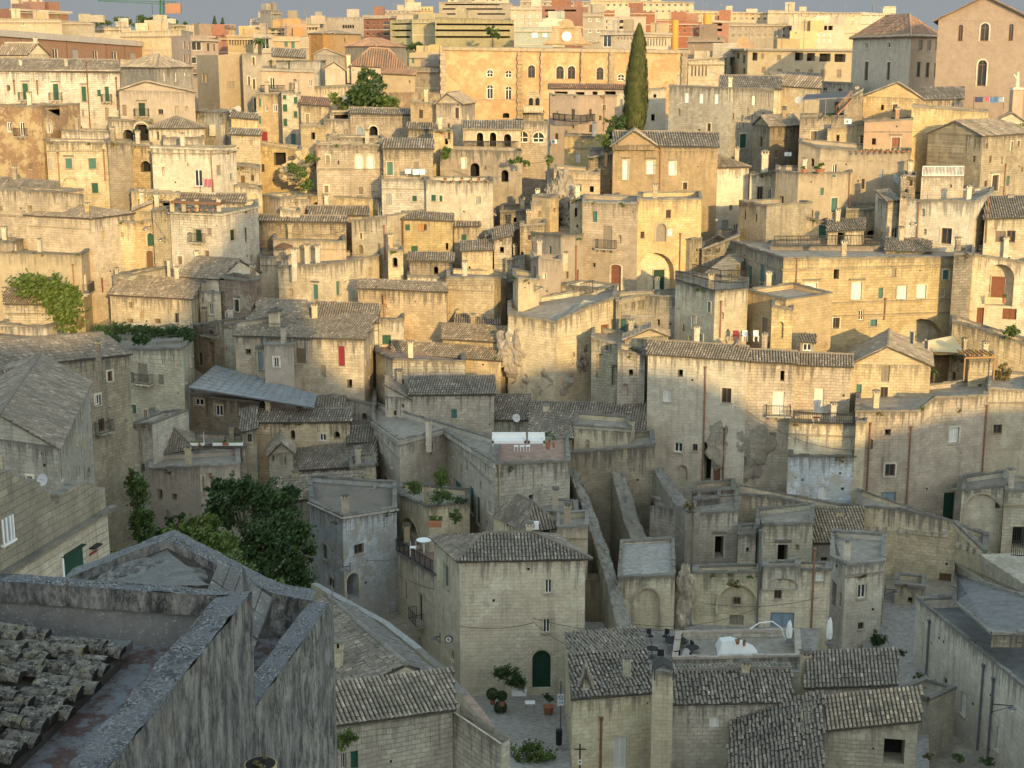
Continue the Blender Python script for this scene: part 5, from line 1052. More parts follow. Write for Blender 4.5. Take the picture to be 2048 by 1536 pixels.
def shrub(label,px,py,Y,rx,ry,leaf='leaf',ls=.12,name='shrub',cat='shrub',group=None,dens=1,n=None):
    c=P(px,py,Y); m=MB(); rx_=rx*Y/F; rz=ry*Y/F
    n=n or int(dens*80*rx_*rz/(ls*ls)/4)
    blob(m,c,rx_,max(.15,rx_*.7),rz,min(4500,max(60,n)),ls,leaf)
    for i in range(5): m.bar(c-Z*rz*1.15,c+Vector((rnd.uniform(-.5,.5)*rx_,rnd.uniform(-.3,.3)*rx_,rnd.uniform(-.2,.6)*rz)),.03,'bark')
    return one(m,name,label,cat,group)
def potted(label,px,py,Y,w_,h_,pm='pot',leaf='leaf',group=None,flower=False,name='potted_plant'):
    c=P(px,py,Y); W=w_*Y/F; Hh=h_*Y/F; root=thing(name,label,'potted plant',c,group); a=MB()
    ph=Hh*.4; a.bar(c,c+Z*ph,W*.28,pm,10,W*.4); a.bar(c+Z*ph,c+Z*(ph+.04),W*.44,pm,10); a.build('pot',root)
    b=MB(); blob(b,c+Z*(ph+Hh*.3),W*.5,W*.5,Hh*.35,80,max(.05,W*.14),leaf)
    if flower: blob(b,c+Z*(ph+Hh*.35),W*.5,W*.5,Hh*.3,26,max(.04,W*.1),'flower')
    b.build('foliage',root); return root
def fence(label,pts,h,group=None,name='iron_railing',mat='iron',step=.16,r=.018,cat='railing'):
    m=MB(); rail(m,[P(*p) for p in pts],h,mat,step,r); return one(m,name,label,cat,group)

# ================= FOREGROUND ROOF =================
def formats():
    m,t,b=newmat('foretop'); q=N(t)
    c=q.mix(q.ramp(q.noise(q.pos,34,5,.7),.45,.58),(.035,.04,.045),(.40,.405,.395))
    c=q.mix(q.ramp(q.noise(q.pos,9,5,.75),.42,.58,0,.75),c,(.12,.125,.13))
    c=q.mix(q.ramp(q.noise(q.pos,1.6,5,.7),.46,.62,0,.7),c,(.20,.205,.21))
    c=q.mix(q.ramp(q.noise(q.map(q.pos,(1,1,1),(3,1,7)),3.1,5,.75),.56,.64,0,.8),c,(.06,.065,.065))
    c=q.mix(q.ramp(q.noise(q.map(q.pos,(1,1,1),(9,2,0)),2.2,3),.66,.70),c,(.30,.13,.05))
    q.L(c,b.inputs['Base Color']); q.bump(q.noise(q.pos,22,8,.8),b,1,.05); MT['foretop']=m
    m,t,b=newmat('forewall'); q=N(t)
    v=q.noise(q.map(q.pos,(2.6,2.6,1.2)),1.8,9,.85)
    c=q.mix(q.ramp(v,.42,.58),(.045,.045,.045),(.37,.35,.31))
    c=q.mix(q.ramp(q.noise(q.pos,1.0,5,.7),.42,.62,0,.55),c,(.16,.16,.165))
    c=q.mix(q.ramp(q.noise(q.map(q.pos,(9,9,.9)),1,5,.7),.52,.66,0,.75),c,(.055,.055,.055))
    c=q.mix(q.ramp(q.noise(q.map(q.pos,(1,1,1),(4,4,4)),.8,4,.7),.56,.68,0,.5),c,(.25,.225,.18))
    q.L(c,b.inputs['Base Color']); q.bump(q.noise(q.map(q.pos,(3,3,1.3)),5,8,.8),b,1,.06); MT['forewall']=m
    m,t,b=newmat('foreplast'); q=N(t)
    c=q.mix(q.ramp(q.noise(q.pos,2.2,7,.75),.35,.65),(.17,.165,.155),(.10,.096,.09))
    c=q.mix(q.ramp(q.noise(q.pos,18,5,.8),.58,.66,0,.6),c,(.5,.5,.46))
    q.L(c,b.inputs['Base Color']); q.bump(q.noise(q.pos,9,7,.75),b,.8,.03); MT['foreplast']=m
    m,t,b=newmat('forefloor'); q=N(t)
    c=q.mix(q.ramp(q.noise(q.map(q.pos,(1,1,1)),3.0,6,.75),.46,.54),(.10,.058,.05),(.17,.18,.19))
    c=q.mix(q.ramp(q.noise(q.pos,7,5,.75),.5,.64,0,.8),c,(.10,.085,.08))
    q.L(c,b.inputs['Base Color']); q.bump(q.noise(q.pos,8,6,.7),b,.6,.02); MT['forefloor']=m
formats()
def jitpoly(mb,a,b,c,d,mat,nu,nv,amp,uvs=1):
    """bilinear patch with small relief"""
    nn=(b-a).cross(d-a).normalized(); g=[]
    for j in range(nv+1):
        row=[]
        for i in range(nu+1):
            p=a.lerp(b,i/nu).lerp(d.lerp(c,i/nu),j/nv); p=p+nn*(noise.noise(p*2.3)*amp+noise.noise(p*7)*amp*.6+noise.noise(p*17)*amp*.3); row.append(p)
        g.append(row)
    for j in range(nv):
        for i in range(nu): mb.poly([g[j][i],g[j][i+1],g[j+1][i+1],g[j+1][i]],mat,[(0,0),(1,0),(1,1),(0,1)])
def foreground():
    z0=-5.5
    root=thing('stone_house','weathered roof corner with thick lichen-grey parapets right in front','house',P(300,1536,12)-Z*6,'old stone houses on the hillside')
    A=Pz(502,1184,z0); Bi=Pz(432,1192,z0); A2=Pz(180,1582,z0); B2=Pz(92,1582,z0)
    C0=Pz(-60,1141,z0); C1=Pz(-60,1158,z0)
    w=MB()
    # diagonal parapet: top, outer wall, inner face
    def ext(p,q,k): return p+(q-p)*k
    A2=ext(A,A2,1.25); B2=ext(Bi,B2,1.25)
    jitpoly(w,A,A2,B2,Bi,'foretop',110,8,.035)
    jitpoly(w,A-Z*14,A2-Z*14,A2,A,'forewall',20,30,.03)
    dn=.6
    jitpoly(w,Bi,B2,B2-Z*dn,Bi-Z*dn,'forewall',30,4,.015)
    # back parapet
    Ae=A; jitpoly(w,C1,Bi,Ae,C0,'foretop',70,4,.02)
    le=.24
    jitpoly(w,C1-Z*le,Bi-Z*le,Bi,C1,'forewall',50,4,.012)
    off=Vector((0,.05,0)); jitpoly(w,C1-Z*(.62)-off,Bi-Z*.62-off,Bi-Z*le-Z*.004+off,C1-Z*le-Z*.004+off,'foreplast',40,4,.006)
    w.poly([C0,A,A-Z*8,C0-Z*8],'forewall')
    # right short end of the outer wall
    e=(A-A2).normalized(); back=Vector((-e.y,e.x,0))
    jitpoly(w,A+Vector((-.25,.9,0))-Z*14,A-Z*14,A,A+Vector((-.25,.9,0)),'forewall',3,30,.02)
    w.build('wall',root)
    f=MB(); fz=-Z*.60
    f.poly([C1+fz,Bi+fz,B2+fz,B2+fz+Vector((-6,-2,0))],'forefloor'); f.build('gutter_floor',root)
    r=MB(); e0=Pz(-60,1612,-5.98); e1=Pz(243,1318,-5.98); d=(e1-e0).normalized(); lft=Vector((-d.y,d.x,0))
    up=lft*5+Z*.95
    slope(r,[e0,e1,e1+up,e0+up],'foretile',12,rough=1.2)
    r.obox(e1-Z*.02+d*.02,lft*5,d*.28,Z*.1,'foreplast')
    r.build('roof',root)
def ftile():
    m,t,b=newmat('foretile'); q=N(t); uv=q.n("ShaderNodeUVMap").outputs[0]; sx=q.n("ShaderNodeSeparateXYZ"); q.L(uv,sx.inputs[0])
    c=q.mix(sx.outputs[0],(.21,.195,.16),(.13,.12,.10)); c=q.mix(q.ramp(q.noise(q.pos,12,6,.8),.48,.56),c,(.035,.034,.03)); c=q.mix(q.ramp(q.noise(q.map(q.pos,(1,1,1),(5,5,5)),17,5,.8),.56,.62,0,.85),c,(.36,.35,.30))
    c=q.mix(q.ramp(q.noise(q.map(q.pos,(1,1,1),(2,8,1)),5,3,.7),.58,.66,0,.6),c,(.22,.19,.09)); q.L(c,b.inputs['Base Color']); q.bump(q.noise(q.pos,24,7,.8),b,1,.03); MT['foretile']=m
ftile()
foreground()
def wing():
    zc=-7.5; root=thing('stone_house','grey gabled wing with a stone-slab roof behind the front parapet','house',P(500,1300,18)-Z*6,'old stone houses on the hillside')
    w=MB(); Ao=Pz(662,1203,zc); Ai=Pz(616,1206,zc); Bo=Pz(480,1455,zc); Bi_=Pz(470,1400,zc)
    jitpoly(w,Ao,Bo,Bi_,Ai,'foretop',50,4,.02)
    jitpoly(w,Ao-Z*16,Bo-Z*16,Bo,Ao,'forewall',24,34,.035)
    jitpoly(w,Ai,Bi_,Bi_-Z*.5,Ai-Z*.5,'forewall',20,4,.015)
    # gable front and coping
    L_=Pz(120,1158,zc); Rr=Pz(575,1196,zc); Yg=(L_.y+Rr.y)/2
    ap=P(335,1076,Yg+.15); Lp=P(128,1157,Yg+.3); R1=P(545,1184,Yg-.1); R2=Ao+Vector((-.02,.1,0))
    b=Vector((0,.42,0)); t_=Z*.0
    for p,q in ((Lp,ap),(ap,R1),(R1,Ai+Vector((.05,.1,0)))):
        jitpoly(w,p-b*.1,q-b*.1,q+b,p+b,'foretop',30,4,.02); jitpoly(w,p-b*.1-Z*.14,q-b*.1-Z*.14,q-b*.1,p-b*.1,'forewall',30,3,.015)
    jitpoly(w,Lp-Z*1.5,ap-Z*2.4,ap-Z*.12,Lp-Z*.12,'foreplast',12,12,.02); jitpoly(w,ap-Z*2.4,R1-Z*1.5,R1-Z*.12,ap-Z*.12,'foreplast',12,12,.02)
    jitpoly(w,Ai+Vector((-.6,.12,-.6)),Ai+Vector((.06,.12,-.6)),Ai+Vector((.06,.12,0)),R1-Z*.1,'forewall',8,6,.02)
    w.poly([Ao,Ao+Vector((-.1,1,0)),Ao+Vector((-.1,1,-14)),Ao-Z*14],'forewall')
    # rough masonry mound and plastered slopes under the gable
    for (px,py,rx,rz_) in ((300,1150,.62,.2),(265,1158,.5,.14),(345,1156,.5,.14)):
        c=P(px,py,Yg-.45); g=[]
        for j_ in range(15):
            th=math.pi*j_/14; g.append([c+Vector((math.sin(th)*math.cos(q_)*rx,math.sin(th)*math.sin(q_)*.3,math.cos(th)*rz_))*1.0+Vector((1,1,1))*.05*noise.noise(Vector((px+math.cos(q_)*3*math.sin(th),j_*.7,math.sin(q_)*3))) for q_ in [6.283*i_/24 for i_ in range(24)]])
        for j_ in range(14):
            for i_ in range(24): w.poly([g[j_][i_],g[j_][(i_+1)%24],g[j_+1][(i_+1)%24],g[j_+1][i_]],'forewall')
    Lq,Rq=P(150,1172,Yg-1.9),P(500,1200,Yg-2.6)
    jitpoly(w,Lq,P(420,1172,Yg-2.2),ap+Vector((0,-.05,-.16)),Lp+Vector((0,-.05,-.2)),'foreplast',20,12,.03)
    w.build('wall',root)
    f=MB(); fz=Z*.52; f.poly([Ai-fz,Bi_-fz,Bi_-fz+Vector((-2.2,0,0)),Ai-fz+Vector((-2.6,-.2,0))],'forefloor'); f.build('gutter_floor',root)
    s=MB(); a=P(440,1128,Yg-.5); b_=P(545,1202,Yg-.6)
    for k in range(5):
        o=a.lerp(b_,k/5); o2=a.lerp(b_,(k+.93)/5); dd=Vector((-.1,-1.35,-.42))
        for j in range(3):
            p=o+dd*(j/3); q=o2+dd*(j/3); s.obox(p+Z*rnd.uniform(-.01,.02),q-p,dd*.31,Z*.05,'foreplast')
    s.build('roof',root)
wing()
def lhouse():
    root=thing('stone_house','long grey house with a broken-edged wall and a white lower storey at far left','house',P(100,1100,52)-Z*12,'old stone houses on the hillside')
    w=MB(); a=P(-30,952,47.5); b=P(210,986,55.4); n=Vector(((b-a).y,-(b-a).x,0)).normalized()
    e=(b-a); e.z=0; L_=e.length; e.normalize(); k=26
    for i in range(k):   # ragged stepped top
        u0,u1=L_*i/k,L_*(i+1)/k; t=(i+.5)/k; zt=a.z+(b.z-a.z)*t+.25*math.sin(t*9)+rnd.uniform(-.1,.14)-(.5 if .5<t<.56 else 0)
        o=Vector((a.x,a.y,0))+e*u0; 
        q=[Vector((o.x,o.y,-34)),Vector((o.x+e.x*(u1-u0),o.y+e.y*(u1-u0),-34))]; q+=[Vector((q[1].x,q[1].y,zt)),Vector((q[0].x,q[0].y,zt))]
        w.poly(q,'limegd',[(u0,-34),(u1,-34),(u1,zt),(u0,zt)]); w.poly([q[3],q[2],q[2]-n*.5,q[3]-n*.5],'coping')
        w.poly([q[2],q[2]-n*.5,q[2]-n*.5-Z,q[2]-Z],'limegd'); w.poly([q[3],q[3]-n*.5,q[3]-n*.5-Z,q[3]-Z],'limegd')
    w.poly([Vector((b.x,b.y,b.z)),Vector((b.x,b.y,-34)),Vector((b.x,b.y,-34))-n*7,Vector((b.x,b.y,b.z-.6))-n*7],'limegd')
    lz=P(213,1019,55.4).z; o=Vector((a.x,a.y,lz))+n*.003
    w.obox(o,e*(L_+.35),n*.28,Z*.09,'coping'); w.obox(o-Z*.16,e*(L_+.15),n*.12,Z*.155,'limegd')
    w2=Vector((a.x,a.y,lz-.163))+n*.05; w.poly([w2-Z*14,w2+e*L_-Z*14,w2+e*L_,w2],'whitest',[(0,0),(L_,0),(L_,14),(0,14)])
    w.poly([w2+e*L_-Z*14,w2+e*L_-Z*14-n*.06,w2+e*L_-n*.06,w2+e*L_],'whitest')
    w.build('wall',root)
    def onw(px,py,w_,h_,mt,nm,pr,up=0):
        S=w2 if up==0 else w2-n*.05; dr=ray(px,py); k_=S.dot(Vector((n.x,n.y,0)))
        k_=(S.x*n.x+S.y*n.y)/(dr.x*n.x+dr.y*n.y); p=dr*k_; W=w_*p.y/F/max(.3,abs(e.x)); H_=h_*p.y/F; m=MB()
        m.obox(p-e*W/2-Z*H_/2+n*.002,e*W,n*pr,Z*H_,mt)
        if nm=='shutter':
            m.obox(p-e*(W/2+.1)-Z*(H_/2)+n*.002,e*.09,n*.05,Z*(H_+.1),'whitep'); m.obox(p-e*(W/2+.1)+Z*(H_/2+.01)+n*.002,e*(W+.2),n*.18,Z*.05,'dgreen')
            for j in range(12): m.obox(p-e*(W/2-.05)-Z*(H_/2-.08-H_*j/12)+n*(pr+.004),e*(W-.1),n*.015,Z*H_*.04,'dgreen')
        if nm=='window':
            for s_ in (-.5,-.17,.17,.42): m.obox(p+e*W*s_-Z*H_/2+n*(pr+.004),e*W*.1,n*.04,Z*H_,'frame')
            m.obox(p-e*W*.6-Z*(H_/2+.1)+n*.002,e*W*1.2,n*.12,Z*.08,'frame')
        m.build(nm,root)
    onw(145,1122,23,42,'green','shutter',.06); onw(13,1058,13,52,'gshut','window',.04,1); onw(186,1105,9,5,'red','wall_flag',.03); onw(186,1092,10,3,'iron','lamp',.25)
lhouse()
# ================= BIG TREES AND GREENERY =================
tree('big dark spreading tree in the valley beside the peeling corner house',[(465,990,112,46,34),(535,1002,112,56,38),(572,1075,110,48,56),(520,1095,108,56,56),(592,1150,109,36,42),(440,1030,112,34,32),(500,1150,106,52,38),(425,975,112,22,20),(500,965,112,24,14),(585,990,112,24,20),(608,1060,110,16,20),(618,1110,110,14,18),(612,1175,109,14,20),(450,965,113,18,14)],(530,1250,112),ls=.2,leaf='leafd',trunkr=.35)
tree('yellow-green tree in front of the big dark tree',[(400,1072,98,46,36),(436,1100,97,40,36),(372,1100,97,42,28),(350,1062,98,22,16),(420,1050,98,26,18),(455,1090,97,20,24),(385,1045,98,16,12)],(400,1200,100),ls=.15,leaf='leafy')
tree('low light green tree under the dark tree beside the front gable',[(480,1155,92,40,34),(530,1180,91,36,24),(450,1130,93,30,24)],(490,1260,92),ls=.15,leaf='leafy')
tree('slender young tree growing against the quoined corner',[(275,985,124,20,36),(285,1040,123,26,30),(300,1080,122,30,26),(262,955,124,10,20)],(280,1130,123),ls=.16,leaf='leaf')
tree('small sparse tree in front of the plastered retaining house',[(345,1048,114,16,14),(320,1070,113,20,14),(360,1035,114,12,12)],(340,1120,114),ls=.17,leaf='leafd')
shrub('low green shrubs at the foot of the long grey house',245,1118,95,34,18,'leafy',.15,dens=1.2)
tree('rounded fig tree beside the bright pale-block house',[(75,572,160,48,20),(110,585,159,36,34),(130,615,158,32,38),(55,562,161,36,14),(140,590,159,24,24),(145,650,157,20,18)],(130,690,159),ls=.24,leaf='leafy',dens=.9)
tree('dense round tree in the garden left of the palace',[(733,188,228,40,27),(712,196,228,24,22),(755,202,226,30,20)],(735,225,228),ls=.33,leaf='leafd',dens=.8)
tree('low bushy tree right of the round garden tree',[(782,210,224,24,12),(768,205,224,16,12)],(780,226,224),ls=.3,leaf='leaf')
tree('small tree at the left corner of the garden wall',[(672,202,232,16,12),(684,212,230,14,10)],(675,225,231),ls=.3,leaf='leafy')
tree('dark umbrella-shaped tree behind the ochre-yellow house',[(742,152,256,20,14),(765,165,254,22,14),(728,160,257,14,8)],(745,180,256),ls=.32,leaf='leafd')
tree('tree clump beside the olive office stair tower',[(818,92,385,12,11),(835,97,384,14,9),(842,92,384,12,8)],(825,115,385),ls=.5,leaf='leafd')
tree('thin tree on the terrace in front of the olive offices',[(982,60,372,12,8),(990,70,372,9,7)],(985,90,372),ls=.4,leaf='leafd')
def cypress():
    Y=188; base=P(1268,272,Y); root=thing('cypress_tree','very tall dark cypress standing in front of the golden palace','tree',base); m=MB(); t=MB()
    top=P(1279,52,Y); t.bar(base-Z*2,base.lerp(top,.5),.35,'bark',8,.15); t.bar(base.lerp(top,.5),top,.15,'bark',6,.03); t.build('trunk',root)
    prof=[(0,.05),(.08,.38),(.2,.62),(.4,.85),(.6,1.0),(.78,1.05),(.9,.9),(1,.55)]
    for i in range(15000):
        f=rnd.random()**.7; w_=lerp(prof,f)*22.5*Y/F; c=top.lerp(base,f)
        a=rnd.uniform(0,2*math.pi); lump=1+.24*noise.noise(Vector((math.cos(a)*2,math.sin(a)*2,f*16)))+.07*noise.noise(Vector((a*4,f*40,3)))
        r_=w_*lump*(rnd.uniform(.75,1.05) if rnd.random()<.8 else rnd.uniform(.3,.9))
        p=c+Vector((math.cos(a)*r_,math.sin(a)*r_,0)); h=rnd.uniform(.22,.5); s=rnd.uniform(.06,.13)
        o=Vector((math.cos(a)*.25,math.sin(a)*.25,1)).normalized()*h; sd=Vector((-math.sin(a),math.cos(a),rnd.uniform(-.3,.3)))*s; u=(rnd.random(),rnd.random())
        m.poly([p-sd,p+sd,p+o+sd*.2,p+o-sd*.3],'cyp',[u]*4)
    m.build('crown',root)
cypress()
tree('small dark tree at the foot of the tall cypress',[(1232,250,186,18,16),(1222,268,185,16,12),(1240,236,186,10,10)],(1230,300,186),ls=.24,leaf='leafd')
tree('yellowing bush tree beside the gable of the brown stone house',[(1214,288,182,14,12),(1204,276,182,12,9,'leafy'),(1222,298,181,8,6,'dry')],(1212,315,182),ls=.2,leaf='leaf')
def skyline():
    G_='trees along the far skyline'
    for i,(x,y,rx,ry) in enumerate([(214,44,14,6),(240,42,16,8),(255,44,12,6),(282,41,15,10),(306,43,14,8),(333,42,13,8),(348,45,10,6),(196,45,8,5),(370,48,8,3),(400,50,8,3)]):
        tree(['rounded tree at the left end of the skyline','broad tree left of the crane on the skyline','low tree beside the broad skyline tree','tallest round tree left of the crane mast','round tree just behind the crane mast','tree right of the crane mast','small tree at the right end of the crane trees','tiny tree at the far left of the skyline trees','flat bush on the skyline right of the crane','flat bush left of the two conifers'][i],[(x,y,560,rx,ry)],(x,y+14,560),ls=.6,leaf='leafd',dens=1.2,group=G_)
    for i,(x,y,h) in enumerate([(429,32,16),(445,35,14)]):
        b=P(x,y+h,540); r_=thing('conifer_tree',['taller dark conifer on the skyline','shorter dark conifer on the skyline'][i],'tree',b,G_); m=MB(); t=P(x,y,540); H_=t.z-b.z
        for k in range(900):
            f=rnd.random(); a=rnd.uniform(0,6.28); w_=f*H_*.28; p=t.lerp(b,f)+Vector((math.cos(a),math.sin(a),0))*w_*rnd.uniform(.3,1.1); leafquad(m,p,.3,'leafd')
        m.build('crown',r_); m=MB(); m.bar(b-Z*3,t,.2,'bark'); m.build('trunk',r_)
skyline()
def palm(label,px,py,Y,r,trunk,n=22):
    c=P(px,py,Y); R_=r*Y/F; root=thing('palm_tree',label,'palm',c-Z*trunk*Y/F); m=MB(); t=MB()
    t.bar(c-Z*(trunk*Y/F+.5),c,.14 if R_<1.3 else .3,'bark',8)
    for i in range(n):
        a=6.283*i/n+rnd.uniform(-.2,.2); el=rnd.uniform(-.1,1.3); d=Vector((math.cos(a)*math.cos(el),math.sin(a)*math.cos(el),math.sin(el))); p=c.copy(); v=d*R_/5
        sd=d.cross(Z).normalized()
        for k in range(5):
            q=p+v; w_=R_*.13*(1-k/6)
            for s_ in (-1,1): u=(rnd.random(),0); m.poly([p,q,q+sd*s_*w_-Z*w_*.5,p+sd*s_*w_-Z*w_*.5],'palm',[u]*4)
            p=q; v=v-Z*R_*.045*(k+.6)
    t.build('trunk',root); m.build('fronds',root)
palm('big palm behind the grey townhouse, under the tan hall',519,86,250,22,26,34)
palm('feathery palm on the pink-washed house roof',578,124,238,10,12)
palm('low dark palm at the left of the pink-washed house roof',542,124,238,10,12)
palm('potted palm by the golden arch of the tiled row',1868,745,141,14,14,18)
palm('small palm beside the sunlit step wall',1905,570+220,126,0.1,1,3) if False else None
# ivy and vines
def vine(label,pts,n,leaf,ls=.14,name='vine'):
    m=MB()
    for (px,py,Y,rx,ry) in pts: blob(m,P(px,py,Y),rx*Y/F,.45,ry*Y/F,n,ls,leaf)
    for (px,py,Y,rx,ry),(qx,qy,Y2,_,_) in zip(pts,pts[1:]): m.bar(P(px,py,Y),P(qx,qy,Y2),.03,'bark')
    return one(m,name,label,'climbing plant')
vine('thick green vine spread over the terrace cabin roof',[(205,665,148,22,16),(190,685,147,14,14),(240,658,149,26,10),(280,660,149,26,9),(320,664,149,26,9),(355,664,149,26,10),(225,680,147,18,10),(280,678,146,16,10),(376,668,147,12,16)],1100,'leafd')
vine('climbing plant sprawling in the ruined bay left of the round-headed windows',[(622,318,183,12,11),(600,345,184,14,14),(612,370,184,12,14),(585,335,186,10,10)],500,'leaf',.16)
vine('heart-shaped creeper hanging below the loggia',[(893,302,184,10,10),(890,312,184,7,6)],500,'leaf',.15)
vine('creeper on the cliff below the blind arches',[(1026,322,184,8,5),(1040,318,184,8,6),(1052,328,183,7,8),(1100,322,181,8,10)],350,'leaf',.15)
vine('ivy hanging on the edge of the deep arch',[(270,262,193,4,10),(275,275,193,6,5)],260,'leafd',.14)
shrub('dry bush on the stone walls left of the double tiled roof',160,645,156,12,10,'dry',.16)
shrub('dry grass tuft on top of the left great buttress',1378,1012,119,12,9,'dry',.12)
shrub('dry grass tuft hanging over the grass-topped arch',1470,1166,103.5,20,8,'dry',.1)
shrub('bright shrub in front of the sloping wall near the brown doors',2022,663,145,16,14,'leaf',.13)
shrub('weeds in the rocky corner above the right edge wall',2005,745,140,18,22,'dry',.14,dens=.6)
shrub('leafy shrub at the lower edge of the lane courtyard',1062,1508,88,44,26,'leafy',.12,dens=.9)
shrub('fern-like vine over the sage shutter at the bottom',685,1478,69,34,16,'leafy',.10,dens=1.4)
shrub('dark round bush by the pale retaining corner lane',1757,1278,107,18,14,'leafd',.1,dens=1.3)
shrub('dark low bush on the rubble beside the iron downpipe',1805,1306,103,12,6,'leafd',.09,dens=1.2)
shrub('wild weeds at the foot of the long plastered house',1832,1352,101,14,10,'leaf',.1,dens=.7)
shrub('purple-brown bush at the lower right courtyard',1858,1512,85,12,8,'dry',.09,dens=1.4)
shrub('round dark bush by the lower right downpipe foot',1975,1522,83,16,9,'leafd',.09,dens=1.4)
shrub('pale spiky bush between the two lower right bushes',1918,1515,84,16,9,'palm',.08,dens=1.2)
# roof garden of the castle-like house
for i,a in enumerate([('feathery shrub at the left end of the roof garden',828,976,119,18,16,'leaf'),('broad shrub in the middle of the roof garden',880,994,118,26,14,'leaf'),('tall bushy yucca in the roof garden',882,955,120,15,24,'leafy'),('low dark agave at the right end of the roof garden',920,1000,118,18,6,'leafd'),('green shrub on the lower terrace beside the trough',872,1040,113,18,7,'leafy'),('airy shrub right of the trough on the lower terrace',910,1030,114,14,14,'leaf')]): shrub(a[0],*a[1:6],a[6],.09,group='plants of the roof gardens',dens=.9)
GP='flower pots along the terrace edges'
lab=['leftmost','second','third','fourth','fifth','sixth','seventh','eighth','ninth','tenth']
for i in range(10): potted('%s flower pot on the ledge below the orange door'%lab[i],1722+i*10.5,305,177,7,8,group=GP)
for i in range(6): potted('%s plant pot on the flower wall under the carved cliff'%lab[i],890+i*17,364,175.5,7,9,group=GP,flower=i%2==0)
for i in range(5): potted('%s pot between the piers of the roof pergola'%lab[i],378+i*12,422,164.5,7,8,group=GP,leaf='dry')
potted('red-flowered pot below the black shutter window',598,752,148.4,12,9,group=GP,flower=True)
potted('big potted cactus beside the white garden sofas',1096,898,117,14,36,group=GP)
potted('smaller potted plant right of the big cactus pot',1108,895,117,9,24,group=GP,leaf='leafd')
potted('terracotta pot with dark leaves left of the black palace-lane door',1097,1428,98,30,44,leaf='leafd',group=GP)
potted('orange pot at the edge of the restaurant terrace',1475,1288,99,12,16,group=GP,leaf='dry')
potted('second small pot beside the orange pot on the restaurant terrace',1488,1292,99,9,16,group=GP,leaf='dry')
potted('terracotta pot with a palm on the arched porch',2008,606,153,10,26,group=GP,leaf='palm')
potted('red pot on the flower terrace parapet',400,892,134.5,9,8,group=GP,flower=True)
potted('green tuft pot in the middle of the flower terrace',450,890,134.5,14,14,group=GP)
potted('potted bush on the stepped roof of the cream corner house',1640,345,173,26,16,group=GP,leaf='leaf')
potted('second potted bush on the cream corner house roof',1608,345,173,16,14,group=GP,leaf='leafy')
for i,(x,y,r_) in enumerate([(985,1388,13),(1001,1415,14),(1004,1392,11)]):
    c=P(x,y,99-i*.5); root=thing('topiary_ball',['left clipped round bush by the lane door','front clipped round bush by the lane door','rear clipped round bush by the lane door'][i],'topiary',c-Z*.9,'clipped round bushes by the lane door'); m=MB()
    rr=r_*99/F
    for k in range(1500):
        d=Vector((rnd.gauss(0,1),rnd.gauss(0,1),rnd.gauss(0,1))).normalized()*rr*rnd.uniform(.85,1.03); leafquad(m,c+d,.05,'leafd')
    m.build('foliage',root); m=MB(); m.bar(c-Z*(rr+.35),c-Z*rr*.8,.16,'pot',10,.22); m.build('pot',root)
root=thing('planter','white box planter with a large leafy shrub beside the arched door','planter',P(1038,1388,99)); m=MB(); c=P(1038,1390,99); m.cbox(c-Z*.0,1.05,.45,.35,'whitep'); m.cbox(c+Z*.351,1.1,.5,.04,'whitep'); m.build('box',root)
m=MB(); 
for a in ((1020,1352,99,26,20),(1038,1366,99,18,16),(1002,1345,99,16,14)): blob(m,P(*a[:3]),a[3]*99/F,.35,a[4]*99/F,1000,.085,'leafd')
m.build('foliage',root)
# ================= ROCK AND BUTTRESSES =================
def buttress(label,pts,w_,zb,mat='coping',side='limegd'):
    m=MB(); L_=[];R_=[]
    for i,(px,py,Y,hw) in enumerate(pts):
        c=P(px,py,Y); a=P(*pts[max(0,i-1)][:3]); b=P(*pts[min(len(pts)-1,i+1)][:3]); d=(b-a); d.z=0; d.normalize(); n=Vector((d.y,-d.x,0)); h=hw*Y/F*.62
        if n.x<0: n=-n
        L_.append(c-n*h); R_.append(c+n*h)
    for i in range(len(pts)-1):
        jitpoly(m,L_[i],R_[i],R_[i+1],L_[i+1],mat,6,12,.2)
        for S in (L_,R_):
            a,b=S[i],S[i+1]; l_=(b-a).length
            m.poly([Vector((a.x,a.y,zb)),Vector((b.x,b.y,zb)),b,a],side,[(i*5,zb),(i*5+l_,zb),(i*5+l_,b.z),(i*5,a.z)])
    a,b=L_[-1],R_[-1]; m.poly([Vector((a.x,a.y,zb)),Vector((b.x,b.y,zb)),b,a],side,[(0,zb),((b-a).length,zb),((b-a).length,b.z),(0,a.z)])
    return one(m,'buttress',label,'buttress','sloping buttresses of the gully wall')
buttress('longest sloping buttress running down to the restaurant terrace',[(1143,938,125.5,13),(1170,1000,120,17),(1186,1045,116,19),(1205,1100,112,20),(1220,1150,106.8,20),(1238,1215,103,24),(1262,1300,99,30)],1,-46)
buttress('middle sloping buttress with a blocky foot',[(1236,945,126,22),(1252,1000,122.5,25),(1262,1040,120.5,26),(1282,1085,118.5,30)],1,-48)
buttress('right sloping buttress joined to the tall gully wall',[(1316,935,126,18),(1340,975,123,22),(1368,1012,120,28),(1385,1026,119,30)],1,-48)
H('tall weed-streaked gully wall under the right buttress',[(1300,1010,121.5),(1388,1024,118.8)],1160,m='limegd',r='F',name='gully_wall',cat='wall',group=None,dep=3,zb=1190,co=False)
H('lower gully wall with a tall arched recess behind the cafe chairs',[(1236,1158,105.5),(1350,1152,105.5)],1290,'nau 1294 1225 50 96',m='limep',r='F',dep=9,rf='paving',name='gully_wall',cat='wall',group=None,zb=1310,par=.15)
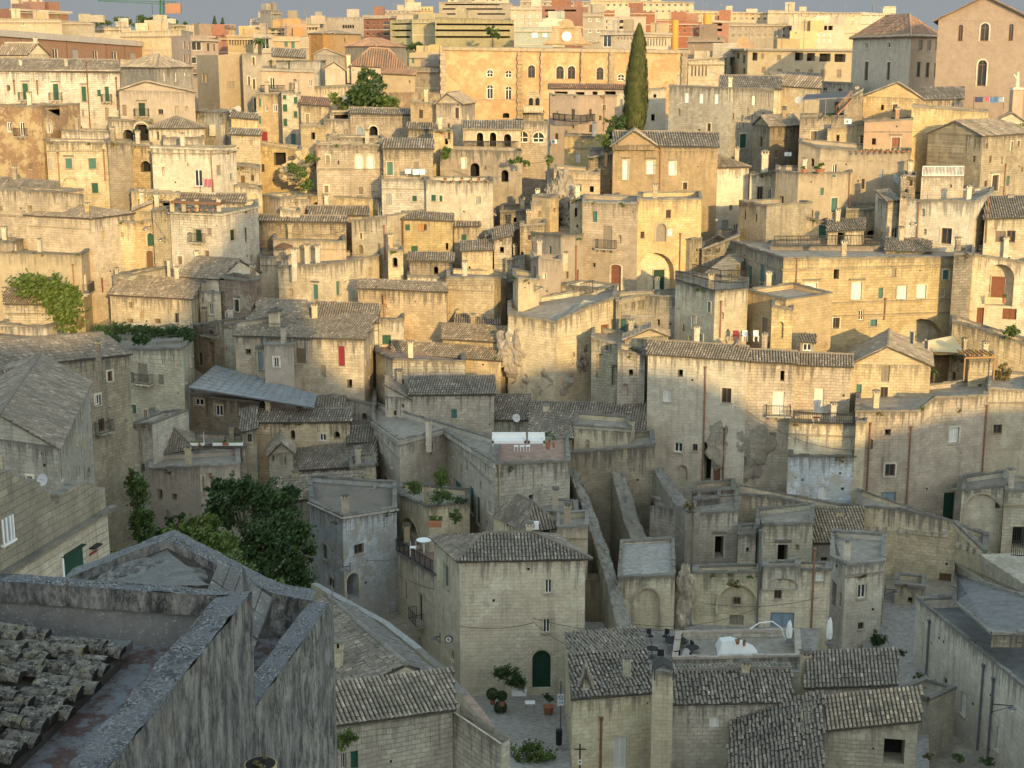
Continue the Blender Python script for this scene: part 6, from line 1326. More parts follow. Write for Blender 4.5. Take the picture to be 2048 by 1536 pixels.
def rocklump(label,pts,Y,dz,mat='rock',name='rock_outcrop'):
    m=MB(); 
    for (px,py,rx,ry,Yo) in pts:
        c=P(px,py,Y+Yo); a=rx*Y/F; b=ry*Y/F; g=[]
        nu,nv=48,30
        for j in range(nv+1):
            th=math.pi*j/nv; row=[]
            for i in range(nu):
                ph=2*math.pi*i/nu; d=Vector((math.sin(th)*math.cos(ph),math.sin(th)*math.sin(ph),math.cos(th)))
                k=1+.45*noise.noise(c*.7+d*1.9)+.25*noise.noise(c+d*4.5)+.12*noise.noise(d*11)+.05*noise.noise(d*25); row.append(c+Vector((d.x*a,d.y*dz,d.z*b))*k)
            g.append(row)
        for j in range(nv):
            for i in range(nu): m.poly([g[j][i],g[j][(i+1)%nu],g[j+1][(i+1)%nu],g[j+1][i]],mat,[(0,0)]*4)
    return one(m,name,label,'rock')
rocklump('dark boulders bulging between the cliff houses',[(1470,868,48,42,0),(1510,890,36,36,-.6),(1440,900,26,40,0),(1500,930,40,40,-.2),(1545,860,20,20,0)],134.75,.28,'rockd')
rocklump('eroded rock shoulder under the curved retaining wall',[(1060,740,50,42,0),(1110,760,40,40,-1),(1030,700,34,50,0),(1150,720,26,40,0)],149.6,1.3)
rocklump('fluted rock chute in the middle of the upper town',[(1128,392,22,44,0),(1105,400,16,40,1),(1142,430,18,30,-2)],177.5,1.6)
rocklump('weathered rock mass beside the grass-topped arch',[(1370,1185,18,55,0),(1362,1235,15,45,-.2)],106.3,.8)
rocklump('rocky bank under the creeper ledge',[(590,345,30,22,0),(612,322,22,22,.5)],190,1.2,'golden')
# ================= ROOFS AND CANOPIES =================
def metalroof():
    m=MB(); q=[P(378,775,141.5),P(628,815,137.5),P(634,790,141),P(432,731,149)]
    a,b,c,d=q; n=14
    for i in range(n):
        p0,p1=a.lerp(b,i/n),a.lerp(b,(i+1)/n); q0,q1=d.lerp(c,i/n),d.lerp(c,(i+1)/n); m.poly([p0,p1,q1,q0],'metalr'); m.poly([p0-Z*.12,q0-Z*.12,q1-Z*.12,p1-Z*.12],'under')
        m.bar(p0+Z*.04,q0+Z*.04,.05,'metalr')
    for i in range(9):
        s,t=d.lerp(a,i/8),c.lerp(b,i/8); m.bar(s+Z*.03,t+Z*.03,.045,'metalr')
    for u,v in ((a,b),(b,c),(c,d),(d,a)): m.poly([u,v,v-Z*.12,u-Z*.12],'lead')
    for p in (a,b): m.bar(p-Z*4,p,.08,'lead')
    one(m,'metal_roof','sloping blue-grey corrugated metal roof over an open yard','roof')
metalroof()
def sail():
    m=MB(); a,b,c,d=P(1845,683,149),P(1906,671,149),P(1930,706,143),P(1836,702,143); n=10; g=[]
    for j in range(n+1):
        g.append([a.lerp(b,i/n).lerp(d.lerp(c,i/n),j/n)-Z*.9*math.sin(math.pi*i/n)*math.sin(math.pi*j/n)**.5*.8 for i in range(n+1)])
    for j in range(n):
        for i in range(n): p=[g[j][i],g[j][i+1],g[j+1][i+1],g[j+1][i]]; m.poly(p,'sailc'); m.poly([x-Z*.03 for x in p][::-1],'sailc')
    for p in (b,c,d): m.bar(p-Z*2.5,p+Z*.1,.05,'lead')
    one(m,'shade_sail','sand-coloured shade sail stretched before the great arch','sail')
sail()
def canopy():
    root=thing('pergola','grey roof canopy on posts over the shaded roof terrace','pergola',P(1650,232,193)); Y=190
    m=MB(); q=[P(1604,199,Y),P(1706,193,Y),P(1700,184,Y+8),P(1612,189,Y+8)]; m.poly(q,'lead'); prismdown(m,q,[p.z-.15 for p in q],'lead'); m.build('canopy',root)
    m=MB()
    for x,y in ((1608,200),(1652,197),(1690,195)): p=P(x,y,Y+.3); m.bar(p-Z*2.6,p,.09,'lead')
    m.build('posts',root)
canopy()
def stairs(label,a,b,w_,n,mat,name='outside_stair',rails=False,solid=True,cat='stair',dn=1.2):
    m=MB(); a=P(*a);b=P(*b); d=b-a; h=Vector((d.x,d.y,0)); side=Vector((h.y,-h.x,0)).normalized()*w_
    for i in range(n):
        o=a+h*(i/n); z=a.z+d.z*i/n; m.obox(Vector((o.x,o.y,z-(dn if solid else .08))),h/n,side,Z*((dn if solid else .08)+d.z/n),mat)
    if rails:
        for s in (Vector(),side): m.bar(a+s+Z*.9,b+s+Z*.9,.05,mat); m.bar(a+s,b+s,.06,mat)
        for i in range(6): p=a.lerp(b,i/5); m.bar(p,p+Z*.9,.03,mat)
    return one(m,name,label,cat)
stairs('rusty folding iron stair leaning under the roof canopy',(1672,228,188),(1703,196,188),1.0,12,'copper',rails=True,solid=False)
stairs('little stone stair beside the mossy tiled roof',(1730,1124,112),(1732,1094,118),1.6,6,'limeg',dn=7)
stairs('stone stair climbing beside the iron stair terrace',(1410,545,158),(1470,500,166),2.5,14,'limegd',dn=7)
stairs('broad street steps in front of the lattice gate',(2060,1175,108),(1960,1108,118),5,7,'limeg',dn=7)
stairs('curving white steps beside the grey cube house',(1122,640,149),(1170,600,153),1.3,12,'limep',dn=7)
def pergorange():
    m=MB()
    for i in range(7): p=P(1930+i*9,712,137.5+i*.1); m.obox(p,Vector((.12,0,0)),Vector((0,2.6,0)),Z*.14,'orange')
    a,b=P(1930,716,137.4),P(1990,714,138.2); m.bar(a,b,.11,'orange'); m.bar(a+Vector((0,2.4,0)),b+Vector((0,2.4,0)),.11,'orange')
    for p in (a,b): m.bar(p-Z*2.2,p,.08,'orange')
    one(m,'timber_pergola','orange timber beams over the passage by the palm','pergola')
pergorange()
def roofpergola():
    root=thing('pergola','brown slatted roof pergola on the white balconied house','pergola',P(390,424,165))
    m=MB(); 
    for x in (345,368,394,438): m=MB(); p=P(x,423,165.5); m.obox(p-Vector((.2,.2,0)),Vector((.45,0,0)),Vector((0,.4,0)),Z*1.35,'cream'); m.build('pier',root)
    m=MB(); a,b=P(341,402,164.8),P(441,406,164.8); m.obox(a-Z*.25,b-a,Vector((0,3.2,0)),Z*.28,'wood'); m.build('canopy',root)
roofpergola()
def parasol(label,x,y0,y1,Y,mat='whitep',group='closed white parasols on the restaurant terrace'):
    a,b=P(x,y1,Y),P(x,y0,Y); root=thing('closed_parasol',label,'parasol',a,group); h=b.z-a.z
    m=MB(); m.bar(a,b,.03,'lead',6); m.cbox(a,.5,.5,.1,'lead'); m.build('pole',root)
    m=MB(); N_=10; prof=[(.16,.10),(.2,.19),(.45,.24),(.8,.17),(.95,.06)]
    for (f0,r0),(f1,r1) in zip(prof,prof[1:]):
        for i in range(N_):
            t0,t1=6.283*i/N_,6.283*(i+1)/N_; k0,k1=(1,.72) if i%2 else (.72,1)
            m.poly([a+Vector((math.cos(t0)*r0*k0,math.sin(t0)*r0*k0,h*f0)),a+Vector((math.cos(t1)*r0*k1,math.sin(t1)*r0*k1,h*f0)),a+Vector((math.cos(t1)*r1*k1,math.sin(t1)*r1*k1,h*f1)),a+Vector((math.cos(t0)*r1*k0,math.sin(t0)*r1*k0,h*f1))],mat)
    m.build('canopy',root)
parasol('closed white parasol in front of the blue doors',1578,1238,1284,100.5); parasol('closed white parasol right of the blue doors',1658,1232,1288,100)
# ================= RESTAURANT TERRACE =================
TZc=-42.3
def deck():
    m=MB(); q=[Vector((X,Y,TZc)) for X,Y in ((6,97.5),(21,97.5),(24,107),(4,107))]; prismdown(m,q,-50,'limeg','paving'); struct(m,'terrace')

deck()
def chair(label,px,py,Y,rz):
    c=P(px,py,Y); c.z=TZc; root=thing('cafe_chair',label,'chair',c,'dark chairs of the cafe terrace'); M_=lambda x,y,z: c+Vector((x*math.cos(rz)-y*math.sin(rz),x*math.sin(rz)+y*math.cos(rz),z))
    e=lambda x,y: M_(x,y,0)-c
    m=MB(); m.obox(M_(-.24,-.24,.45),e(.48,0),e(0,.48),Z*.04,'iron'); m.build('seat',root)
    m=MB(); m.obox(M_(-.24,.22,.52),e(.48,0),e(0,.04),Z*.45,'iron'); m.build('backrest',root)
    for x,y,h in ((-.22,-.22,.45),(.22,-.22,.45),(-.22,.22,.95),(.22,.22,.95)): m=MB(); m.bar(M_(x,y,0),M_(x,y,h),.025,'pvc'); m.build('leg',root)
    m=MB()
    for s in (-.25,.25): m.bar(M_(s,-.22,.66),M_(s,.22,.66),.03,'pvc'); m.bar(M_(s,-.22,.45),M_(s,-.22,.66),.025,'pvc')
    m.build('armrest',root)
for i,(x,y,Y,r_) in enumerate([(1300,1258,103,.3),(1332,1262,103,-.5),(1370,1270,102,1.2),(1390,1282,101,2.0),(1322,1295,99.5,3.0),(1352,1298,99.3,3.4),(1310,1285,100.5,1.5),(1380,1300,99,2.6)]):
    chair(['dark chair nearest the arched recess','dark chair right of the recess by the rear table','dark chair behind the big dark table','dark chair at the right end of the big table','dark chair in front of the rear table','dark chair before the big table','dark chair left of the big table','dark chair at the terrace edge by the big table'][i],x,y,Y,r_)
def table(label,px,py,Y,r_,mat='iron',n=16,h=.74):
    c=P(px,py,Y); c.z=TZc; root=thing('cafe_table',label,'table',c,'tables of the cafe terrace'); m=MB(); m.bar(c+Z*h,c+Z*(h+.05),r_,mat,n); m.build('tabletop',root)
    m=MB(); m.bar(c,c+Z*h,.05,'lead'); m.bar(c,c+Z*.03,.28,'lead',10); m.build('leg',root)
table('small round dark table near the longest buttress',1304,1290,100,.45); table('big dark table in the middle of the cafe terrace',1352,1275,101.5,.8); table('round dark table beside the dish aerial',1385,1290,100.2,.5)
def tent():
    m=MB(); c=P(1478,1292,99.5); c.z=TZc
    pts=[(-1.6,0,.1),(-1.2,.2,1.35),(-.4,.1,1.5),(.5,.2,1.15),(1.3,.1,.8),(1.5,0,.2)]
    for (x0,y0,z0),(x1,y1,z1) in zip(pts,pts[1:]):
        a,b=c+Vector((x0,y0,z0)),c+Vector((x1,y1,z1)); m.poly([a,b,b+Vector((0,1.6,-.3)),a+Vector((0,1.6,-.3))],'whitep'); m.poly([Vector((a.x,a.y-.5,c.z)),Vector((b.x,b.y-.5,c.z)),b,a],'whitep')
        m.poly([a+Vector((0,1.6,-.3)),b+Vector((0,1.6,-.3)),Vector((b.x,b.y+1.9,c.z)),Vector((a.x,a.y+1.9,c.z))],'whitep')
    one(m,'dust_sheet','white sheets draped over stacked cafe furniture','sheet')
    m=MB(); p0=P(1500,1256,101); 
    L=[P(1500,1258,101),P(1518,1246,101),P(1545,1243,101),P(1563,1256,101),P(1572,1284,101)]
    for a,b in zip(L,L[1:]): m.bar(a,b,.05,'whitep',6)
    one(m,'lamp_arm','thin white arching arm beside the blue doors','lamp')
tent()
# white sofas on the roof terrace
def sofa(label,x0,x1,y,Y):
    a,b=P(x0,y,Y),P(x1,y,Y); d=b-a; d.z=0; L_=d.length; d.normalize(); n=Vector((-d.y,d.x,0)); root=thing('garden_sofa',label,'sofa',(a+b)/2,'white sofas on the roof terrace')
    m=MB(); m.obox(a+Z*.2,d*L_,n*.8,Z*.25,'whitep'); m.build('seat',root); m=MB(); m.obox(a+Z*.2+n*.8,d*L_,n*.18,Z*.75,'whitep'); m.build('backrest',root)
    for s in (0,L_-.15): m=MB(); m.obox(a+d*s+Z*.15,d*.15,n*.8,Z*.5,'whitep'); m.build('armrest',root)
    for s in (.05,L_-.12):
        for t in (.05,.75): m=MB(); m.obox(a+d*s+n*t,d*.07,n*.07,Z*.2,'whitep'); m.build('leg',root)
sofa('long white sofa on the roof terrace',984,1052,892,120); sofa('short white sofa on the roof terrace',1056,1090,892,120)
m=MB(); 
for x in (1032,1044,1056): 
    c=P(x,902,118.3)
    for dx in (-.14,.14):
        for dy in (-.14,.14): m.bar(c+Vector((dx,dy,0)),c+Vector((dx*.8,dy*.8,.42)),.025,'whitep')
    m.cbox(c+Z*.42,.36,.36,.03,'whitep')
one(m,'low_table','low white slatted table on thin legs before the sofas','table')
# ================= RAILINGS, LAMPS, SIGNS =================
GR='iron railings along the terraces'
fence('long dark iron fence on the terrace above the golden facade',[(1548,493,161.8),(1600,493,161.6),(1700,492,161.4),(1756,492,161.2)],1.15,GR,r=.03)
fence('iron railing of the curtained-door terrace',[(1588,846,131.6),(1650,848,131.3),(1708,849,131)],1.0,GR,r=.025)
fence('rusty railing around the terrace of the sunlit corner house',[(1353,561,149.5),(1430,583,141.6),(1495,577,143.6)],1.0,GR,r=.02)
fence('dark iron railing at the top of the shaded stone stair',[(1385,553,152),(1440,566,149),(1494,566,147)],1.3,GR,r=.03)
fence('white iron rail of the balustraded terrace house',[(1845,352,169.8),(1927,352,169.8)],1.1,GR,mat='whitep',r=.03)
fence('curved iron rail of the pink house balcony',[(1106,240,223),(1130,243,221),(1160,245,221),(1190,242,223)],1.0,GR,r=.05)
fence('dark fence of the shaded yard above the gabled boundary wall',[(1262,662,148),(1302,662,148)],1.6,GR,r=.03,mat='gshut')
fence('iron railing along the left wing roof terrace',[(775,1090,119.4),(820,1118,113),(866,1146,107.6)],1.0,GR,r=.02)
fence('railing on the ramp wall beside the chimney shrine',[(1160,592,156),(1188,585,156)],1.3,GR,r=.03)
fence('terrace rail on the pink-washed house',[(522,184,235),(570,184,235)],1.0,GR,r=.04)
fence('balustrade rail above the white loggia terrace',[(928,296,195),(1036,297,195)],.9,GR,r=.04)
def gate():
    m=MB(); a,b=P(2022,1110,116),P(2060,1112,115)
    for z in (0,1.2,2.4): m.bar(a+Z*z,b+Z*z,.05,'iron')
    for i in range(10): p=a.lerp(b,i/9); m.bar(p,p+Z*2.4,.03,'iron')
    one(m,'iron_gate','dark iron gate at the top of the street steps','gate')
gate()
def walllamp(label,px,py,Y,dx,group='wall lamps on brackets'):
    c=P(px,py,Y); root=thing('wall_lamp',label,'lamp',c,group); m=MB(); e=c+Vector((dx,-.25,0)); m.bar(c,e,.035,'iron'); m.bar(c-Z*.5,e+Z*-.02,.02,'iron'); m.bar(c-Z*.6,c+Z*.3,.03,'iron'); m.build('bracket',root)
    m=MB(); m.bar(e-Z*.18,e-Z*.02,.26,'lead',10,.06); m.bar(e-Z*.32,e-Z*.181,.09,'frame',8,.09); m.build('lamp_shade',root)
for a in [('bracket lamp on the plaster wall beside the half-open window',1770,1178,112,.9),('bracket lamp between the iron downpipes at lower right',1985,1408,79.4,1.1),('bracket lamp on the small left wing near the round sign',880,1272,104.4,-.4),('bracket lamp on the corner of the peeling house',700,1132,112.3,-.6),('bracket lamp on the pillar house by the great arch',1420,435,165,.7),('bracket lamp on the white house below the slit window',1070,572,154.5,.7),('lamp by the passage above the green arched gate',302,453,170,-.6),('bracket lamp left of the white balconied house',330,476,168.8,-.5),('bracket lamp on the stone house by the orange downpipe',1822,444,161,.5)]: walllamp(*a)
def sign(label,px,py,Y,w_,h_,mat,fm='frame',round_=False,text=None):
    c=P(px,py,Y); W,H_=w_*Y/F,h_*Y/F; root=thing('street_sign',label,'sign',c); m=MB()
    if round_: m.bar(c+Vector((0,.06,0)),c,W/2,'iron',20); m.bar(c,c-Vector((0,.03,0)),W*.38,mat,20)
    else: m.obox(c+Vector((-W/2,.05,-H_/2)),Vector((W,0,0)),Vector((0,-.05,0)),Z*H_,fm); m.obox(c+Vector((-W*.46,-.003,-H_*.43)),Vector((W*.92,0,0)),Vector((0,-.01,0)),Z*H_*.86,mat)
    m.build('plate',root); m=MB()
    for i in range(3 if round_ else 2):
        for j in range(7):
            if rnd.random()<.2: continue
            if round_:
                a=rnd.uniform(0,6.28); r1=W*.22*rnd.random(); p=c+Vector((math.cos(a)*r1,-.035,math.sin(a)*r1)); m.obox(p,Vector((W*.09,0,0)),Vector((0,-.004,0)),Z*W*.05,'iron')
            else: m.obox(c+Vector((-W*.38+j*W*.11,-.015,-H_*.22+i*H_*.32)),Vector((W*.075,0,0)),Vector((0,-.004,0)),Z*H_*.13,'frame')
    m.build('lettering',root)
sign('small blue street name plate on the pale front house',1145,1278,102.7,17,12,'bluesign'); 


sign('round white hanging sign with a dark rim by the pale front house corner',897,1279,103.6,17,17,'frame',round_=True)
def poles():
    m=MB(); a=P(1121,1452,91); m.bar(a-Z*.5,a+Z*3.2,.05,'lead',6); root=thing('traffic_sign','grey parking restriction sign on a pole by the barrel-roofed chapel','sign',a); m.build('pole',root)
    m=MB(); c=a+Z*1.9+Vector((0,-.07,0)); m.obox(c-Vector((.22,0,.4)),Vector((.44,0,0)),Vector((0,-.02,0)),Z*.8,'frame'); m.build('plate',root)
    m=MB(); m.bar(c+Vector((0,-.021,.17)),c+Vector((0,-.03,.17)),.17,'bluesign',16); m.bar(c+Vector((0,-.031,.17)),c+Vector((0,-.035,.17)),.11,'frame',16); m.bar(c+Vector((-.11,-.04,.28)),c+Vector((.11,-.04,.06)),.02,'red')
    for i in (-.1,.06): m.obox(c+Vector((i,-.021,-.25)),Vector((.1,0,0)),Vector((0,-.005,0)),Z*.12,'bluesign')
    m.build('symbol',root)
    a=P(1160,1560,84.5); root=thing('iron_cross','black iron cross on a pole in front of the barrel-roofed chapel','cross',a); m=MB(); t=P(1160,1488,84.5); m.bar(a-Z*2,t,.05,'iron',6); m.bar(t-Z*.35-Vector((.36,0,0)),t-Z*.35+Vector((.36,0,0)),.045,'iron',6); m.build('shaft',root)
    m=MB(); c=P(1160,1523,84.4); m.obox(c-Vector((.12,.06,.17)),Vector((.24,0,0)),Vector((0,-.02,0)),Z*.34,'frame'); m.obox(c-Vector((.06,.085,.05)),Vector((.1,0,0)),Vector((0,-.01,0)),Z*.12,'red'); m.build('notice',root)
    m=MB(); c=P(1118,1475,90.5); m.bar(c-Z*.5,c+Z*.55,.2,'iron',10,.22); one(m,'litter_bin','dark litter bin against the chapel side wall','bin')
    m=MB(); c=P(1060,1425,97); 
    for dx in (-.28,.28):
        for dy in (-.25,.25): m.bar(c+Vector((dx,dy,0)),c+Vector((dx,dy,.75)),.02,'lead')
    m.cbox(c+Z*.75,.7,.6,.03,'frame'); one(m,'folding_table','small white-topped table by the lane door','table')
poles()
def crane():
    Y=620; b=P(322,56,Y); t=P(324,-14,Y); root=thing('tower_crane','green tower crane above the skyline trees','crane',b); m=MB(); s=.7
    cs=[Vector((x,y,0)) for x,y in ((-s,-s),(s,-s),(s,s),(-s,s))]
    for c in cs: m.bar(b+c-Z*8,t+c,.16,'green')
    n=14
    for i in range(n):
        for k in range(4): p=b.lerp(t,i/n); q=b.lerp(t,(i+1)/n); m.bar(p+cs[k],q+cs[(k+1)%4],.1,'green')
    m.build('mast',root); m=MB(); l,r_=P(196,2,Y),P(352,10,Y); 
    for o in (Z*0,Z*1.2): m.bar(l+o*.3,r_+o,.16,'green')
    for i in range(34): p=l.lerp(r_,i/34); q=l.lerp(r_,(i+1)/34); m.bar(p,q+Z*1.2*(.3+.7*i/34),.09,'green')
    m.build('jib',root); m=MB(); c=P(347,11,Y); m.cbox(c-Z*3.2,6,2,4,'copper'); m.build('counterweight',root); m=MB(); h=P(304,8,Y); m.bar(h,h-Z*4,.12,'iron'); m.build('hook',root)
crane()
def drums():
    for lb,x0,x1,y0,y1,Y in (('shorter ochre cylinder tower among the far flats',1344,1357,40,72,380),('taller ochre cylinder tower among the far flats',1407,1423,28,76,375)):
        a,b=P((x0+x1)/2,y1,Y),P((x0+x1)/2,y0,Y); m=MB(); m.bar(a-Z*4,b,(x1-x0)/2*Y/F,'drum',20); one(m,'water_tower',lb,'tower','ochre cylinder towers')
plain('drum',(.50,.26,.06),.8,.15)
drums()
# ---------- palace clock gable and mouldings ----------
def clock():
    Y=285.6; root=thing('clock_gable','curved stone clock gable on top of the golden palace','gable',P(1133,90,Y)); m=MB()
    out=[(1087,90),(1088,84),(1098,80),(1104,72),(1106,55),(1118,54),(1121,44),(1127,39),(1133,37.5),(1140,39),(1146,44),(1149,54),(1161,55),(1164,73),(1170,81),(1180,86),(1182,91)]
    f=[P(x,y,Y) for x,y in out]; b=[p+Vector((0,1.4,0)) for p in f]; m.poly(f,'palaced'); m.poly(b[::-1],'palaced')
    for i in range(len(f)): j=(i+1)%len(f); m.poly([f[i],b[i],b[j],f[j]],'coping')
    for x0,x1,y in ((1104,1164,54.5),(1100,1168,57),(1086,1184,88)): a,c=P(x0,y,Y-.02),P(x1,y,Y-.02); m.obox(a,c-a,Vector((0,-.35,0)),Z*.2,'palaced')
    for x in (1108,1118,1148,1158): a=P(x,86,Y-.02); m.obox(a,Vector((.3,0,0)),Vector((0,-.2,0)),Z*2.6,'palaced')
    for y in range(60,87,5):
        for x0,x1 in ((1107,1121),(1146,1160)): a,c=P(x0,y,Y-.02),P(x1,y,Y-.02); m.obox(a,c-a,Vector((0,-.08,0)),Z*.28,'cream')
    c=P(1133,49,Y-.05); m.bar(c,c-Vector((0,.12,0)),.55,'palaced',16)
    m.build('wall',root); c=P(1133,73,Y-.03); m=MB(); m.bar(c,c-Vector((0,.22,0)),1.0,'cream',28); m.bar(c-Vector((0,.221,0)),c-Vector((0,.25,0)),.86,'whitep',28); m.build('clock_face',root)
    m=MB(); o=c-Vector((0,.262,0)); m.bar(o,o+Vector((.52,0,.28)),.05,'iron'); m.bar(o,o+Vector((-.3,0,-.28)),.06,'iron')
    for i in range(12): a=6.283*i/12; d=Vector((math.sin(a),0,math.cos(a))); m.bar(o+d*.62,o+d*.78,.035,'iron')
    m.build('clock_hands',root)
    r2=thing('palace_pilasters','stone pilasters and quoins along the golden palace front','facade trim',P(1133,160,285)); 
    for x,w_ in ((887,12),(1040,12),(1083,6),(1163,6),(1222,12),(1366,12)):
        m=MB(); a=P(x-w_/2,238,Y-.1); t=P(x,103,Y-.1); n=16; hh=(t.z-a.z)/n
        for i in range(n): m.obox(a+Z*hh*i+Vector((.12*(i%2),0,0)),Vector((w_*Y/F-.24*(i%2),0,0)),Vector((0,-.22,0)),Z*hh*.92,'palaced')
        m.build('pilaster',r2)
clock()
def bellgable():
    Y=203; root=thing('bell_gable','small ornate bell gable with two openings and a balustrade','bell gable',P(1066,214,Y)); m=MB()
    out=[(1052,212),(1053,190),(1058,184),(1064,183),(1068,181),(1072,184),(1080,187),(1085,193),(1085,212)]; f=[P(x,y,Y) for x,y in out]; b=[p+Vector((0,.8,0)) for p in f]; m.poly(f,'limed'); m.poly(b[::-1],'limed')
    for i in range(len(f)): j=(i+1)%len(f); m.poly([f[i],b[i],b[j],f[j]],'coping')
    for x in (1062,1075): 
        a=P(x,212,Y-.02); m.bar(a+Z*.0,a+Z*.9,.28,'dark',8); m.bar(a+Vector((0,0,.9)),a+Z*1.1,.28,'dark',8,.05)
    m.build('wall',root); m=MB(); a,b_=P(1047,224,Y-1),P(1086,224,Y-1)
    m.obox(a-Z*.1,b_-a,Vector((0,1,0)),Z*.15,'limed'); m.obox(a+Z*.75,b_-a,Vector((0,.3,0)),Z*.12,'limed')
    for i in range(12): p=a.lerp(b_,(i+.5)/12); m.bar(p,p+Z*.75,.09,'limep',6)
    m.build('balustrade',root)
bellgable()
H('ruined block carrying the small ornate bell gable',[(1046,226,203.5),(1088,226,203.5)],260,m='limed')
def pillar():
    m=MB(); a=P(2030,232,190); m.cbox(a-Z*3,1.3,1.3,6.2,'church'); t=a+Z*3.3; m.cbox(t,1.5,1.5,.25,'limep'); m.bar(t+Z*.25,t+Z*1.8,.3,'limep',8,.15); m.bar(t+Z*1.8,t+Z*2.2,.2,'limep',8,.12); m.bar(t+Z*1.2,t+Vector((-.5,0,1.9)),.1,'limep')
    one(m,'statue_pillar','square peach pillar with a weathered statue before the church','pillar')
pillar()
def washing(label,x0,x1,y,Y,items,group='washing lines'):
    root=thing('clothes_line',label,'washing line',P((x0+x1)/2,y+6,Y),group); a,b=P(x0,y,Y),P(x1,y,Y); m=MB(); m.bar(a,b,.02,'iron'); m.bar(a-Z*1.6,a,.03,'iron'); m.bar(b-Z*1.6,b,.03,'iron'); m.build('line',root)
    for (x,w_,h_,mt) in items:
        m=MB(); c=P(x,y,Y); W,H_=w_*Y/F,h_*Y/F; n=6
        for i in range(n):
            p=c+Vector((-W/2+W*i/n,.05*math.sin(i*2),0)); q=c+Vector((-W/2+W*(i+1)/n,.05*math.sin(i*2+2),0)); m.poly([p-Z*H_,q-Z*H_,q,p],mt); m.poly([p-Z*H_+Vector((0,.02,0)),q-Z*H_+Vector((0,.02,0)),q+Vector((0,.02,0)),p+Vector((0,.02,0))][::-1],mt)
        m.build('cloth',root)
plain('cpink',(.6,.12,.18)); plain('cnavy',(.06,.07,.14)); plain('csky',(.3,.45,.55)); plain('cwhite',(.75,.75,.73),.8,.05)
washing('white laundry drying on the corbelled balcony',800,856,338,180.5,[(816,12,9,'cwhite'),(832,13,11,'cwhite'),(845,10,11,'cwhite')])
washing('pink and red towels on the broad corner house balcony',400,426,358,177,[(412,5,14,'cpink'),(420,6,15,'cpink')])
washing('coloured washing strung below the church front',1948,2008,194,194,[(1958,16,10,'cnavy'),(1975,8,8,'cpink'),(1988,18,11,'csky'),(2003,10,9,'cwhite')])
washing('white washing in the shaded court by the roof plants',1562,1592,304,187,[(1576,14,8,'cwhite')])
def ac(label,px,py,Y):
    c=P(px,py,Y); root=thing('air_conditioner',label,'air conditioner',c,'white air conditioners'); m=MB(); m.obox(c-Vector((.42,0,.3)),Vector((.84,0,0)),Vector((0,.35,0)),Z*.6,'whitep'); m.build('case',root); m=MB(); m.bar(c-Vector((.1,.01,0)),c-Vector((.1,.03,0)),.22,'gshut',14); m.bar(c-Vector((.1,.031,0)),c-Vector((.1,.05,0)),.07,'iron',8); m.build('fan',root)
for a in (('left air conditioner behind the dark ridge tiles',881,744,146),('right air conditioner behind the dark ridge tiles',900,744,146),('air conditioner beside the shuttered window of the tiled hut',1067,1052,110.6),('air conditioner on the pink house below the blind arches',1108,283,223),('air conditioner under the stepped stone tower',1696,243,187)): ac(*a)
def dish(label,px,py,Y,r_=.42,dx=-.5):
    c=P(px,py,Y); root=thing('satellite_dish',label,'satellite dish',c,'satellite dishes'); m=MB(); d=Vector((dx,-.8,.35)).normalized(); x=d.orthogonal().normalized(); y=d.cross(x)
    pr=None
    for k in range(5):
        rr=r_*k/4; h=(rr*rr)*.5; row=[c+d*h+(x*math.cos(t)+y*math.sin(t))*rr for t in [6.283*i/14 for i in range(14)]]
        if pr:
            for i in range(14): m.poly([pr[i],pr[(i+1)%14],row[(i+1)%14],row[i]],'pvc')
        pr=row
    m.build('reflector',root); m=MB(); m.bar(c,c-Z*.9,.03,'lead'); m.bar(c,c+d*.5,.015,'lead'); m.build('mast',root)
for a in (('dish on the cafe parapet behind the metal hood',1370,1310,98.5,.5,.9),('dish on the gabled slab-roof house',86,960,90.5,.4,-.3),('dish left of the sloping tiled roof',1032,836,133,.4,.4),('dish on the plain wall below the flower-pot terrace',1790,358,175,.55,.6),('dark dish on the yellow house base',476,218,236,.5,.4),('dish at the edge of the grey canopy roof',1598,200,190,.5,-.6)): dish(*a)
def bricks():
    root=thing('chimney_hood','pointed dark metal hood on the tall square chimney','chimney hood',P(1326,1340,84.3)); c=P(1326,1338,84.3)
    m=MB(); W=.62; 
    for s in (-1,1): a=c+Vector((-W,-.5,.0)); 
    L0,R0,T0=c+Vector((-W,-.55,.15)),c+Vector((W,-.55,.15)),c+Vector((0,-.55,.55)); o=Vector((0,1.3,0))
    for p,q in ((L0,T0),(T0,R0)): m.poly([p,q,q+o,p+o],'iron'); m.poly([p-Z*.05,q-Z*.05,q+o-Z*.05,p+o-Z*.05][::-1],'iron'); m.poly([p,q,q-Z*.05,p-Z*.05],'iron')
    for x in (-W+.05,W-.05):
        for y in (-.5,.7): m.bar(c+Vector((x,y,-.5)),c+Vector((x,y,.2)),.04,'iron')
    m.build('hood',root)
bricks()
